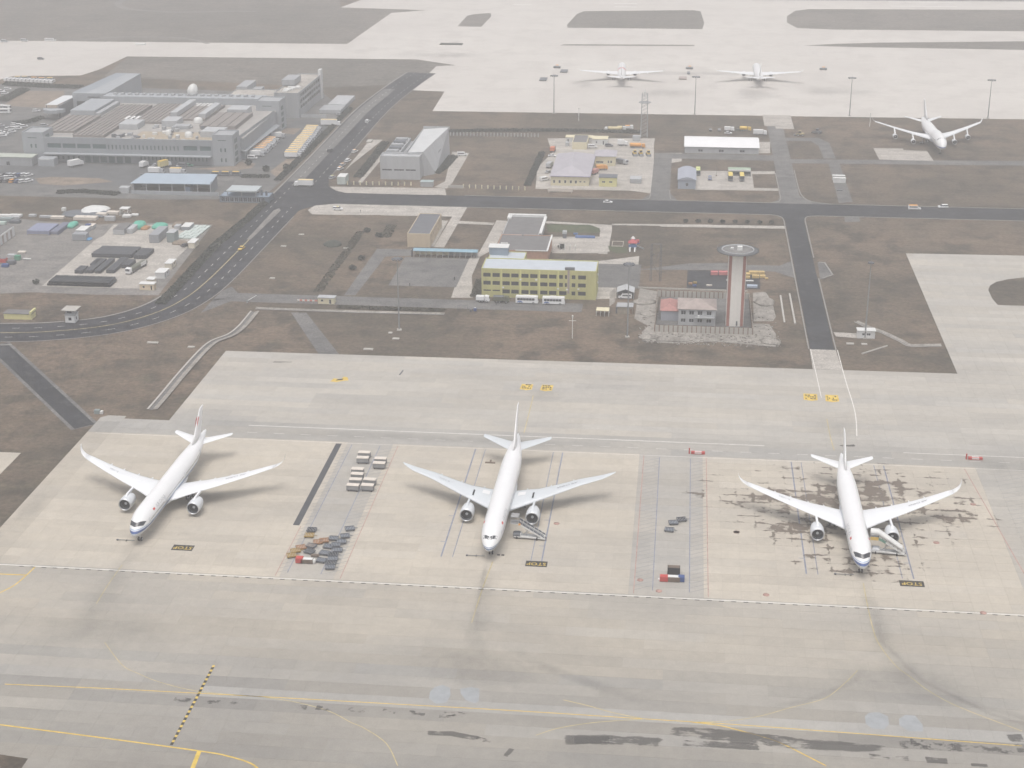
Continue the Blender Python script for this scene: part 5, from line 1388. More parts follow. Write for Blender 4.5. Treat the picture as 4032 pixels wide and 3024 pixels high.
q = MB(); q.box(.2,8.2,24.5,29.5,10.72,14.0); q.build('penthouse', M('blue_grey_wall', (.26,.32,.39), .8, .1), t)
q = MB(); q.box(-.1,8.5,24.2,29.8,14.0,14.3); q.build('penthouse_roof', OFFW, t)
for x, z in ((16.2,8.0),(22.8,8.1),(31.8,4.5),(40.2,4.6),(9,4.4),(35.5,4.3)):
    q = MB(); q.bbox(x-.4,x+.4,-.4,-.01,z-.3,z+.3,.05); q.build('air_conditioner', OFFW, t)
for z in (5, 8.5):
    q = MB(); q.bbox(47.51,47.9,8,8.9,z-.3,z+.3,.05); q.build('air_conditioner', OFFW, t)
# ---------------------------------------------------------------- dark-roofed hall behind it
t = thing('dark_roofed_hall', 'low hall with a dark flat roof and white edge behind the yellow building', 'building', (-80.6, 664.8, 0))
block(t, 0, 23.1, 0, 25, 6.0, BRICK, ROOFD, parapet=.25)
block(t, .2, 17.0, 25.02, 55.5, 6.0, GREYW2, ROOFD, parapet=.2, wall_name='rear_wall', roof_name='rear_roof')
q = MB(); q.box(-.4,17.6,55.5,57.6,5.6,6.9); q.box(16.9,18.2,27,55.5,5.9,6.5); q.box(-.4,1.5,51,55.5,5.9,6.7); q.build('white_parapet', OFFW, t)
q = MB(); q.box(22.7,23.4,-.3,25.2,5.9,6.25); q.box(9.0,23.4,-.35,.2,5.9,6.2); q.build('cornice', OFFW, t)
q = MB(); q.box(1.5,4.6,9,9.6,5.8,6.6); q.build('roof_vent', OFFW, t)
q = MB(); q.bbox(9.5,10.1,24,24.6,5.7,6.4,.1); q.build('roof_vent', STEELG, t)
# ---------------------------------------------------------------- beige building
t = thing('beige_building', 'small beige building with a dark slate-grey roof beside the pavement', 'building', (-123.7, 685.6, 0))
block(t, 0, 10.6, 0, 35, 6.4, BEIGE, ROOFS, rt=[(4+5*k, 5.4+5*k, 3.6, 5.0) for k in range(6)]+[(14,15.2,.1,2.3),(4,5.4,1,2.4),(24,25.4,1,2.4)], parapet=.25)
# ---------------------------------------------------------------- blue-roofed bicycle shed
t = thing('bicycle_shed', 'long open shed with a curved blue roof beside the grey court', 'shed', (-118.4, 670.0, 0))
q = MB(); prof = [(-.4+4.3*k/8, 2.7+.95*math.sin(math.pi*(.1+.8*k/8))) for k in range(9)]; q.xprism(prof+[(p[0], p[1]-.08) for p in reversed(prof)], 0, 29.2, smooth=True); q.build('roof', BLUER, t)
for k in range(12):
    for y in (.1, 3.4):
        q = MB(); x = .3+k*2.6; q.tube((x,y,0),(x,y,2.95),.08); q.build('post', OFFW, t)
for k in range(11):
    q = MB(); q.box(.5+k*2.6,2.7+k*2.6,3.35,3.4,.3,2.6); q.build('back_panel', CREAMW if k < 6 else GREYW, t)
q = MB(); q.box(-1.0,-.6,.2,3.2,0,3.2); q.build('end_wall', STEELG, t)
for k in range(9):
    b = thing('bicycle', '%s bicycle from the right end under the blue-roofed shed' % ORD[k], 'bicycle', (-90.4-k*1.5, 671.6, .04), R(90), 'bicycles under the blue-roofed shed')
    for x in (-.5,.5):
        q = MB(); q.lathe((x,-.02,.34), [(0,.30),(0,.34),(.04,.34),(.04,.30),(0,.30)], 14); q.build('wheel', BLACKR, b)
    q = MB()
    for a, c in (((-.5,0,.34),(-.15,0,.85)),((-.15,0,.85),(.4,0,.8)),((.4,0,.8),(.5,0,.34)),((-.15,0,.85),(0,0,.32)),((0,0,.32),(.4,0,.8)),((-.5,0,.34),(0,0,.32)),((.4,0,.8),(.36,0,1.0)),((.36,-.25,1.02),(.36,.25,1.02))): q.tube(a, c, .025, None, 5)
    q.build('frame', CAR['blue' if k % 3 else 'grey'], b)
    q = MB(); q.bbox(-.28,-.02,-.08,.08,.88,.95,.03); q.build('saddle', BLACKR, b)
# ---------------------------------------------------------------- walled compound: house and tall tower
t = thing('compound_wall', 'pale concrete panel wall with brown posts round the tower and house', 'wall', (-8.1, 580.4, 0))
W_, D_ = 37.8, 43.5
def wall_run(a, b, n):
    for k in range(n):
        f0, f1 = k/n, (k+1)/n; p = (a[0]+(b[0]-a[0])*f0, a[1]+(b[1]-a[1])*f0); r = (a[0]+(b[0]-a[0])*f1, a[1]+(b[1]-a[1])*f1); L = math.dist(p, r); an = math.atan2(r[1]-p[1], r[0]-p[0])
        q = MB(); q.rbox((p[0]+r[0])/2, (p[1]+r[1])/2, 0, L-.42, .16, 2.6+.05*(k % 2), an); q.build('panel', CONW, t)
        q = MB(); q.rbox(p[0], p[1], 0, .4, .3, 2.75, an); q.build('post', RUST, t)
wall_run((0,0), (W_,0), 21); wall_run((W_,0), (W_,D_), 24); wall_run((0,D_), (0,0), 24); wall_run((W_,D_), (0,D_), 21)
t = thing('tiled_house', 'pale two-storey house with a worn hip roof and a red-roofed wing', 'house', (.9, 589.0, .05))
ops = [(x, x+1.9, z, z+1.5) for z in (4.3, 1.2) for x in (1.0, 4.2, 7.5, 11.0)]
block(t, 0, 14.5, 0, 13.0, 6.5, GREYW2, GREYR, fr=ops, parapet=0)
hip_roof(0, 14.5, 0, 13.0, 6.75, 2.2, .45).build('hip_roof', GREYR, t)
for a, b, c, e in ops[:4]:
    q = MB(); q.box(a-.15,b+.15,-.3,-.02,e+.08,e+.28); q.build('window_hood', STEELG, t)
q = MB(); q.box(6.5,14.0,-1.4,-.02,3.4,3.65); q.build('porch_roof', GREYW, t)
q = MB(); q.box(7.6,8.2,-1.0,-.4,3.65,4.4); q.build('chimney_pipe', OFFW, t)
block(t, -6.9, -.02, 4.6, 18.0, 4.0, M('mauve_grey_wall', (.36,.37,.41), .85, .1), REDR, parapet=0, wall_name='wing_wall', roof_name='wing_ceiling')
hip_roof(-6.9, -.1, 4.6, 18.0, 4.25, 1.9, .4).build('wing_hip_roof', REDR, t)
t = thing('watch_tower', 'tall white and red tower with a round grey platform on top', 'tower', (22.95, 592.5, .05))
H = 29.3
q = MB(); q.box(-2.1,2.1,-3.3,3.2,0,H); q.build('shaft', TOWW, t)
for sx in (-1, 1):
    q = MB(); q.box(min(sx*2.1,sx*3.25),max(sx*2.1,sx*3.25),-3.0,3.0,0,H-.3); q.build('side_fin', TOWR, t)
    q = MB(); q.box(min(sx*3.25,sx*3.45),max(sx*3.25,sx*3.45),-2.7,2.7,0,H-.5); q.build('edge_strip', TOWW, t)
q = MB(); q.lathe((0,0,H), [(0,2.5),(.3,6.0),(.9,6.4),(1.1,6.4),(1.1,.02)], 40, axis='z'); q.build('platform', M('platform_grey', (.21,.205,.20), .85, .15, .4), t)
q = MB(); q.lathe((0,0,H), [(.75,6.4),(.7,8.1),(.95,8.2),(1.0,6.45)], 40, axis='z'); q.build('walkway', M('walkway_grey', (.12,.125,.13), .8, .15, .5), t)
q = MB(); q.lathe((0,0,H+1.1), [(0,6.2),(.35,6.25),(.35,6.0),(0,5.95)], 40, axis='z'); q.build('kerb_ring', GREYW2, t)
q = MB()
for k in range(36):
    a = 2*math.pi*k/36; q.tube((8.05*math.cos(a),8.05*math.sin(a),H+.9),(8.05*math.cos(a),8.05*math.sin(a),H+2.0),.03,None,5)
q.lathe((0,0,H+2.0), [(0,8.02),(.06,8.02),(.06,8.1),(0,8.1)], 36, axis='z'); tag(q.build('railing', STEELG, t), kind='stuff')
q = MB(); q.bbox(-.3,1.7,-1.0,.6,H+1.1,H+2.6,.1); q.build('roof_cabin', OFFW, t)
q = MB(); q.bbox(-2.8,-1.6,.2,1.2,H+1.1,H+1.8,.1); q.build('roof_cabin', OFFW, t)
q = MB(); q.box(.5,1.1,-3.36,-3.3,.2,2.2); q.build('door', STEELG, t)
rs2 = random.Random(5)
def heap(name, label, cat, p, rx, ry, h, mat, seed=0):
    r_ = random.Random(seed); q = MB(); n = 18; rings = []
    for k in range(6):
        f = k/5; rings.append([(math.cos(2*math.pi*i/n)*rx*(1-f*.92)*r_.uniform(.85,1.12), math.sin(2*math.pi*i/n)*ry*(1-f*.92)*r_.uniform(.85,1.12), h*math.sin(f*math.pi/2)*r_.uniform(.9,1.05)) for i in range(n)])
    q.loft(rings); return solo(name, q, mat, label, cat, (*p, .02))
heaps = [((-0.5, 571.1),7,2.2,1.1,'wide pale rubble heap below the left part of the compound wall'),((12.8, 571.9),4,1.6,.8,'small rubble heap below the middle of the compound wall'),((-10.4, 573.8),4,3,1.2,'rubble heap at the lower left corner of the compound wall'),
    ((21.5, 571.2),3.5,1.4,.7,'low rubble heap below the foot of the tower'),((36.5, 572.2),4,3,1.3,'rubble heap at the lower right corner of the rubble ground'),((-13.1, 616.1),5,4,1.6,'grey rubble heap left of the compound beside the sheds'),((-10.8, 601.2),4,3,1.2,'rubble heap left of the compound near its lower end'),((36.0, 620.9),4.5,6,1.5,'grey rubble heap right of the compound')]
for k, (p, a, b, h, lab) in enumerate(heaps): heap('rubble_heap', lab, 'rubble heap', p, a, b, h, RUBBLE, k)
q = MB()
for k in range(500):
    z = rs2.random(); p = (rs2.uniform(-14,40), rs2.uniform(566,579) if z < .75 else rs2.uniform(580,610))
    if p[1] > 580 and -8.5 < p[0] < 30: continue
    r_ = rs2.uniform(.15,.6); q.rbox(p[0], p[1], .03, r_*1.4, r_, r_*.7, rs2.uniform(0,3))
tag(q.build('loose_stones', RUBBLE), 'loose pale stones scattered round the compound wall', kind='stuff')
for k, (a, b) in enumerate((((42.8, 629.4),(42.7, 595.7)),((46.7, 632.2),(46.8, 594.5)))):
    q = MB(); L = math.dist(a, b); q.rbox((a[0]+b[0])/2, (a[1]+b[1])/2, 0, L, .7, .45, math.atan2(b[1]-a[1], b[0]-a[0])); solo('concrete_kerb', q, CONW, ['left','right'][k]+' one of two long concrete kerbs between the compound and the road', 'kerb')
q = MB(); a, b = (-16.4, 634.2), (29.3, 633.6); q.rbox((a[0]+b[0])/2, (a[1]+b[1])/2, 0, math.dist(a,b), .5, .6, math.atan2(b[1]-a[1],b[0]-a[0])); solo('low_wall', q, CONW, 'low concrete wall along the back of the compound', 'wall')
# things stored behind the tower
for k, x in enumerate((1135, 1225, 1290)):
    p = (15.8, 656.0) if k == 0 else ((19.2, 656.3) if k == 1 else (22.1, 656.6))
    crate('storage_bin', ['left','middle','right'][k]+' pink-red storage bin in the row left of the tower', (*p, .06), 3.0, 2.0, 1.6, M('pink_red_paint', (.55,.18,.18), .7, .12))
for k, (p, lx, ly, h) in enumerate((((32.4, 658.3),3.4,2.4,1.4),((35.6, 659.2),3.6,1.6,1.2),((30.0, 656.7),2.4,2.6,1.0),((29.9, 652.1),2.2,1.4,.9),((33.4, 653.1),3.0,2.0,1.3),((36.4, 654.0),2.4,2.0,1.1),((38.0, 651.6),1.4,1.0,.8))):
    crate('pallet_stack', ['largest ochre pallet stack right of the tower','long ochre pallet stack at the back right of the tower','ochre pallet stack nearest the tower shaft','low front ochre pallet stack by the tower shaft','ochre pallet stack in the middle of the pile','ochre pallet stack at the right of the pile','smallest ochre pallet at the right end of the pile'][k], (*p, .06), lx, ly, h, M('ochre_boards', (.58,.42,.18), .85, .2, 1.2))
q = MB(); q.bbox(-2.2,2.2,-.8,.8,.1,1.0,.05); solo('skip', q, M('pale_blue_paint', (.45,.52,.62), .6, .1), 'pale blue flat skip on the tarred pad right of the tower', 'skip', (*(31.5, 640.1), .05))
q = MB(); q.bbox(-5.8,5.8,-.4,.4,.1,.5,.05); solo('beam', q, OFFW, 'long white beam lying across behind the tower', 'beam', (*(26.6, 648.2), .05))
q = MB(); q.bbox(-1.2,1.2,-.4,.4,.1,.6,.05); solo('crate_board', q, CREAM, 'small cream board on the tarred pad left of the tower', 'board', (*(13.5, 640.0), .05))
for k, (p, m_) in enumerate((((5.6, 641.4),ORANGEB),((7.5, 642.8),OCHRE),((7.3, 638.7),BLUEB))): crate('scrap_box', ['rusty scrap box at the lower left of the tarred pad','ochre scrap box at the lower left of the tarred pad','small blue scrap box at the lower left of the tarred pad'][k], (*p,.05), 1.6, 1.2, .8, m_)
# ---------------------------------------------------------------- masts and poles
MASTM = M('galvanised_pole', (.24,.245,.25), .6, .1, .5)
def light_mast(label, p, H, group=None, head=1.9):
    t = thing('light_mast', label, 'light mast', (*p, 0), rnd.uniform(0, 1), group)
    q = MB(); q.tube((0,0,.3),(0,0,H),.34,.13,12); q.build('pole', MASTM, t)
    q = MB(); q.box(-.8,.8,-.8,.8,0,.35); q.build('footing', CONW, t)
    q = MB(); q.lathe((0,0,H-.6), [(0,.2),(0,head*.75),(.15,head*.75),(.15,.2)], 16, axis='z'); ring = q.build('lamp_ring', STEELG, t)
    for k in range(10):
        a = 2*math.pi*k/10; q = MB(); q.rbox(math.cos(a)*head, math.sin(a)*head, H-.95, .7, .55, .45, a); q.build('floodlight', STEELG, t)
    q = MB(); q.tube((0,0,H),(0,0,H+1.2),.03); q.build('lightning_rod', MASTM, t)
    return t
light_mast('tall floodlight mast in front of the grey carport, right of the yellow building', (-18.4, 573.0), 30.0)
light_mast('tall floodlight mast standing left of the yellow building, by the court', (-107.6, 573.0), 29.5)
light_mast('tall thin mast beside the small white hut at the right road', (72.5, 580.4), 31.0, head=.8)
for k, (p, lab) in enumerate((((-81.6, 987.5),'leftmost of four floodlight masts along the far apron edge'),((7.1, 991.2),'second from left of four floodlight masts along the far apron edge'),((103.6, 996.4),'third from left of four floodlight masts along the far apron edge'),((188.2, 996.3),'rightmost of four floodlight masts along the far apron edge'))): light_mast(lab, p, 24.5, 'floodlight masts along the far apron edge', 2.2)
for p, lab in (((-64.4, 966.5),'short white pole below the left masts at the far apron edge'),((113.0, 966.3),'short white pole left of the four-engined aircraft')):
    q = MB(); q.tube((0,0,0),(0,0,8),.22,.12,8); q.bbox(-.5,.5,-.15,.15,7.7,8.1,.05); solo('lamp_post', q, OFFW, lab, 'lamp post', (*p,0))
t = thing('signal_pole', 'white pole with crossed arms standing on the brown grass below the buses', 'pole', (*(-39.4, 569.4),0))
q = MB(); q.tube((0,0,0),(0,0,9.0),.16,.12,10); q.build('pole', OFFW, t)
q = MB(); q.tube((-1.4,0,7.2),(1.4,0,7.2),.09); q.tube((0,-1.0,7.2),(0,1.0,7.2),.09); q.build('cross_arm', OFFW, t)
q = MB(); q.bbox(-.25,.25,-.25,.25,8.6,9.4,.1); q.build('lamp_head', OFFW, t)
def lattice(q, x, y, w, H, r=.07, n=8):
    for sx in (-1,1):
        for sy in (-1,1): q.tube((x+sx*w/2,y+sy*w/2,0),(x+sx*w/2*.7,y+sy*w/2*.7,H),r,None,5)
    for k in range(n):
        z0, z1 = H*k/n, H*(k+1)/n
        for s in (-1,1): q.tube((x-w/2,y+s*w/2*.9,z0),(x+w/2*.8,y+s*w/2*.8,z1),r*.6,None,4); q.tube((x+s*w/2*.9,y-w/2,z0),(x+s*w/2*.8,y+w/2*.8,z1),r*.6,None,4)
t = thing('lattice_gantry', 'dark gantry of two lattice columns joined by diagonals left of the tower', 'gantry', (*(-9.3, 644.8),0))
Hg = 16.5
for sx in (-1, 1):
    q = MB(); lattice(q, sx*2.0, 0, .8, Hg, .09, 12); q.build('column', STEELG, t)
q = MB(); q.tube((-2,0,Hg),(2,0,Hg),.09); q.tube((-2,0,9),(2,0,2),.07); q.tube((2,0,14),(-1.5,0,6),.06); q.tube((-2,0,11.2),(-.6,0,12),.2); q.build('brace', STEELG, t)
t = thing('radio_tower', 'grey lattice radio tower near the far apron edge, above the cream building', 'tower', (*(-22.8, 924.8),0))
q = MB(); lattice(q, 0, 0, 4.2, 26.0, .17, 12); q.build('lattice_frame', M('pale_steel', (.42,.43,.44), .6, .1), t)
q = MB(); q.lathe((0,0,20.5), [(0,.3),(0,3.6),(.25,3.6),(.25,.3)], 18, axis='z'); q.build('platform', GREYW, t)
q = MB(); q.tube((0,0,20),(0,0,28.5),.12); q.bbox(-.5,.5,-.5,.5,24,27,.1); q.build('antenna', OFFW, t)
# ---------------------------------------------------------------- sheds right of the yellow building
t = thing('carport', 'grey gabled carport sheltering a white van', 'carport', (*(-21.1, 619.5),0))
q = MB(); q.xprism([(-4.5,3.0),(0,4.4),(4.5,3.0),(4.5,2.85),(0,4.2),(-4.5,2.85)], -3.6, 3.6); q.v = [(y*.82, x+3.0, z) for x, y, z in q.v]; q.build('roof', GREYW2, t)
for x in (-3.4,3.4):
    for y in (-.2,6.0):
        q = MB(); q.tube((x,y,0),(x,y,3.1),.12); q.build('post', GREYW, t)
q = MB(); q.box(-3.5,3.5,6.2,6.35,0,3.0); q.box(3.3,3.45,0,6,0,3.0); q.build('back_wall', STEELG, t)
van('white van under the grey carport', (*(-21.2, 619.9),.05), R(180), 'white')
t = thing('timber_hut', 'square weathered timber hut below the grey carport', 'hut', (*(-20.5, 600.2),0))
q = MB(); q.box(-3.0,3.0,0,4.5,0,3.0); q.build('walls', WOODT, t)
q = MB(); q.box(-3.3,3.3,-.4,4.9,3.0,3.2); q.build('roof', GREYW, t)
q = MB(); q.box(-3.7,-3.05,.3,4.2,0,2.7); q.build('side_lean_to', STEELG, t)
q = MB(); q.box(2.0,2.9,-.06,-.005,.1,2.1); q.build('door', RUST, t)
t = thing('frame_canopy', 'pale flat canopy on thin white legs at the end of the yellow building', 'canopy', (*(-29.3, 596.5),0))
q = MB(); q.box(-2.6,2.6,0,4.2,2.2,2.4); q.build('roof', CREAMW, t)
for x in (-2.5,-.8,.8,2.5):
    q = MB(); q.tube((x,.1,0),(x,.1,2.2),.09); q.build('leg', OFFW, t)
    q = MB(); q.tube((x,4.1,0),(x,4.1,2.2),.09); q.build('leg', OFFW, t)
bus('left one of two white buses in front of the yellow building', (*(-61.0, 610.0),.04), 0, CAR['white'], M('blue_graphic', (.14,.22,.45), .5, .08), OFFW, 'white buses before the yellow building')
bus('right one of two white buses in front of the yellow building', (*(-50.0, 609.9),.04), 0, CAR['white'], MATS['blue_graphic'], OFFW, 'white buses before the yellow building')
box_truck('white service truck with a short boxy body left of the buses', (*(-79.2, 609.9),.04), 0, CAR['white'], OFFW, CAR['white'], L=5.6, H=2.5)
box_truck('dark olive truck parked between the white truck and the buses', (*(-71.6, 609.8),.04), 0, CAR['olive'], STEELG, CAR['olive'], L=6.6, H=2.7)
person('person in dark clothes standing by the dark truck', (-73.3, 606.1), .3); person('person in dark clothes walking on the grey court', (-95.1, 637.9), 1.0); person('person in dark clothes walking along the pale pavement near the junction', (-156.9, 741.8), 1.5); person('person in dark clothes at the corner of the court', (-112.7, 627.5), 2.0)
t = thing('goal_frame', 'thin empty metal frame standing on the strip before the camp road', 'frame', (*(-86.0, 598.0),0))
q = MB(); q.tube((-2,0,0),(-2,0,2.2),.06); q.tube((2,0,0),(2,0,2.2),.06); q.tube((-2,0,2.2),(2,0,2.2),.06); q.build('frame', STEELG, t)
crate('litter_bin', 'left dark litter bin below the camp road', (*(-82.6, 597.1),0), .9, .8, 1.1, STEELG); crate('litter_bin', 'right dark blue litter bin below the camp road', (*(-80.9, 597.9),0), 1.1, .9, 1.4, BLUEB, OFFW)
# gate, booth and barrier of the camp road
t = thing('guard_booth', 'small cream guard booth beside the red and white barrier', 'booth', (*(-142.9, 600.8),0))
block(t, -3.4, 3.4, 0, 3.2, 2.6, CREAMW, GREYW2, fr=[(1.2,2.2,1.0,1.9),(4.6,5.5,.1,2.0)], parapet=0)
t = thing('barrier', 'red and white folding barrier across the camp road', 'barrier', (*(-151.3, 602.9),0))
for k in range(8):
    q = MB(); q.box(-4.2+k*1.05,-3.2+k*1.05,-.12,.12,.35,.95); q.build('segment', M('barrier_red', (.60,.20,.15), .6, .1) if k % 2 else OFFW, t)
for k in range(9):
    q = MB(); q.tube((-4.2+k*1.05,0,0),(-4.2+k*1.05,0,1.15),.06,None,6); q.build('upright', ORNG, t)
t = thing('gate_bar', 'long white bar lying open at the camp road entrance', 'gate', (*(-174.7, 603.1),0), R(75))
q = MB(); q.tube((-3.8,0,.8),(3.8,0,.9),.12); q.build('bar', OFFW, t); q = MB(); q.box(-4.1,-3.6,-.25,.25,0,1.1); q.build('post', GREYW, t)
# playground
t = thing('play_tower', 'red and blue playground tower with slides on the brown lawn', 'playground', (*(-20.8, 690.0),0))
BLUEP, REDPL = M('play_blue', (.10,.18,.40), .5, .1), M('play_red', (.45,.07,.08), .5, .1)
for x in (-1.6,1.6):
    for y in (0,3.0):
        q = MB(); q.tube((x,y,0),(x,y,3.4),.1); q.build('post', OFFW if y == 0 else BLUEP, t)
q = MB(); q.box(-1.8,1.8,-.2,3.2,1.5,1.7); q.box(-1.8,1.8,-.25,-.15,1.7,2.5); q.build('deck', BLUEP, t)
hip_roof(-1.8,1.8,-.2,3.2,3.4,1.6,.3).build('roof', REDPL, t)
q = MB(); q.lathe((0,4.8,0), [(0,.9),(4.2,.9)], 12, axis='z'); q.build('tube_tower', BLUEP, t)
q = MB(); q.lathe((0,4.8,4.2), [(0,1.1),(1.1,.1)], 12, axis='z'); q.build('tube_cap', OFFW, t)
q = MB(); q.bbox(1.1,2.9,4.0,5.6,2.4,3.6,.2); q.build('side_pod', REDPL, t); q = MB(); q.box(1.2,3.0,4.1,5.7,1.8,2.35); q.build('pod_floor', BLUEP, t)
q = MB(); q.add([(1.8,1,1.6),(1.8,2,1.6),(5.2,2,.2),(5.2,1,.2),(1.8,1,2.0),(5.2,1,.5),(1.8,2,2.0),(5.2,2,.5)], [(0,1,2,3),(0,3,5,4),(1,2,7,6)]); q.build('slide', GREYW, t)
for x in (-1.1,1.1):
    q = MB(); q.add([(x-.3,-.2,1.5),(x+.3,-.2,1.5),(x+.3,-3.0,.1),(x-.3,-3.0,.1)], [(0,1,2,3)]); q.build('ramp', OFFW, t, fix=False)
t = thing('sand_frame', 'thin pale rectangular frame on the lawn by the playground', 'frame', (*(-27.9, 699.3),0))
q = MB(); q.box(-2.6,2.6,-4,-3.8,.04,.25); q.box(-2.6,2.6,3.8,4,.04,.25); q.box(-2.6,-2.4,-3.8,3.8,.04,.25); q.box(2.4,2.6,-3.8,3.8,.04,.25); q.build('edging', CREAM, t)
q = MB(); q.bbox(-4.6,4.6,-.5,.5,.1,1.1,.08); solo('bench_wall', q, BLUEP, 'long dark blue low wall at the edge of the pale plaza', 'low wall', (*(-43.5, 707.7),0))
q = MB(); q.bbox(-1.0,1.0,-.4,.4,.1,.8,.08); solo('blue_bench', q, BLUEP, 'short blue bench behind the dark blue low wall', 'bench', (*(-48.3, 713.0),0))
t = thing('sentry_kiosk', 'small pale kiosk at the left edge of the pale plaza', 'kiosk', (*(-53.0, 706.8),0)); q = MB(); q.box(-.8,.8,-.8,.8,0,2.2); q.build('wall', STEELG, t); q = MB(); q.bbox(-1,1,-1,1,2.2,3.6,.3); q.build('roof', GREYW2, t)
t = thing('pergola', 'white pergola frames on the plaza beside the dark-roofed hall', 'pergola', (*(-52.2, 686.6),0))
for k in range(5):
    q = MB(); x = -4+k*2.4; q.tube((x,-1.5,0),(x,-1.5,2.4),.08); q.tube((x,1.5,0),(x,1.5,2.4),.08); q.tube((x,-1.8,2.4),(x,1.8,2.4),.08); q.build('frame', OFFW, t)
for x, y in (((-53.1, 686.6)),((-5.0, 715.3))) if False else (): pass
def shrub(label, p, r, h, group=None, seed=0, mat=None, name='shrub'):
    r_ = random.Random(seed); t = thing(name, label, 'shrub', (*p,0), 0, group)
    q = MB(); q.tube((0,0,0),(0,0,h*.5),.08,.05,6); q.build('stem', RUST, t)
    q = MB()
    for k in range(90):
        a, u_, v_ = r_.uniform(0,6.283), r_.uniform(-1,1), r_.random()**.33; s_ = math.sqrt(1-u_*u_); c = (math.cos(a)*s_*r*v_, math.sin(a)*s_*r*v_, h*.55+u_*h*.42*v_)
        d1 = Vector((r_.uniform(-1,1),r_.uniform(-1,1),r_.uniform(-1,1))).normalized(); d2 = d1.cross(Vector((r_.uniform(-1,1),r_.uniform(-1,1),r_.uniform(-1,1)))).normalized(); e = .22*r
        q.add([(c[0]+(d1*i+d2*j)[0]*e, c[1]+(d1*i+d2*j)[1]*e, c[2]+(d1*i+d2*j)[2]*e) for i,j in ((-1,-1),(1,-1),(1,1),(-1,1))], [(0,1,2,3)])
    q.build('foliage', mat or LEAF, t, fix=False)
    return t
LEAF = M('dark_leaves', (.055,.062,.05), .9, .4, 1.2); LEAFB = M('brown_leaves', (.085,.08,.058), .9, .4, 1.2)
s0_ = None
for k, (x, y) in enumerate(((275,1312),(410,1314),(543,1316),(677,1318),(813,1322),(945,1326),(1080,1330),(1210,1330))):
    p = ([(3.0, 738.7),(8.9, 738.9),(14.8, 739.5),(20.6, 739.7),(26.6, 739.6),(32.4, 739.5),(38.3, 739.6),(44.0, 740.1)])[k]
    shrub('%s shrub from the left in the row of eight above the long pale path' % ORD[k], p, 1.25, 1.9, 'row of clipped shrubs along the pale path', k)
for k, (p, r_, lab) in enumerate((((-146.8, 707.5),1.6,'upper left dark bush on the brown lot left of the beige building'),((-139.7, 700.2),1.7,'upper right dark bush on the brown lot left of the beige building'),((-140.7, 663.3),1.5,'dark round bush left of the diagonal grey path'),((-141.6, 648.3),1.6,'low dark bush below the round one by the grey path'),((-134.0, 741.0),1.2,'small bush left of the white hut') if False else ((-53.2, 689.3),1.6,'slim dark bush between the pergola frames'),((-272.4, 615.3),1.4,'dark bush at the lower left corner of the storage pad'))):
    shrub(lab, p, r_, 2.2, None, 30+k)
def hedge(label, pts, w, h, seed, mat=None):
    r_ = random.Random(seed); q = MB()
    for a, b in zip(pts[:-1], pts[1:]):
        L = math.dist(a, b); n = int(L*w*(11 if h > .7 else 4))
        for k in range(n):
            f = r_.random(); o = r_.uniform(-w/2, w/2); d = ((b[0]-a[0])/L, (b[1]-a[1])/L); zz = h*(1-abs(o)/w*1.1)*r_.uniform(.25,1); c = Vector((a[0]+d[0]*L*f-d[1]*o, a[1]+d[1]*L*f+d[0]*o, zz))
            d1 = Vector((r_.uniform(-1,1),r_.uniform(-1,1),r_.uniform(-.6,.6))).normalized(); d2 = d1.cross(Vector((r_.uniform(-1,1),r_.uniform(-1,1),r_.uniform(-1,1)))).normalized(); e = r_.uniform(.18,.45)
            q.add([c+d1*e+d2*e*.6, c-d1*e+d2*e*.6, c-d1*e-d2*e*.6, c+d1*e-d2*e*.6], [(0,1,2,3)])
    o = q.build('hedge', mat or LEAF, fix=False)
    return tag(o, label, 'hedge')
hedge('long dark hedge along the left side of the curving main road', [(-210.9, 593.5),(-210.9, 614.8),(-212.2, 679.6),(-209.7, 720.6),(-208.5, 759.8)], 4.6, 1.3, 1)
hedge('dark hedge along the left side of the road beyond the junction', [(-213.5,800),(-213,900),(-213.5,990)], 4.0, 1.8, 2)
hedge('dark leafy strip running diagonally through the brown lot left of the court', [(-149.9, 615.8),(-150.0, 645.6),(-149.9, 680.6),(-150.1, 708.1)], 4.0, .5, 3, LEAFB)
hedge('dark leafy strip behind the beige building', [(-137.4, 720.1),(-136.5, 698.8)], 5.0, .5, 4, LEAFB)
hedge('long low hedge along the lower side of the camp road', [(-137.3, 597.4),(-115.0, 596.9),(-93.3, 597.1)], 3.2, 1.0, 5, LEAFB)
hedge('dark hedge below the cargo area beside the brown field', [(-321.5, 765.0),(-308.8, 768.0),(-298.3, 766.2),(-288.3, 764.3)], 5.0, 1.8, 6)
hedge('dark leafy strip left of the grey two-part building', [(-172.3, 811.2),(-172.2, 849.1),(-172.9, 895.1)], 5.0, 1.4, 7)
hedge('dark leafy strip right of the grey two-part building', [(-132.8, 823.0),(-130.1, 837.9),(-128.3, 864.3)], 6.0, 1.4, 8)
hedge('dark hedge along the vacant lot beside the cream fire station', [(-80.1, 801.9),(-79.6, 842.6),(-79.2, 877.9)], 3.6, 1.5, 9)
hedge('long hedge before the parked tank trucks near the far apron', [(-140.2, 927.9),(-117.9, 932.5),(-71.8, 936.7),(-24.8, 935.9)], 6, 1.6, 10)
hedge('ragged hedge left of the compound sheds', [(-83.3, 615.3),(-83.7, 637.9)], 4, 1.4, 11, LEAFB)
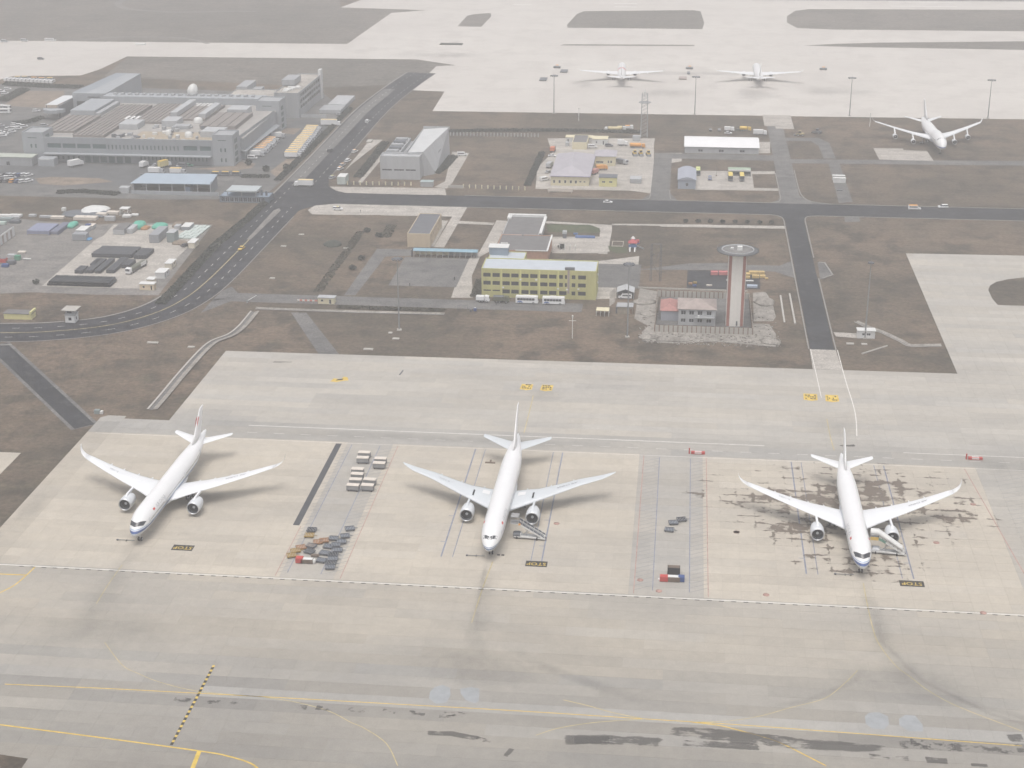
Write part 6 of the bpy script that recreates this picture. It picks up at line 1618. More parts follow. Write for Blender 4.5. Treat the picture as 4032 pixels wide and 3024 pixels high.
# concrete drain with a broken stone bank
def drain(label, pts, w1, w2):
    t = thing('drainage_channel', label, 'drain')
    a = strip(smooth_line(pts, 4), w1, .3); 
    q = MB(); sm = smooth_line(pts, 4)
    def off(p, k, d):
        i = sm.index(p); A, B_ = sm[max(i-1,0)], sm[min(i+1,len(sm)-1)]; L = math.dist(A, B_) or 1; n = (-(B_[1]-A[1])/L, (B_[0]-A[0])/L); return (p[0]+n[0]*d, p[1]+n[1]*d)
    for d0, z0, d1, z1, nm, mm in ((2.6,.5,.9,.12,'stone_bank',RUBBLE),(.9,.08,-.2,.06,'channel_floor',ASPH2),(-.2,.3,-.8,.34,'kerb_wall',CONW)):
        q = MB(); L0 = [off(p, 0, d0*w2) for p in sm]; L1 = [off(p, 0, d1*w2) for p in sm]
        q.add([(*p, z0) for p in L0]+[(*p, z1) for p in L1], [(i, i+1, len(sm)+i+1, len(sm)+i) for i in range(len(sm)-1)]); q.build(nm, mm, t, fix=False)
    return t
drain('stone-lined drain running down the grass beside the left apron edge', [(-170.6, 588.5),(-170.8, 570.2),(-172.5, 559.9),(-176.7, 552.3),(-178.2, 540.7),(-178.7, 516.5),(-178.6, 495.2),(-178.7, 483.0)], 3, 1.15)
drain('narrow concrete drain crossing the grass by the right road', [(70.4, 599.0),(75.0, 591.7),(79.1, 587.2),(84.8, 578.3),(88.1, 572.7),(93.4, 572.9),(100.6, 573.9)], 2, .7)
drain('concrete drain along the lower side of the camp road', [(-170.3, 591.5),(-152.2, 591.3),(-126.7, 591.2),(-92.6, 592.0)], 2, .6)
def hut(name, label, x0, x1, y0, y1, h, wall, roof, fr=(), rt=(), over=0, cat='hut'):
    t = thing(name, label, cat, (x0, y0, 0)); block(t, 0, x1-x0, 0, y1-y0, h, wall, roof, fr=fr, rt=rt, parapet=0); return t
hut('white_hut', 'small white hut with two dark windows beside the right road', 69.6, 76.2, 580.2, 583.5, 3.0, WHITEW, OFFW, fr=[(1.7,3.0,1.2,2.1),(3.4,4.9,1.2,2.1)])
q = MB(); a, b = (69.7, 562.5), (80.1, 572.2); q.rbox((a[0]+b[0])/2,(a[1]+b[1])/2,0,math.dist(a,b),.5,.4,math.atan2(b[1]-a[1],b[0]-a[0])); solo('fallen_kerb', q, CONW, 'thin pale kerb lying slanted on the grass below the white hut', 'kerb')
for k, (p, lx) in enumerate((((-199.1, 548.6),4.2),((-182.9, 545.3),2.6),((-107.0, 562.1),2.6),((-115.3, 549.5),3.6),((-173.7, 632.6),2.2),((-180.6, 680.6),2.4),((-176.9, 700.5),2.4),((-151.4, 680.4),2.4),((-110.3, 568.5),1.6),((-107.4, 572.0),1.8),((71.6, 573.4),2.2),((66.3, 573.4),2.8))):
    q = MB(); q.bbox(-lx/2,lx/2,-.7,.7,0,.35,.06); solo('concrete_slab_cover', q, CONW, ['pale slab cover on the grass below the curving road, left of the drain','pale slab cover close to the stone-lined drain','pale slab cover below the left floodlight mast','pale slab cover just above the upper apron edge','lowest pale cover on the brown field right of the curving road','pale cover on the brown field beside the asphalt road','uppermost pale cover on the brown field right of the road','pale cover near the dark heap on the brown field','left small cover at the foot of the left floodlight mast','right small cover at the foot of the left floodlight mast','right pale slab below the white hut','left pale slab below the white hut'][k], 'slab cover', (*p, 0))
heap('dark_heap', 'dark heap of branches on the brown field right of the curving road', 'heap', (-158.9, 686.4), 4.5, 5.5, 1.8, LEAF, 44)

# ---------------------------------------------------------------- buildings beyond the cross road
t = thing('grey_plant_building', 'grey two-part windowless building with a tall sloping-roofed half', 'building', (-159.5, 809.5, 0))
block(t, 0, 21.3, 0, 9.0, 12.7, GREYW2, GREYW2, fr=[(.9,6.3,4.7,5.7),(7.3,12.8,4.7,5.7),(13.6,19.2,4.7,5.7)], parapet=.9)
block(t, .2, 8.4, 9.02, 49, 11.6, GREYW2, GREYW, parapet=.4, wall_name='west_wing_wall', roof_name='west_wing_roof')
for k in range(5):
    q = MB(); y = 13+k*7.2; q.box(1.0,7.4,y,y+3.6,11.2,12.7); q.build('roof_ventilator', STEELG if k % 2 else GREYW, t)
q = MB(); q.box(8.5,13.4,9.1,50,0,9.5); q.build('link_block', GREYW, t)
mb = MB(); mb.add([(13.5,7.6,0),(27.5,14,0),(28.5,61,0),(13.5,61,0),(13.5,7.6,12.9),(22,8.2,13.4),(28.0,61,15.2),(13.5,61,14.0),(22,8.2,0)], [(0,8,5,4),(8,1,5),(1,2,6,5),(2,3,7,6),(3,0,4,7)]); mb.build('hall_wall', GREYW2, t, fix=False)
mb = MB(); mb.add([(13.5,7.6,12.95),(22,8.2,13.45),(28.0,61,15.25),(13.5,61,14.05)], [(0,1,2,3)]); mb.build('hall_roof', M('pale_membrane', (.56,.57,.57), .7, .06, .2), t, fix=False)
q = MB(); q.box(13.2,13.7,7.4,61.3,12.9,14.3); q.box(13.5,28.6,60.9,61.4,14,15.7); q.build('roof_edge', GREYW, t)
q = MB(); q.add([(26.4,30,3.5),(26.9,36,3.5),(27.3,36,9),(26.8,30,8.6)], [(0,1,2,3)]); q.build('vent_grille', STEELG, t, fix=False)
t = thing('low_kiosk', 'small grey kiosk at the gate right of the grey plant building', 'kiosk', (*(-132.4, 795.1),0))
q = MB(); q.box(-3.2,3.2,0,4,0,2.6); q.build('wall', GREYW, t); q = MB(); q.box(-3.4,3.4,-.2,4.2,2.6,2.8); q.build('roof', M('teal_grey_roof', (.36,.43,.43), .7, .1), t)
t = thing('gate_wall', 'low pale gate wall right of the small grey kiosk', 'wall', (*(-116.8, 794.6),0)); q = MB(); q.box(-4,4,-.2,.2,0,1.4); q.build('wall', CONW, t)
# white fences with posts
def post_fence(label, a, b, n, h=1.9, mat=None):
    t = thing('post_fence', label, 'fence'); L = math.dist(a, b)
    for k in range(n+1):
        f = k/n; q = MB(); q.cbox(a[0]+(b[0]-a[0])*f, a[1]+(b[1]-a[1])*f, 0, .55, .55, h); q.build('post', mat or CREAMW, t)
    for z in (.4, 1.0, 1.5):
        q = MB(); q.tube((*a,z),(*b,z),.05,None,5); q.build('rail', STEELG, t)
    return t
post_fence('fence with pale posts in front of the grey plant building', (-174.7, 796.0), (-141.0, 797.2), 10)
post_fence('fence with pale posts along the front of the vacant lot', (-112.9, 795.0), (-80.4, 793.2), 10)
post_fence('pale post fence along the back of the vacant lot', (-137.7, 918.0), (-85.2, 919.0), 26, 2.0, GREYW2)
# cream fire station with its vehicles
t = thing('fire_station', 'cream single-storey fire station with a large mauve-grey hip roof', 'building', (-67.9, 804.6, 0))
block(t, 0, 20.0, 0, 50, 5.0, CREAMW, MAUVE, fr=[(1.2,2.3,1.3,2.9),(4.1,5.2,1.3,2.9),(7,8.1,1.3,2.9),(10,11.1,1.3,2.9),(12.6,13.7,1.3,2.9),(15,16.1,1.9,2.6),(17.2,18.2,1.9,2.6)], rt=[(6+7*k,9+7*k,.1,3.4) for k in range(5)], parapet=0)
hip_roof(0,20,0,50,5.25,3.6,.6).build('hip_roof', MAUVE, t)
q = MB(); q.box(-.7,20.7,-.75,-.6,5.0,5.3); q.box(20.6,20.75,-.7,50.6,5.0,5.3); q.build('fascia', M('violet_trim', (.26,.24,.40), .7, .1), t)
t = thing('fire_annex', 'small cream annex with a mauve hip roof right of the fire station', 'building', (-47.6, 850.2, 0))
block(t, 0, 11.4, 0, 14, 5.2, CREAMW, MAUVE, fr=[(.8,4.8,1.6,2.6),(7.2,8.0,1.6,3.0),(8.6,9.6,1.6,3.0)], parapet=0); hip_roof(0,11.4,0,14,5.45,2.0,.5).build('hip_roof', MAUVE, t)
t = thing('lemon_hut', 'lemon-yellow hut with a grey flat roof in the fire station yard', 'hut', (-42.6, 804.6, 0))
block(t, 0, 9.2, 0, 7, 4.8, LYEL, STEELG, fr=[(1.6,3.2,2.0,3.0),(5.3,7.0,2.0,3.0)], rt=[], parapet=0)
t = thing('flat_garage', 'pale flat-roofed block right behind the fire station roof', 'building', (*(-62.8, 882.8),0))
block(t, 0, 8.5, 6, 26, 4.2, CREAMW, ROOFD, parapet=.3)
t = thing('white_barracks', 'row of white low buildings behind the fire station', 'building', (*(-67.8, 899.9),0))
block(t, 0, 15.5, 6, 12, 3.0, WHITEW, CREAMW, fr=[(1,1.8,.1,2.1),(12,12.8,.1,2.1)], parapet=0)
block(t, 15.8, 24.5, 2, 10, 3.2, WHITEW, CREAMW, fr=[(2,2.8,.8,2.0),(6,6.8,.1,2.2)], parapet=0, wall_name='right_wall', roof_name='right_roof')
q = MB(); q.box(.5,2.6,-4,-1,0,2.2); q.build('lean_to', GREYW2, t)
q = MB(); q.bbox(-6.5,6.5,-.2,.2,.8,2.6,.06); q.box(-6,-5.7,-.1,.1,0,.8); q.box(5.7,6,-.1,.1,0,.8); solo('notice_board', q, CREAM, 'long cream notice board on the verge in front of the fire station', 'notice board', (*(-61.7, 789.3),0))
G_ = 'yard vehicles'
box_truck('white box trailer behind the fire station yard', (*(-34.3, 900.6),.04), 0, CAR['white'], OFFW, CAR['white'], L=6.0, H=3.4)
tanker('orange tank truck at the back of the fire station yard', (*(-25.6, 895.5),.04), 0, CAR['orange'], CAR['orange'], L=9.0)
box_truck('orange fire truck beside the cream annex', (*(-43.2, 840.7),.04), R(20), CAR['orange'], CAR['orange'], CAR['orange'], L=6.4, H=2.8)
box_truck('pinkish red fire truck behind the lemon hut', (*(-46.6, 831.0),.04), R(70), M('faded_red', (.50,.22,.20), .5, .1), M('faded_red2', (.55,.28,.25), .5, .1), MATS['faded_red'], L=7, H=2.8)
for k, (p, lab) in enumerate((((-26.5, 877.0),'left one of three parked yellow mini loaders in the fire yard'),((-23.1, 877.4),'middle one of three parked yellow mini loaders in the fire yard'),((-18.8, 877.1),'right one of three parked yellow mini loaders in the fire yard'))): excavator(lab, (*p,.04), R(-80), CAR['yellow'])
van('dark-windowed white van right behind the fire station', (*(-51.4, 893.2),.04), R(10), 'white'); car('dark car at the back of the fire station yard', (*(-42.1, 897.5),.04), 0, 'grey', kind='suv')
box_truck('grey truck parked diagonally in the fire station yard', (*(-32.6, 855.5),.04), R(-35), CAR['grey'], STEELG, CAR['silver'], L=7, H=2.6)
crate('yard_container', 'grey shed box with white sides at the yard edge by the access road', (*(-23.8, 816.0),.03), 6, 7, 2.4, GREYW, GREYW2)
crate('yard_container', 'pale grey container standing behind the orange tank truck', (*(-26.8, 914.5),.03), 4.5, 3, 3.0, GREYW2)
box_truck('silver truck parked left of the fire station', (*(-71.9, 844.4),.04), R(80), CAR['silver'], GREYW2, CAR['silver'], L=7.5, H=2.9)
van('white van left of the fire station, nose toward the road', (*(-72.0, 814.5),.04), R(40), 'white'); car('silver car left of the fire station corner', (*(-71.5, 831.8),.04), R(60), 'silver'); car('white car at the upper left of the fire station yard', (*(-72.6, 869.4),.04), R(0), 'white')
box_truck('truck with an orange-red body at the upper left corner of the fire yard', (*(-73.3, 881.9),.04), R(85), M('orange_red', (.62,.20,.10), .6, .1), MATS['orange_red'], CAR['black'], L=6, H=2.9)
# parked tank trucks along the back road
tanker('longest cream tank truck on the back road near the far apron', (*(-42.0, 938.1),.03), R(180), M('cream_tank', (.64,.54,.32), .5, .1), OFFW, L=10)
tanker('short cream tank truck right of the longest one on the back road', (*(-36.8, 940.4),.03), 0, MATS['cream_tank'], OFFW, L=5.5)
box_truck('small white and orange truck at the end of the tank truck row', (*(-32.2, 944.2),.03), 0, CAR['white'], ORNG, CAR['white'], L=5, H=2.5)
# long white shed, canopy hut, barrel-roofed shed, bus stop
t = thing('white_shed', 'long white shed with a bright white sloping roof and three windows', 'shed', (1.5, 885.5, 0))
block(t, 0, 41.6, 0, 26, 3.6, GREYW2, OFFW, fr=[(7.6,10.2,.9,2.3),(19.2,22.0,.9,2.3),(31,33.8,.9,2.3)], parapet=0)
q = MB(); q.xprism([(-.6,3.85),(13,6.2),(26.6,3.85),(26.6,3.7),(13,6.0),(-.6,3.7)], -.4, 42.0); q.build('pitched_roof', M('bright_white_roof', (.80,.80,.80), .6, .04, .2), t)
t = thing('barrel_shed', 'grey shed with a rounded roof beside the parked yellow-roofed buses', 'shed', (-1.5, 803.6, 0))
wallm = M('blue_grey_sheet', (.33,.37,.43), .6, .1, .5, streak=True)
block(t, 0, 9.2, 0, 24.5, 4.6, wallm, wallm, fr=[(4.0,5.4,1.4,3.2)], parapet=0)
q = MB(); pr = [(-.3+9.8*k/10, 4.8+1.5*math.sin(math.pi*k/10)) for k in range(11)]; q.yprism(pr+[(-.3,4.75)][:0], -.3, 24.9); q.build('barrel_roof', M('mauve_sheet', (.36,.38,.44), .6, .08, .4), t)
bus('left one of two dark buses with yellow roofs by the dark canopy', (*(26.1, 825.7),.04), R(-90), STEELG, STEELB, M('yellow_roof', (.74,.58,.16), .6, .08), 'yellow-roofed buses', L=9)
bus('right one of two dark buses with yellow roofs by the dark canopy', (*(32.1, 825.8),.04), R(-90), STEELG, STEELB, MATS['yellow_roof'], 'yellow-roofed buses', L=9)
bus('lime-roofed dark bus half hidden behind the barrel-roofed shed', (*(9.0, 836.2),.04), R(-90), STEELG, STEELB, M('lime_roof', (.62,.66,.28), .6, .08), L=9)
car('dark blue pickup with a white cab between the shed and the buses', (*(15.3, 824.6),.04), R(-90), 'blue', kind='suv')
t = thing('dark_canopy', 'dark canopy with a white roof edge behind the yellow-roofed buses', 'canopy', (*(31.0, 833.2),0))
q = MB(); q.box(-6,6,0,.3,2.8,3.6); q.build('fascia', OFFW, t); q = MB(); q.box(-6,6,.3,6,3.2,3.5); q.build('roof', M('pale_green_roof', (.36,.44,.34), .7, .1), t)
for x in (-5.8,0,5.8):
    q = MB(); q.box(x-.15,x+.15,0,.3,0,2.8); q.build('post', STEELG, t)
q = MB(); q.box(-6,6,5.8,6,0,3.2); q.build('back_wall', M('dark_green_wall', (.06,.10,.08), .8, .2), t)
t = thing('flag_pole', 'thin pole on the pad left of the yellow-roofed buses', 'pole', (*(18.8, 833.0),0)); q = MB(); q.tube((0,0,0),(0,0,6),.08,.05,8); q.build('pole', STEELG, t); q = MB(); q.bbox(-.4,.4,-.3,.3,0,.5,.05); q.build('footing', RUST, t)
box_truck('white minibus-like truck on the back road near the far apron gap', (*(45.8, 936.0),.04), 0, CAR['white'], OFFW, CAR['white'], L=8, H=3.2)
box_truck('white truck on the back road above the white shed', (*(27.8, 944.5),.04), 0, CAR['white'], OFFW, CAR['white'], L=6, H=2.8)
tanker('yellow tank truck on the back road above the white shed', (*(37.4, 946.1),.04), 0, CAR['yellow'], CAR['yellow'], L=7)
car('white car on the back road below the white truck', (*(27.1, 937.6),.04), 0, 'white'); car('olive car left of the yellow tank truck on the back road', (*(33.3, 945.8),.04), R(20), 'olive')
car('first dark car from the left on the back road above the white shed', (*(16.6, 945.3),.04), R(90), 'black'); car('second dark car from the left on the back road above the white shed', (*(21.8, 945.7),.04), R(90), 'grey')
excavator('tan wheel loader on the grass right of the far apron gap', (*(69.3, 935.7),.03), R(180), M('tan_paint', (.42,.34,.18), .6, .15))
excavator('grey machine on the grass right of the tan wheel loader', (*(80.0, 942.9),.03), R(150), STEELG)
t = thing('cabin_pair', 'pair of white flat cabins straddling the grey path', 'cabin', (*(83.0, 824.0),0))
for y in (0, 5.5):
    q = MB(); q.box(-3.2,3.2,y-1.2,y+1.2,.2,2.6); q.build('cabin', WHITEW, t); q = MB(); q.box(-3.3,3.3,y-1.3,y+1.3,2.6,2.8); q.build('cabin_roof', OFFW, t)
q = MB(); q.bbox(-1.5,1.5,-.7,.7,.03,.4,.05); solo('dark_plate', q, STEELG, 'dark plate lying on the grey path below the white cabins', 'plate', (*(81.8, 807.9),0))
van('white van with an orange roof panel driving on the cross road', (*(115.4, 773.1),.05), R(2), 'white', top=ORNG, L=6.0); car('white car driving on the cross road ahead of the van', (*(129.9, 777.7),.05), R(185), 'white', kind='suv')
car('small white car driving toward the junction on the cross road', (*(-36.2, 771.5),.05), R(0), 'white')
car('white car with a yellow roof rack on the pale pavement by the junction', (*(-169.1, 745.5),.05), R(0), 'white', kind='suv', sign=M('yellow_rack', (.7,.6,.2), .6, .1))
car('yellow taxi driving on the main road', (*(-198.5, 673.9),.06), R(262), 'yellow', name='taxi', cat='taxi')
box_truck('white box truck with a cream roof turning at the junction', (*(-196.7, 790.0),.06), R(180), CAR['white'], M('cream_truck_roof', (.70,.55,.30), .6, .1), CAR['white'], L=10)
car('white car driving away on the road beyond the junction', (*(-194.3, 949.8),.06), R(90), 'white', kind='suv'); car('dark car on the road beside the row of trucks', (*(-200.3, 870.1),.06), R(80), 'black', kind='suv')
crate('road_container', 'pale green-grey container at the roadside above the junction', (*(-177.9, 799.6),.03), 4.5, 8, 4.2, M('pale_green_grey', (.48,.53,.50), .7, .1), OFFW)
for k, (p, c, r_, lab) in enumerate((((-185.4, 807.9),'silver',M('yellow_rack2', (.6,.55,.2), .6, .1),'silver car with a yellow roof at the roadside beside the container'),((-185.3, 827.4),'white',ORNG,'white pickup with an orange roof, lower of the roadside vehicles'),((-185.8, 835.9),'silver',ORNG,'silver pickup with a pale orange roof at the roadside'),((-185.0, 846.8),'white',None,'white sedan in the roadside row above the container'),((-185.7, 869.2),'white',ORNG,'white car with an orange roof at the upper end of the roadside row'))): car(lab, (*p,.05), R(75), c, kind='suv', sign=r_)
van('white van parked at the end of the pale drive by the vacant lot', (*(-123.5, 867.0),.05), R(10), 'white')
crate('stone_blocks', 'pale concrete blocks at the roadside left of the grey plant building', (*(-182.5, 896.6),.03), 3, 6, .9, CONW)
# ---------------------------------------------------------------- parked jumbo and far jets
airliner('white four-engined airliner standing on the brown grass at the upper right', S747, (*(145.3, 888.4), .03), R(2.4), flag=False, titles=None)
airliner('far white jet with a red band round its fuselage, seen from behind', dict(S330, livery=LIV_P), (*(-45.1, 1136.1), .05), R(180+2.2), flag=False, titles=None)
airliner('far plain white jet to the right, seen from behind', S330, (*(50.3, 1141.9), .05), R(180+.8), flag=False, titles=None)
jets = [o for o in COL.objects if o.type == 'EMPTY' and str(o.get('label','')).startswith('far white jet')]
B = Body(S330['body']); ys = [28.0,29.0,30.5]
q = MB(); n = 24; q.add([B.point(y, -1.5+3.0*i/n, .06) for y in ys for i in range(n+1)], [(r*(n+1)+i, r*(n+1)+i+1, (r+1)*(n+1)+i+1, (r+1)*(n+1)+i) for r in range(2) for i in range(n)], 0, True); q.build('red_band', REDP, jets[0], fix=False)
for k, (p, kind, lab) in enumerate((((3.2, 1151.1),'cart','dark baggage tractor with an orange roof between the far jets'),((99.1, 1155.8),'cart','dark tug with an orange roof right of the far jets'),((-92.7, 1147.0),'cart','dark tug left of the far jets beside a flat load'))):
    t = thing('baggage_tractor', lab, 'tractor', (*p,.05), R(180)); q = MB(); q.bbox(-2.6,2.6,-1.2,1.2,.4,1.4,.15); q.build('body', STEELG, t); q = MB(); q.bbox(-1.2,.8,-1.1,1.1,2.1,2.3,.05); q.build('roof', ORNG, t)
    q = MB(); q.box(-1.1,-1.0,-1,1,1.4,2.1); q.box(.6,.7,-1,1,1.4,2.1); q.build('roof_frame', STEELG, t); small_wheels(t, [(-1.7,-1.1),(-1.7,1.1),(1.7,-1.1),(1.7,1.1)], .45, .3)
for k, (p, lx, ly, lab) in enumerate((((-86.5, 1132.5),5,9,'flat grey load standing left of the far jets, right one'),((-98.4, 1099.8),5,10,'flat grey load standing left of the far jets, lower one'),((-1.3, 1112.5),5.5,8,'flat grey-brown load between the far jets'),((2.7, 1132.8),2,8,'narrow dark dolly train between the far jets'))):
    q = MB(); q.bbox(-lx/2,lx/2,-ly/2,ly/2,.3,1.0,.1); solo('flat_load', q, STEELG if k != 2 else GREYR, lab, 'dolly load', (*p,.05))
q = MB(); q.bbox(-9,9,-3,3,0,.8,.3); solo('grass_mound', q, MATS['dark_leaves'], 'low dark mound on the taxiway above the far apron corner', 'mound', (*(-184.5, 1243.8),0))
van('white bus-like van on the far left taxiway edge', (*(-509.0, 1232.6),.04), 0, 'white', L=9); car('dark car crossing the far left apron', (*(-483.7, 1148.9),.04), 0, 'grey', kind='suv'); van('pale van at the left end of the far taxiway', (*(-529.4, 1229.1),.04), 0, 'silver'); van('dark-striped van at the far left end of the far taxiway', (*(-543.8, 1223.9),.04), 0, 'silver')
q = MB(); q.bbox(-4,4,-1.2,1.2,0,1.6,.3); solo('taxiway_marker', q, OFFW, 'pale marker block with dark foot on the far taxiway edge', 'marker', (*(-429.8, 1219.6),0))

# ---------------------------------------------------------------- cargo terminal
CARGO = M('cargo_wall', (.29,.31,.33), .75, .08, .25, streak=True)
CARGOL = M('cargo_pale_wall', (.35,.37,.39), .75, .08, .25, streak=True)
RIB = M('brown_ribbed_roof', (.25,.225,.21), .8, .15, .3)
RIB2 = M('brown_roof_seam', (.20,.185,.18), .8, .15, .3)
TANR = M('tan_roof_deck', (.38,.32,.24), .9, .15, .3)
TEALG = M('teal_glass', (.10,.15,.155), .25, .15, .3, spec=.5)
t = thing('cargo_terminal', 'sprawling grey cargo terminal with ribbed brown roofs and corner towers', 'building', (-366.0, 831.0, 0))
X = lambda u: u+366.0
Y = lambda v: v-831.0
big = [(-351.7,-343.9),(-343.1,-335.5),(-334.7,-326.9),(-325.8,-318.0),(-273.8,-266.0),(-264.6,-258.2)]
ops = [(X(a), X(b), 8.0, 10.6) for a, b in big] + [(X(-317+2.2*k), X(-316.1+2.2*k), 7.8, 10.4) for k in range(19)]
ops += [(X(-331+4.6*k), X(-327.4+4.6*k), .2, 3.8) for k in range(6)] + [(X(-299+2.2*k), X(-298.1+2.2*k), 2.0, 4.2) for k in range(18)] + [(X(-350+3.0*k), X(-348.6+3*k), 1.6, 3.6) for k in range(6)]
mb = MB(); P = wall_open(mb, (X(-353.7),.2), (X(-257),.2), 14.0, [(a-12.3,b-12.3,c,e) for a,b,c,e in ops], .35)
mb.build('front_wall', CARGO, t, fix=False); fill_windows(t, P, [(a-12.3,b-12.3,c,e) for a,b,c,e in ops], .35, TEALG, CARGO, False)
q = MB(); q.box(X(-353.5),X(-258),-3.2,.15,5.0,5.5); q.build('dock_canopy', CARGOL, t)
q = MB(); q.box(X(-353.7),X(-257),.22,.9,13.4,14.05); q.build('front_parapet', CARGOL, t)
ops = [(2, 68, 7.6, 9.8)]; mb = MB(); P = wall_open(mb, (X(-245.6),Y(843)), (X(-243.2),Y(915)), 14.0, ops, .4); mb.build('side_wall', CARGOL, t, fix=False)
fill_windows(t, P, [(2+5.5*k, 7.2+5.5*k, 7.6, 9.8) for k in range(12)], .4, TEALG, CARGO, False)
q = MB(); q.add([(X(-245.4),Y(844),5.6),(X(-243),Y(914),5.6),(X(-239.8),Y(914),5.2),(X(-242.2),Y(844),5.2)], [(0,1,2,3)]); q.add([(X(-245.4),Y(844),0),(X(-243),Y(914),0),(X(-243),Y(914),5.2),(X(-245.4),Y(844),5.2)], [(0,1,2,3)]); q.build('side_dock', CARGO, t, fix=False)
for nm, x0, x1, y0, y1, h in (('west_tower',-366.0,-353.72,831.4,846,16.6),('corner_tower',-256.98,-245.4,830.6,844,17.4),('north_east_tower',-256,-241.4,919.9,934,18.4)):
    block(t, X(x0), X(x1), Y(y0), Y(y1), h, CARGOL, GREYW, fr=[((x1-x0)*.25,(x1-x0)*.68,h-3.6,h-2.9),((x1-x0)*.34,(x1-x0)*.44,7.6,10),((x1-x0)*.55,(x1-x0)*.65,7.6,10),((x1-x0)*.34,(x1-x0)*.44,2,4.4),((x1-x0)*.55,(x1-x0)*.65,2,4.4)], rt=[(3,9,1+3.6*k,3.6+3.6*k) for k in range(4)], parapet=.7, wall_name=nm+'_wall', roof_name=nm+'_roof', wmat=TEALG)
q = MB(); q.box(X(-365.8),X(-243.5),Y(846),Y(936),0,12.2); q.build('main_block', CARGO, t)
q = MB(); q.sheet(rect(X(-353.5),X(-257.2),Y(831.95),Y(845.9)), 12.15); q.sheet(rect(X(-365.6),X(-243.6),Y(846.2),Y(935.8)), 12.25); q.build('main_roof', M('grey_roof_deck', (.36,.345,.325), .9, .15, .15), t, fix=False)
q = MB(); q.sheet(rect(X(-306),X(-258),Y(834),Y(858)), 12.3); q.build('tan_roof', TANR, t, fix=False)
def ribbed(x0, x1, y0, y1, z, n):
    q = MB(); q.box(X(x0),X(x1),Y(y0),Y(y1),12.26,z); r = q.build('ribbed_roof', RIB, t)
    for k in range(n+1):
        x = x0+(x1-x0)*k/n; q = MB(); q.box(X(x)-.18,X(x)+.18,Y(y0)-.05,Y(y1)+.05,z,z+.35); q.build('roof_seam', RIB2, r)
ribbed(-363,-343,850,893,13.4,6); ribbed(-340,-322,840,925,13.6,7); ribbed(-319,-301,878,930,13.6,7); ribbed(-275,-254,867,905,14.2,4); ribbed(-296,-278,888,930,13.4,5)
q = MB(); q.box(X(-363),X(-348),Y(897),Y(932),12.3,15.4); q.build('roof_block', CARGOL, t)
for x0, x1, y0, y1, h in ((-321,-310,862,875,3.2),(-299,-290,872,884,3.4),(-290,-281,865,871,2.0),(-270,-258,906,918,3.6),(-268,-256,846,858,3.5),(-300,-296,892,930,4.2),(-347,-344,895,930,2.2),(-283,-279,892,925,3.5)):
    q = MB(); q.bbox(X(x0),X(x1),Y(y0),Y(y1),12.28,12.28+h,.15); q.build('roof_room', GREYW2 if h > 2.5 else GREYW, t)
rq = random.Random(11)
for k in range(46):
    x, y = rq.uniform(-318,-262), rq.uniform(834,868)
    q = MB(); a, b, h = rq.uniform(.8,2.6), rq.uniform(.8,2.4), rq.uniform(.6,1.9); q.bbox(X(x),X(x)+a,Y(y),Y(y)+b,12.32,12.32+h,.08); q.build('roof_unit', [OFFW,GREYW,STEELG,GREYW2][k % 4], t)
for x, y, r in ((-288,850,1.6),(-275,846,2.2),(-281,884,2.6)):
    q = MB(); q.lathe((X(x),Y(y),12.3), [(0,r),(2.0,r),(2.9,r*.7),(3.2,.05)], 16, axis='z'); q.build('roof_tank', OFFW, t)
for k in range(5):
    q = MB(); q.bbox(X(-297+2.2*k),X(-295.6+2.2*k),Y(925),Y(934),12.4,13.6,.1); q.build('skylight', OFFW, t)
for k in range(3):
    q = MB(); q.bbox(X(-325+3*k)+.2,X(-323+3*k),Y(882),Y(890),13.65,14.3,.1); q.build('skylight', OFFW, t)
q = MB(); q.box(X(-357),X(-256.2),Y(936.05),Y(948),0,16.2); q.build('rear_bar', CARGOL, t)
for k in range(20):
    q = MB(); q.bbox(X(-352+4.6*k),X(-350+4.6*k),Y(941),Y(944),16.2,17.3,.1); q.build('rear_roof_unit', GREYW, t)
q = MB(); q.lathe((X(-302.6),Y(945),18.6), [(-3.2,.1),(-2.4,2.4),(-1.2,3.8),(.6,4.6),(2.2,4.0),(3.2,.5)], 20, axis='x'); q.build('radome', OFFW, t)
q = MB(); q.tube((X(-302.6),Y(945),16),(X(-302.6),Y(945),18),1.2); q.build('radome_base', GREYW, t)
q = MB(); q.bbox(X(-247.2),X(-244.6),Y(918.6),Y(919.85),8.2,9.8,.05); q.build('red_sign', REDP, t)
t = thing('office_block', 'pale office block with three rows of windows at the back of the cargo terminal', 'building', (-239.0, 957.5, 0))
block(t, -15.4, 0, 0, 67, 16.0, GREYW, CONC, fr=[], rt=[(5+6.2*k,10.4+6.2*k,z,z+2.2) for k in range(9) for z in (12.2,8.6,5.0)], parapet=.7)
block(t, -45, -15.42, -2, 20, 14.2, GREYW, CONC, fr=[(17+3.2*k,18.5+3.2*k,10.6,12.8) for k in range(4)]+[(2+2.6*k,3.4+2.6*k,12,12.9) for k in range(5)], parapet=.6, wall_name='front_wing_wall', roof_name='front_wing_roof')
q = MB(); q.box(-45,-38,20.1,42,0,15.5); q.box(-37.9,-32,22,40,0,12); q.build('west_wing', GREYW, t)
q = MB(); q.box(-16.2,-8,24,42,16.0,19.6); q.build('stair_tower', GREYW, t); q = MB(); q.box(-1.4,.4,62,67.4,0,19.2); q.build('end_fin', WHITEW, t)
for k in range(6):
    q = MB(); q.bbox(-12+rq.uniform(-2,8),-11+rq.uniform(-1,8)+2,5+k*3,7+k*3,15.4,16.6,.1); q.build('roof_unit', OFFW, t)
t = thing('north_hall', 'pale hall with a sloping roof at the back left of the cargo terminal', 'building', (-388.0, 965.0, 0))
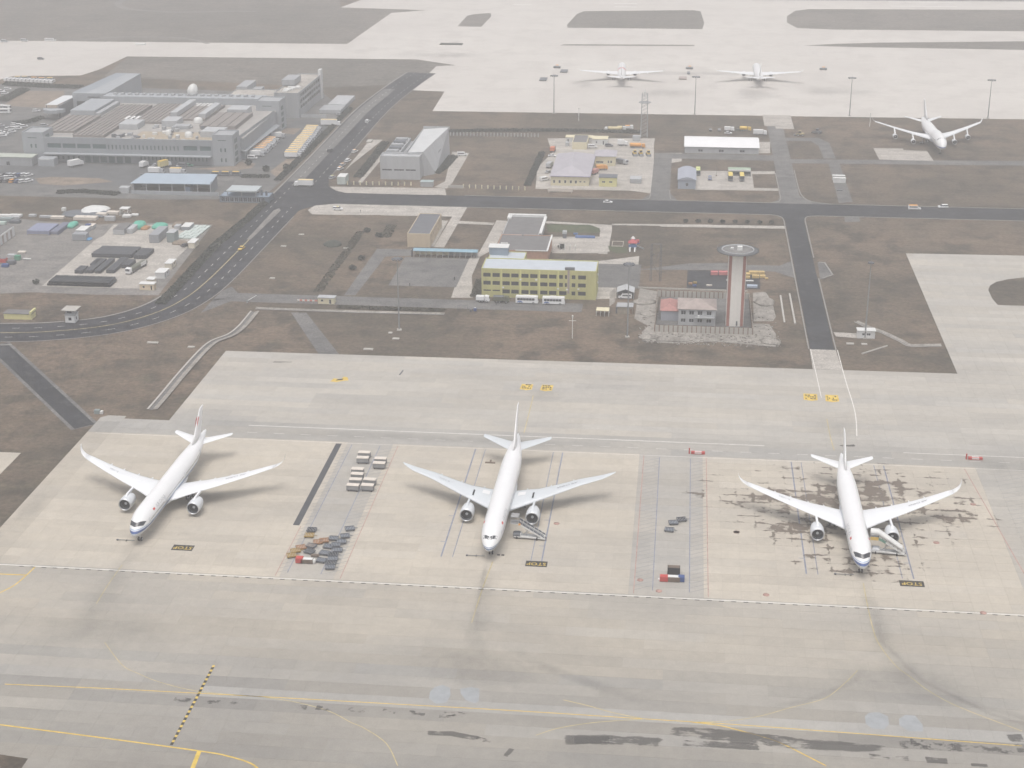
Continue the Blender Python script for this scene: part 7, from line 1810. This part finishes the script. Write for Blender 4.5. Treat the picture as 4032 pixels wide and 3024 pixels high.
mb = MB(); mb.add([(0,0,0),(22,0,0),(25,60,0),(8,60,0),(0,0,12),(22,0,12),(25,60,14),(8,60,14)], [(0,1,5,4),(1,2,6,5),(2,3,7,6),(3,0,4,7),(4,5,6,7)]); mb.build('walls', CARGOL, t)
q = MB(); q.box(2.5,8,-.1,-.02,.2,7); q.build('gate_opening', DARKM, t); q = MB(); q.box(10,18,-.15,-.02,9.2,10); q.build('louvre', STEELG, t)
q = MB(); q.box(9,16,-.15,-.02,5.2,6.6); q.build('sign_lettering', M('faded_red_sign', (.40,.22,.22), .7, .1), t)
q = MB(); q.add([(-.5,2,12.1),(9,2,12.1),(16,60,14.1),(8,60,14.1)], [(0,1,2,3)]); q.build('blue_roof', M('pale_blue_sheet', (.27,.30,.33), .6, .1), t, fix=False)
t = thing('loading_canopy', 'white sloping canopy left of the pale hall of the cargo terminal', 'canopy', (-399.0, 938.0, 0))
mb = MB(); mb.add([(0,8,8.0),(9,6,8.6),(11,34,9.0),(1.5,36,8.6)], [(0,1,2,3)]); mb.build('roof', M('translucent_white', (.66,.68,.69), .6, .05), t, fix=False)
for x, y in ((.5,9),(8.5,7),(2,34),(10,33)):
    q = MB(); q.tube((x,y,0),(x,y,8.2),.25); q.build('post', GREYW, t)
mb = MB(); n = 14; mb.add([(7-7*math.cos(math.pi*k/n),6-7*math.sin(math.pi*k/n),z) for z in (4.4,6.4) for k in range(n+1)], [(k,k+1,n+2+k,n+1+k) for k in range(n)]); mb.add([(7-7*math.cos(math.pi*k/n),6-7*math.sin(math.pi*k/n),6.4) for k in range(n+1)], [tuple(range(n+1))]); mb.build('round_awning', CARGOL, t, fix=False)
q = MB(); q.box(9.5,11,6,32,0,8.2); q.build('side_wall', STEELG, t)
t = thing('green_roofed_annex', 'low annex with a pale green roof at the left edge below the terminal', 'building', (-412.0, 820.3, 0))
block(t, 0, 55, 0, 8.2, 4.8, GREYW, M('pale_green_sheet', (.46,.49,.43), .7, .1), fr=[(40,42,.1,2.4)], parapet=0)
t = thing('parcel_shed', 'small pale box shed in front of the terminal left tower', 'shed', (-354.0, 821.0, 0)); q = MB(); q.bbox(0,9.2,0,6.2,0,4.3,.3); q.build('wall', CARGOL, t); q = MB(); q.box(1,7,-.05,-.01,3.6,4.0); q.build('sign_strip', WHITEW, t)
# open shed and gate house along the south edge of the cargo yard
t = thing('open_shed', 'long open shed with a pale blue roof in front of the cargo yard', 'shed', (-282.0, 769.0, 0))
q = MB(); q.add([(-.8,-1,5.4),(41.5,.6,5.4),(41.0,15,7.2),(2.5,13.5,7.2)], [(0,1,2,3)]); q.add([(-.8,-1,5.15),(41.5,.6,5.15),(41.0,15,6.95),(2.5,13.5,6.95)], [(3,2,1,0)]); q.add([(-.8,-1,5.15),(41.5,.6,5.15),(41.5,.6,5.4),(-.8,-1,5.4)], [(0,1,2,3)]); q.build('roof', M('pale_blue_shed_roof', (.36,.43,.50), .55, .06, .2), t, fix=False)
q = MB(); q.box(0,41,12.8,13.0,0,6.8); q.box(41,41.2,1,13,0,6); q.box(0,.2,0,13,0,5.6); q.build('back_wall', M('shadow_grey_wall', (.22,.24,.26), .8, .1), t)  # back and end walls in one dark grey
for k in range(7):
    q = MB(); q.box(.2+6.8*k,.55+6.8*k,.2,.55,0,5.4); q.build('column', GREYW2, t)
q = MB(); q.bbox(26.5,29.5,3,9,.1,3.0,.2); q.build('stored_cabin', M('blue_stored', (.25,.33,.45), .6, .1), t); q = MB(); q.box(-.5,46,-2.4,-1.9,0,1.9); q.build('front_wall', CARGOL, t)
q = MB(); q.bbox(-2.6,2.6,-2,2,0,3.2,.1); solo('block_shed', q, GREYW2, 'small pale block at the left end of the long open shed', 'shed', (*(-286.2, 769.2),0))
t = thing('gate_house', 'gate house with a raised white canopy over a dark glazed front', 'gate house', (-232.0, 755.0, 0))
block(t, 0, 25.6, 0, 9, 3.3, M('dark_glazed_wall', (.13,.16,.20), .5, .1), M('blue_grey_deck', (.24,.30,.37), .7, .1), fr=[(.8+2.3*k,2.7+2.3*k,.4,2.7) for k in range(10)], parapet=.25)
q = MB(); q.box(3.8,19.4,-.2,10.8,5.5,6.2); q.build('canopy', M('pale_canopy', (.46,.50,.51), .6, .06), t)
for x in (4.2,11.5,18.8):
    for y in (.6,9.6):
        q = MB(); q.tube((x,y,3.1),(x,y,5.5),.2); q.build('canopy_post', GREYW2, t)
q = MB(); q.box(20.5,21.5,3,4,3.1,6.0); q.box(23,24,3,4,3.1,5.4); q.build('chimney', STEELG, t)
# trucks
CRT = MATS['cream_truck_roof']
tr0 = None
for k in range(15):
    y = 852.5+k*4.95; lab = '%s truck from the near end of the long row of yellow-roofed box trucks' % ORD[k]
    if tr0 is None: tr0 = box_truck(lab, (-217.6-.25*k, y, .05), 0, CAR['white'], M('amber_truck_roof', (.74,.54,.24), .6, .08), CAR['silver'], 'row of yellow-roofed box trucks beside the cargo terminal', L=9.4, H=3.6)
    else: dup(tr0, (-217.6-.25*k+rnd.uniform(-.3,.3), y, .05), 0, lab)
tr1 = None
for k, y in enumerate((854,862,866.5,871,875.5,880,884.5,889,902)):
    lab = '%s truck from the near end of the short row under the terminal side wall' % ORD[k]
    if tr1 is None: tr1 = box_truck(lab, (-238.5,y,.05), 0, CAR['white'], OFFW, CAR['silver'], 'row of trucks under the terminal side wall', L=8.6, H=3.4)
    else:
        dup(tr1, (-238.5-rnd.uniform(0,.8), y, .05), 0, lab)
        if 2 <= k <= 6:
            tr = COL.objects[-1]
for o in [o for o in COL.objects if str(o.get('group','')).startswith('row of trucks under')][1:8]:
    for ch in o.children:
        if ch.name.startswith('box_roof'): ch.material_slots[0].link = 'OBJECT'; ch.material_slots[0].material = M('orange_truck_roof', (.72,.42,.18), .6, .1)
box_truck('white articulated lorry at the road above the row of trucks', (*(-214.6, 938.0),.05), R(2), CAR['white'], CRT, CAR['white'], L=12, H=4.0)
box_truck('white box truck in the terminal forecourt, left', (*(-332.9, 822.3),.05), R(55), CAR['white'], OFFW, CAR['white'], L=9, H=3.8); box_truck('small white truck in the middle of the terminal forecourt', (*(-294.5, 823.7),.05), R(80), CAR['white'], OFFW, CAR['white'], L=6.5, H=3.4)
box_truck('yellow box truck in the terminal forecourt', (*(-283.1, 824.8),.05), R(60), M('yellow_box', (.66,.56,.26), .6, .1), CAR['yellow'], CAR['white'], L=8, H=4.0); box_truck('white box truck just behind the open shed, left one', (*(-283.0, 810.1),.05), 0, CAR['white'], OFFW, CAR['silver'], L=8.5, H=3.4)
box_truck('white box truck with an amber roof behind the open shed, right one', (*(-271.0, 810.1),.05), 0, CAR['white'], MATS['amber_truck_roof'], CAR['silver'], L=8.5, H=3.4)
for k, x in enumerate((705,810,925)):
    p = ([(-248.9, 808.6),(-243.7, 809.1),(-238.0, 809.7)])[k]; van('%s of three yellow-topped vans behind the gate house' % ['left one','middle one','right one'][k], (*p,.05), 0, 'grey', 'yellow-topped vans behind the gate house', top=AMBER)
van('white van at the front of the short row under the terminal', (*(-239.9, 848.3),.05), 0, 'white'); car('small cream car in the terminal forecourt', (*(-289.2, 827.4),.05), R(70), 'silver'); car('green car under the terminal front wall', (*(-270.3, 828.0),.05), 0, 'green'); van('dark van under the terminal front wall', (*(-273.3, 826.7),.05), 0, 'grey'); car('pale car under the terminal front wall', (*(-276.1, 827.9),.05), R(90), 'silver')
crate('yard_box', 'pale roofed unit in the yard above the road, upper', (*(-222.2, 1005.0),.04), 12, 30, 2.6, GREYW, GREYW2); crate('yard_box', 'grey roofed unit in the yard above the road, lower', (*(-223.2, 981.4),.04), 14, 16, 2.4, GREYW2, GREYW); car('pale car beside the grey roofed yard unit', (*(-215.8, 969.2),.05), 0, 'silver')
q = MB(); a, b = (-238.5, 960.2), (-222.4, 961.7); q.box(0,b[0]-a[0],-.2,.2,0,2.2); solo('yard_wall', q, GREYW2, 'low pale wall from the office block to the road', 'wall', (*a,0))
# parked cars left of the terminal
cars = [((-364.1, 796.6),'black',90),((-361.6, 797.7),'grey',90),((-360.2, 797.6),'silver',90),((-357.7, 797.6),'silver',85),((-355.2, 797.4),'blue',85),((-352.8, 798.3),'white',60),((-350.1, 797.9),'white',60),((-364.1, 794.4),'silver',0),((-358.5, 791.3),'white',20),((-357.0, 791.9),'silver',20),
        ((-359.3, 784.2),'black',80),((-356.7, 784.1),'grey',80),((-353.4, 784.4),'orange',80),((-350.6, 784.2),'blue',80),((-348.0, 784.4),'white',60),((-345.2, 786.0),'white',60),
        ((-409.1, 920.9),'white',10),((-405.1, 919.4),'white',10),((-401.7, 917.2),'white',40),((-408.3, 909.3),'white',60),((-405.3, 910.8),'white',30),((-402.7, 910.4),'white',30),((-402.8, 901.4),'white',40),((-408.8, 899.6),'white',20),((-404.8, 895.3),'white',30),((-403.9, 890.7),'white',20),((-416.5, 917.1),'silver',20),((-461.5, 1023.7),'white',20),((-455.8, 1016.7),'white',30),((-460.2, 1031.4),'white',20),((-390.1, 920.8),'silver',40),((-412.1, 962.6),'white',10),((-390.9, 971.9),'white',0)]
WHERE = ['lower parking rows beside open shed']*16+['parking lot left of terminal']*11+['far parking strip at left edge']*3+['yard by terminal left tower']*3
protos_c = {}; cnt = {}
for p, c, a in cars:
    i = cars.index((p, c, a)); key = (WHERE[i], c); cnt[key] = cnt.get(key, 0)+1
    lab = '%s %s car from far end of %s' % (ORD[cnt[key]-1], c, WHERE[i])
    if c not in protos_c: protos_c[c] = car(lab, (*p,.05), R(a), c, 'parked cars round the cargo terminal', kind='suv')
    else: dup(protos_c[c], (*p,.05), R(a), lab)
bus('white bus at the left edge beside the parking lot, upper', (*(-436.3, 966.5),.05), 0, CAR['white'], GREYP, OFFW, L=11); bus('white bus at the left edge beside the parking lot, lower', (*(-431.9, 956.1),.05), 0, CAR['white'], GREYP, OFFW, L=11)
g_ = 'row of coaches beyond the cargo terminal'
ct0 = None
for k in range(13):
    p = (-474.5+k*2.95, 1064-k*.45); lab = '%s coach from the left in the far row beyond the cargo terminal' % ORD[k]; o = None
    if ct0 is None: ct0 = van(lab, (*p,.05), R(90), 'white', g_, L=7)
    else: dup(ct0, (*p,.05), R(90), lab)
for k, (x, y) in enumerate(((-468,1069),(-463,1070),(-455,1067),(-449,1066),(-443,1066))): van('%s of the orange-topped vans behind the far row of coaches' % (ORD[k]+' from left'), (x,y,.05), R(10), 'silver', 'orange-topped vans behind the far coaches', top=[AMBER,AMBER,ORNG,ORNG,AMBER][k])
hz2 = [((-470.6, 1052.3),(-434.0, 1047.6),(-413.0, 1044.8)),]
hedge('long dark hedge behind the far row of coaches', [(-469.9, 1050.8),(-450.4, 1046.2),(-424.8, 1043.8),(-412.4, 1043.3)], 9, 2.2, 21); hedge('dark hedge slanting beside the parking lot at the left edge', [(-448.5, 991.1),(-448.2, 1011.4),(-449.0, 1032.4)], 9, 2.2, 22); hedge('dark hedge strip between the parking lot and the terminal', [(-412.1, 925.0),(-403.4, 930.8),(-401.4, 943.8)], 6, 2.0, 23)
hedge('bushy strip right of the gate house along the cargo fence', [(-234.6, 807.3),(-226.9, 807.0),(-219.8, 808.7)], 5, 1.8, 24)
for k, (p, lab) in enumerate((((-238.0, 833.2),'dark bush at the near corner of the terminal'),((-214.6, 824.7),'dark tree beside the road below the truck row'),((-224.6, 819.6),'small bush between the forecourt and the road'))): shrub(lab, p, 1.9, 3.6, None, 60+k)
# ---------------------------------------------------------------- storage yard
BPIPE = M('black_pipe', (.055,.06,.068), .55, .15, .6); BBEAM = M('dark_bundles', (.075,.08,.09), .65, .2, .8)
t = thing('pipe_stack', 'wide stack of black pipes with open ends along the near edge of the storage pad', 'pipe stack', (-266.8, 613.6, .04))
q = MB(); n = 12; rr = .56; q.lathe((0,0,0), [(0,rr*.82),(0,rr),(8.6,rr),(8.6,rr*.82),(0,rr*.82)], n); p0 = q.build('pipe', BPIPE, t); first = True
for lay in range(2):
    for k in range(24-lay):
        o = p0 if first else p0.copy()
        if not first: COL.objects.link(o); o.parent = t
        first = False; o.location = (.6+k*1.16+lay*.58, rq.uniform(-.2,.2), .6+lay*1.02)
for k in range(3):
    q = MB(); q.box(.1,28,1.2+k*3,1.5+k*3,0,.08); q.build('timber', WOODT, t)
def bundle(label, x0, x1, y0, y1, h, n, along='x'):
    t = thing('beam_stack', label, 'beam stack', (x0, y0, .04))
    W, D = x1-x0, y1-y0; lays = 2
    for l in range(lays):
        for k in range(n):
            q = MB(); z0 = .12+l*(h-.12)/lays; z1 = z0+(h-.12)/lays-.06
            if along == 'x': q.bbox(rq.uniform(0,.4),W-rq.uniform(0,.4),k*D/n+.05,(k+1)*D/n-.05,z0,z1,.08)
            else: q.bbox(k*W/n+.05,(k+1)*W/n-.05,rq.uniform(0,.4),D-rq.uniform(0,.4),z0,z1,.08)
            q.build('beam', BBEAM, t)
    return t
bundle('largest dark beam stack across the middle of the storage pad, back', -262.4,-243.5,662.5,668.5,1.8,5); bundle('largest dark beam stack across the middle of the storage pad, front', -262.6,-243.8,655.3,661.8,2.0,5); bundle('square dark beam stack right of the two large ones', -242.8,-237.0,654.5,666.5,1.9,5,'y')
bundle('short dark beam stack lowest at the left behind the pipe stack', -261.4,-257.6,631,638.5,1.6,3,'y'); bundle('second dark beam stack from left behind the pipe stack', -256.9,-253.4,631.5,650,1.6,3,'y'); bundle('third dark beam stack from left behind the pipe stack', -252.6,-249.8,631.8,650.5,1.6,2,'y'); bundle('fourth dark beam stack from left behind the pipe stack', -247.7,-244.0,632.6,652,1.7,3,'y'); bundle('rightmost short dark beam stack beside the flatbed truck', -243.6,-239.8,640.4,649.5,1.8,3,'y')
bundle('dark beam stack upper left among the row behind the pipe stack', -258.0,-255.3,641,650,1.6,2,'y')
TARP = M('blue_grey_tarp', (.24,.26,.36), .8, .12, .5); MINT = M('green_tarp', (.12,.42,.32), .7, .15, .6)
t = thing('covered_stack', 'large flat-topped stack under a violet-blue tarp at the left of the yard', 'covered stack', (-306.0, 687.8, .03)); q = MB(); q.bbox(0,10.8,0,12.5,0,2.4,.25); q.build('tarp', TARP, t); q = MB(); q.box(.4,10.4,-.08,.1,.1,.5); q.build('pallet', WOODT, t)
t = thing('covered_stack', 'narrow stack under a darker tarp right of the violet-blue one', 'covered stack', (-294.8, 688.6, .03)); q = MB(); q.bbox(0,3.6,0,16,0,2.0,.3); q.build('tarp', M('dark_tarp', (.17,.18,.24), .8, .12, .5), t); q = MB(); q.box(.3,3.3,-.08,.1,.05,.4); q.build('pallet', WOODT, t)
def tarp(label, p, rx, ry, h, mat, seed):
    r_ = random.Random(seed); q = MB(); n = 16; rings = []
    for f, z in ((1,0),(.96,.5),(.8,.86),(.5,1.0),(.1,.97)):
        rings.append([((abs(math.cos(2*math.pi*i/n))**.6*math.copysign(1,math.cos(2*math.pi*i/n)))*rx*f*r_.uniform(.93,1.05), (abs(math.sin(2*math.pi*i/n))**.6*math.copysign(1,math.sin(2*math.pi*i/n)))*ry*f*r_.uniform(.93,1.05), h*z*r_.uniform(.9,1.05)) for i in range(n)])
    q.loft(rings); return solo('tarp_covered_pile', q, mat, label, 'covered pile', (*p,.03))
tarp('brightest green tarp-covered pile at the back of the storage pad', (-257.5, 705.8), 3.0, 4.5, 2.8, MINT, 1); tarp('long low green tarp-covered pile right of the brightest one', (-247.6, 706.7), 3.6, 4.0, 1.8, MINT, 2); tarp('green tarp-covered pile behind the violet-blue stack', (-290.2, 704.6), 2.2, 4.5, 1.8, MINT, 3)
tarp('orange-brown tarp pile between the two green ones', (-253.7, 703.8), 2.0, 3.0, 1.2, ORANGEB, 4); tarp('tan tarp pile at the back right of the storage pad', (-239.8, 710.2), 2.4, 3.5, 1.5, DIRT, 5); tarp('bright blue tarp on the ground left of the grey boxes', (-274.5, 683.2), 1.9, 2.0, .8, M('bright_blue_tarp', (.10,.28,.50), .7, .15), 6)
tarp('brown soil heap beside the cream cabins', (-229.5, 680.6), 3.6, 2.6, 1.2, DIRT, 7)
def container(label, x0, x1, y0, y1, h, mat, top=None):
    t = thing('container', label, 'container', (x0, y0, .04)); W, D = x1-x0, y1-y0
    q = MB(); q.box(0,W,0,D,.1,h); q.build('body', mat, t)
    q = MB()
    for k in range(int(W/.5)): q.box(.1+k*.5,.35+k*.5,-.05,-.005,.2,h-.1)
    tag(q.build('corrugation', mat, t), kind='stuff'); q = MB(); q.bbox(-.03,W+.03,-.03,D+.03,h,h+.12,.05); q.build('roof', top or mat, t)
    return t
CG, CG2, CGR = M('container_grey', (.30,.31,.33), .6, .1, .5), M('container_pale', (.44,.45,.46), .6, .1, .5), M('container_green_grey', (.25,.29,.29), .6, .1, .5)
container('pale container with a dark roof at the back left of the storage pad', -265.5,-260.2,692,703,2.6,CG2,ROOFD); container('pale container right behind the dark-roofed one', -259.5,-256.8,694,703,2.2,CG2); container('tall grey container with a long dark flank', -243.9,-239.4,680.2,695,3.9,CG); container('green-grey container right of the tall grey one', -236.1,-232.3,681.8,688,4.6,CGR,CG2)
container('low pale container at the upper right of the storage pad', -235.5,-231.3,701.5,709,2.0,CG,OFFW); container('grey container at the left of the pad above the blue tarp', -281,-274.5,680.5,685,3.0,CG); container('pale boxy container above the grey one at the left of the pad', -283,-278.5,690,698,2.2,CG2,OFFW); container('small pale container beside the mint panels', -239.0,-236.5,702,706,2.0,CG2)
container('pink and white container upper left of the storage pad', -281.5,-278,699,704,1.8,CG2,CREAM)
MINTP = M('mint_panels', (.52,.58,.55), .7, .08, .5)
t = thing('panel_stack', 'field of pale mint panels laid flat at the right of the storage pad', 'panel stack', (-234.0, 688.0, .04))
for r_ in range(5):
    for c_ in range(5):
        q = MB(); q.bbox(c_*1.9+.05+r_*.25,c_*1.9+1.75+r_*.25,r_*4.5,r_*4.5+4.2,.1,.5+.15*((r_+c_) % 2),.05); q.build('panel', MINTP, t)
def cabin(label, x0, x1, y0, y1, h, mat, fr=(), rt=()):
    t = thing('site_cabin', label, 'cabin', (x0, y0, .04)); block(t, 0, x1-x0, 0, y1-y0, h, mat, OFFW, fr=fr, rt=rt, parapet=0); return t
CRC = M('cream_cabin', (.72,.66,.54), .7, .06, .5)
cabin('cream cabin uppermost of the four along the pad edge', -223.3,-220.3,673.4,680,2.6,CRC, rt=[(2,3,1,1.9)]); cabin('cream cabin second from top along the pad edge', -224,-221,641.3,648,2.5,CRC, rt=[(4,5,1,1.9),(1.5,2.3,.1,2)]); cabin('white cabin third from top along the pad edge', -223.8,-219.7,627.6,634,2.6,WHITEW, rt=[(1,1.8,.1,2),(4,5,1,1.9)]); cabin('cream cabin nearest the road with a dark window in front', -225.4,-219.2,611.5,614.5,2.6,M('peach_cabin', (.70,.58,.42), .7, .06, .5), fr=[(1.3,2.2,.9,1.8),(4.7,5.4,.1,2.0)]); cabin('small cream cabin roof with a blue box behind the nearest cabin', -224.6,-221.5,618.5,622,2.4,CRC)
t = thing('flatbed_truck', 'flatbed truck with a white cab and olive load on the storage pad', 'truck', (*(-236.4, 638.0),.05), R(-100))
q = MB(); q.yprism([(4.6,.6),(6.6,.6),(6.6,1.6),(6.35,2.7),(4.6,2.8)], -1.2, 1.2); q.build('cab', CAR['white'], t); q = MB(); q.yprism([(6.62,1.6),(6.4,2.55),(6.3,2.5),(6.5,1.55)], -1.05, 1.05); q.build('windscreen', GLASS, t)
q = MB(); q.box(-9,4.4,-1.25,1.25,.9,1.15); q.build('bed', STEELG, t); q = MB(); q.bbox(-9,4.2,-1.2,1.2,1.15,2.3,.2); q.build('load', CAR['olive'], t); q = MB(); q.box(-8,-3,1.21,1.28,1.0,2.6); q.build('side_board', OFFW, t); vwheels(t, (-7.6,-6.4,3.4,5.7), 2.4, .5, .35)
car('small dark car beside the uppermost cream cabin', (*(-225.4, 676.2),.05), R(50), 'black')
t = thing('workshop', 'workshop with a white ribbed wall and dark roof cut by the left edge', 'workshop', (-330.0, 652.0, 0))
q = MB(); q.box(0,18.8,0,34,0,4.6); q.build('wall', WHITEW, t); q = MB(); q.box(-.3,18.4,-.2,34.3,4.6,4.8); q.build('roof', ROOFD, t)
for k in range(7):
    q = MB(); q.box(18.82,19.0,1+4.7*k,2.6+4.7*k,.2,4.0); q.build('rust_streak_panel', GREYR, t)
junk = [((-299.1, 644.2),'red',STEELG,3.0,2.6,2.0,'red junk box at the left edge below the workshop'),((-294.1, 648.2),'green',None,2.4,2.0,2.2,'green junk cabinet below the workshop'),((-294.3, 641.9),'grey',None,3.4,2.6,1.8,'dark grey junk box between the red and green ones'),((-298.2, 651.4),'pale',None,3.6,2.4,1.6,'pale junk box below the workshop wall'),((-295.4, 637.6),'blue',None,3.0,2.0,1.4,'dark blue junk box nearest the left edge'),((-296.5, 658.7),'tan',None,3.4,2.2,.9,'tan board pile right of the workshop corner'),((-290.3, 649.3),'white',None,3.6,.8,.6,'thin white plank pile right of the green junk cabinet')]
JM = dict(red=REDB, green=M('junk_green', (.10,.30,.20), .7, .2), grey=STEELG, pale=CG2, blue=BLUEB, tan=CREAM, white=OFFW)
for p, c, top, lx, ly, h, lab in junk: crate('junk_box', lab, (*p,.03), lx, ly, h, JM[c], top)
back = [((-329.2, 717.5),6,2.2,1.2,OFFW,'white flat crate at the far left of the yard, upper'),((-324.0, 718.0),6,2.4,1.3,OFFW,'white flat crate second from left at the back of the yard'),((-323.3, 715.1),5,2,1.1,GREYW2,'pale crate just below the second white one at the back'),((-325.1, 704.2),3.6,2,1.4,M('pale_mint_box', (.50,.60,.55), .7, .1),'pale mint box at the left edge of the yard'),((-315.9, 719.2),3.5,2,1.2,GREYW2,'grey crate behind the violet-blue stack'),((-308.7, 717.8),6,1.6,1.1,CG2,'long pale crate behind the violet-blue stack'),((-302.2, 716.7),6.5,2.6,1.3,CREAM,'cream crate row behind the narrow dark stack'),((-290.9, 716.5),5.2,4,1.6,CREAM,'left cream-topped crate near the green tarp'),((-285.2, 716.6),6,4,1.6,CREAM,'right cream-topped crate near the green tarp'),((-304.4, 730.6),1.8,2,1.8,OFFW,'small white box alone at the back of the yard'),((-325.4, 709.1),7,3,2.0,CGR,'dark green-grey crate at the far left back'),((-319.9, 707.5),5,3,1.5,STEELG,'dark machinery crate at the back left'),((-280.7, 700.7),2.4,2,2.4,BLUEB,'dark blue upright crate beside the pale box'),((-282.4, 723.4),5,3,1.6,CREAM,'cream crate left of the white lattice stand') ,((-278.0, 727.7),6,3,1.4,CREAM,'cream crate pile at the top of the yard'),((-275.4, 715.8),5,2.2,2.2,GREYW2,'grey crate with a white top at the top of the yard'),((-269.3, 722.7),4,3,1.2,OFFW,'white pile right of the lattice stand'),((-266.2, 725.4),3.4,2,1.0,OFFW,'small white pile at the far right of the scrap')]
for p, lx, ly, h, mm, lab in back: crate('yard_crate', lab, (*p,.03), lx, ly, h, mm)
tarp('heap of white sheets at the back of the storage yard', (-289.2, 731.2), 7, 9, 1.6, OFFW, 8); tarp('dark scrap heap below the white sheets', (-291.2, 725.2), 12, 6, 1.4, STEELG, 9)
t = thing('lattice_stand', 'white lattice stand at the back of the storage yard', 'stand', (*(-271.7, 727.3),.03)); q = MB(); lattice(q, 0, 0, 4.5, 3.4, .14, 2); q.box(-2.2,2.2,-2.2,2.2,3.2,3.5); q.build('frame', OFFW, t)
# sentry post and yellow shed by the curving road
t = thing('sentry_post', 'white two-storey sentry post with a flat roof beside the curving road', 'sentry post', (-241.2, 568.0, 0))
block(t, 0, 4.0, 0, 4.0, 3.2, WHITEW, GREYW, fr=[(1.3,2.6,.9,2.2)], rt=[(1.3,2.4,.9,2.2)], parapet=0)
q = MB(); q.box(.3,3.7,.3,3.7,3.43,5.2); q.build('lookout', GREYW, t); q = MB(); q.box(.9,2.9,.24,.29,3.9,4.9); q.build('lookout_window', GLASS, t); q = MB(); q.box(-1.0,5.0,-.9,5.2,5.2,5.45); q.build('flat_roof', CONW, t)
t = thing('yellow_shed', 'low lemon-yellow shed with a dark roof by the curving road', 'shed', (-267.4, 570.0, 0)); block(t, 0, 11.4, 0, 4.6, 2.3, LYEL, ROOFD, parapet=0); q = MB(); q.box(10.8,11.6,-.3,5,2.3,3.4); q.build('end_gable', LYEL, t)
t = thing('valve_cabinet', 'grey valve cabinet on the grass at the left apron corner', 'cabinet', (*(-195.4, 478.2),0)); q = MB(); q.bbox(-.9,.9,-.7,.7,0,1.4,.1); q.build('cabinet', CGR, t); q = MB(); q.bbox(1.1,2.0,-.6,.6,0,1.0,.1); q.build('side_box', OFFW, t)

# ---------------------------------------------------------------- the hazy air
hz = MB(); hz.box(-4100, 4100, -700, 7500, -1.0, 213.0)
haze = tag(hz.build('haze', []), kind='stuff')
hm = bpy.data.materials.new('haze_air'); hm.use_nodes = True
hn = hm.node_tree; hn.nodes.clear()
ho = hn.nodes.new('ShaderNodeOutputMaterial'); hv = hn.nodes.new('ShaderNodeVolumePrincipled')
hv.inputs['Color'].default_value = (.955, .945, .935, 1)
hv.inputs['Density'].default_value = .00044
hv.inputs['Anisotropy'].default_value = .1
hn.links.new(hv.outputs[0], ho.inputs['Volume'])
haze.data.materials.append(hm)
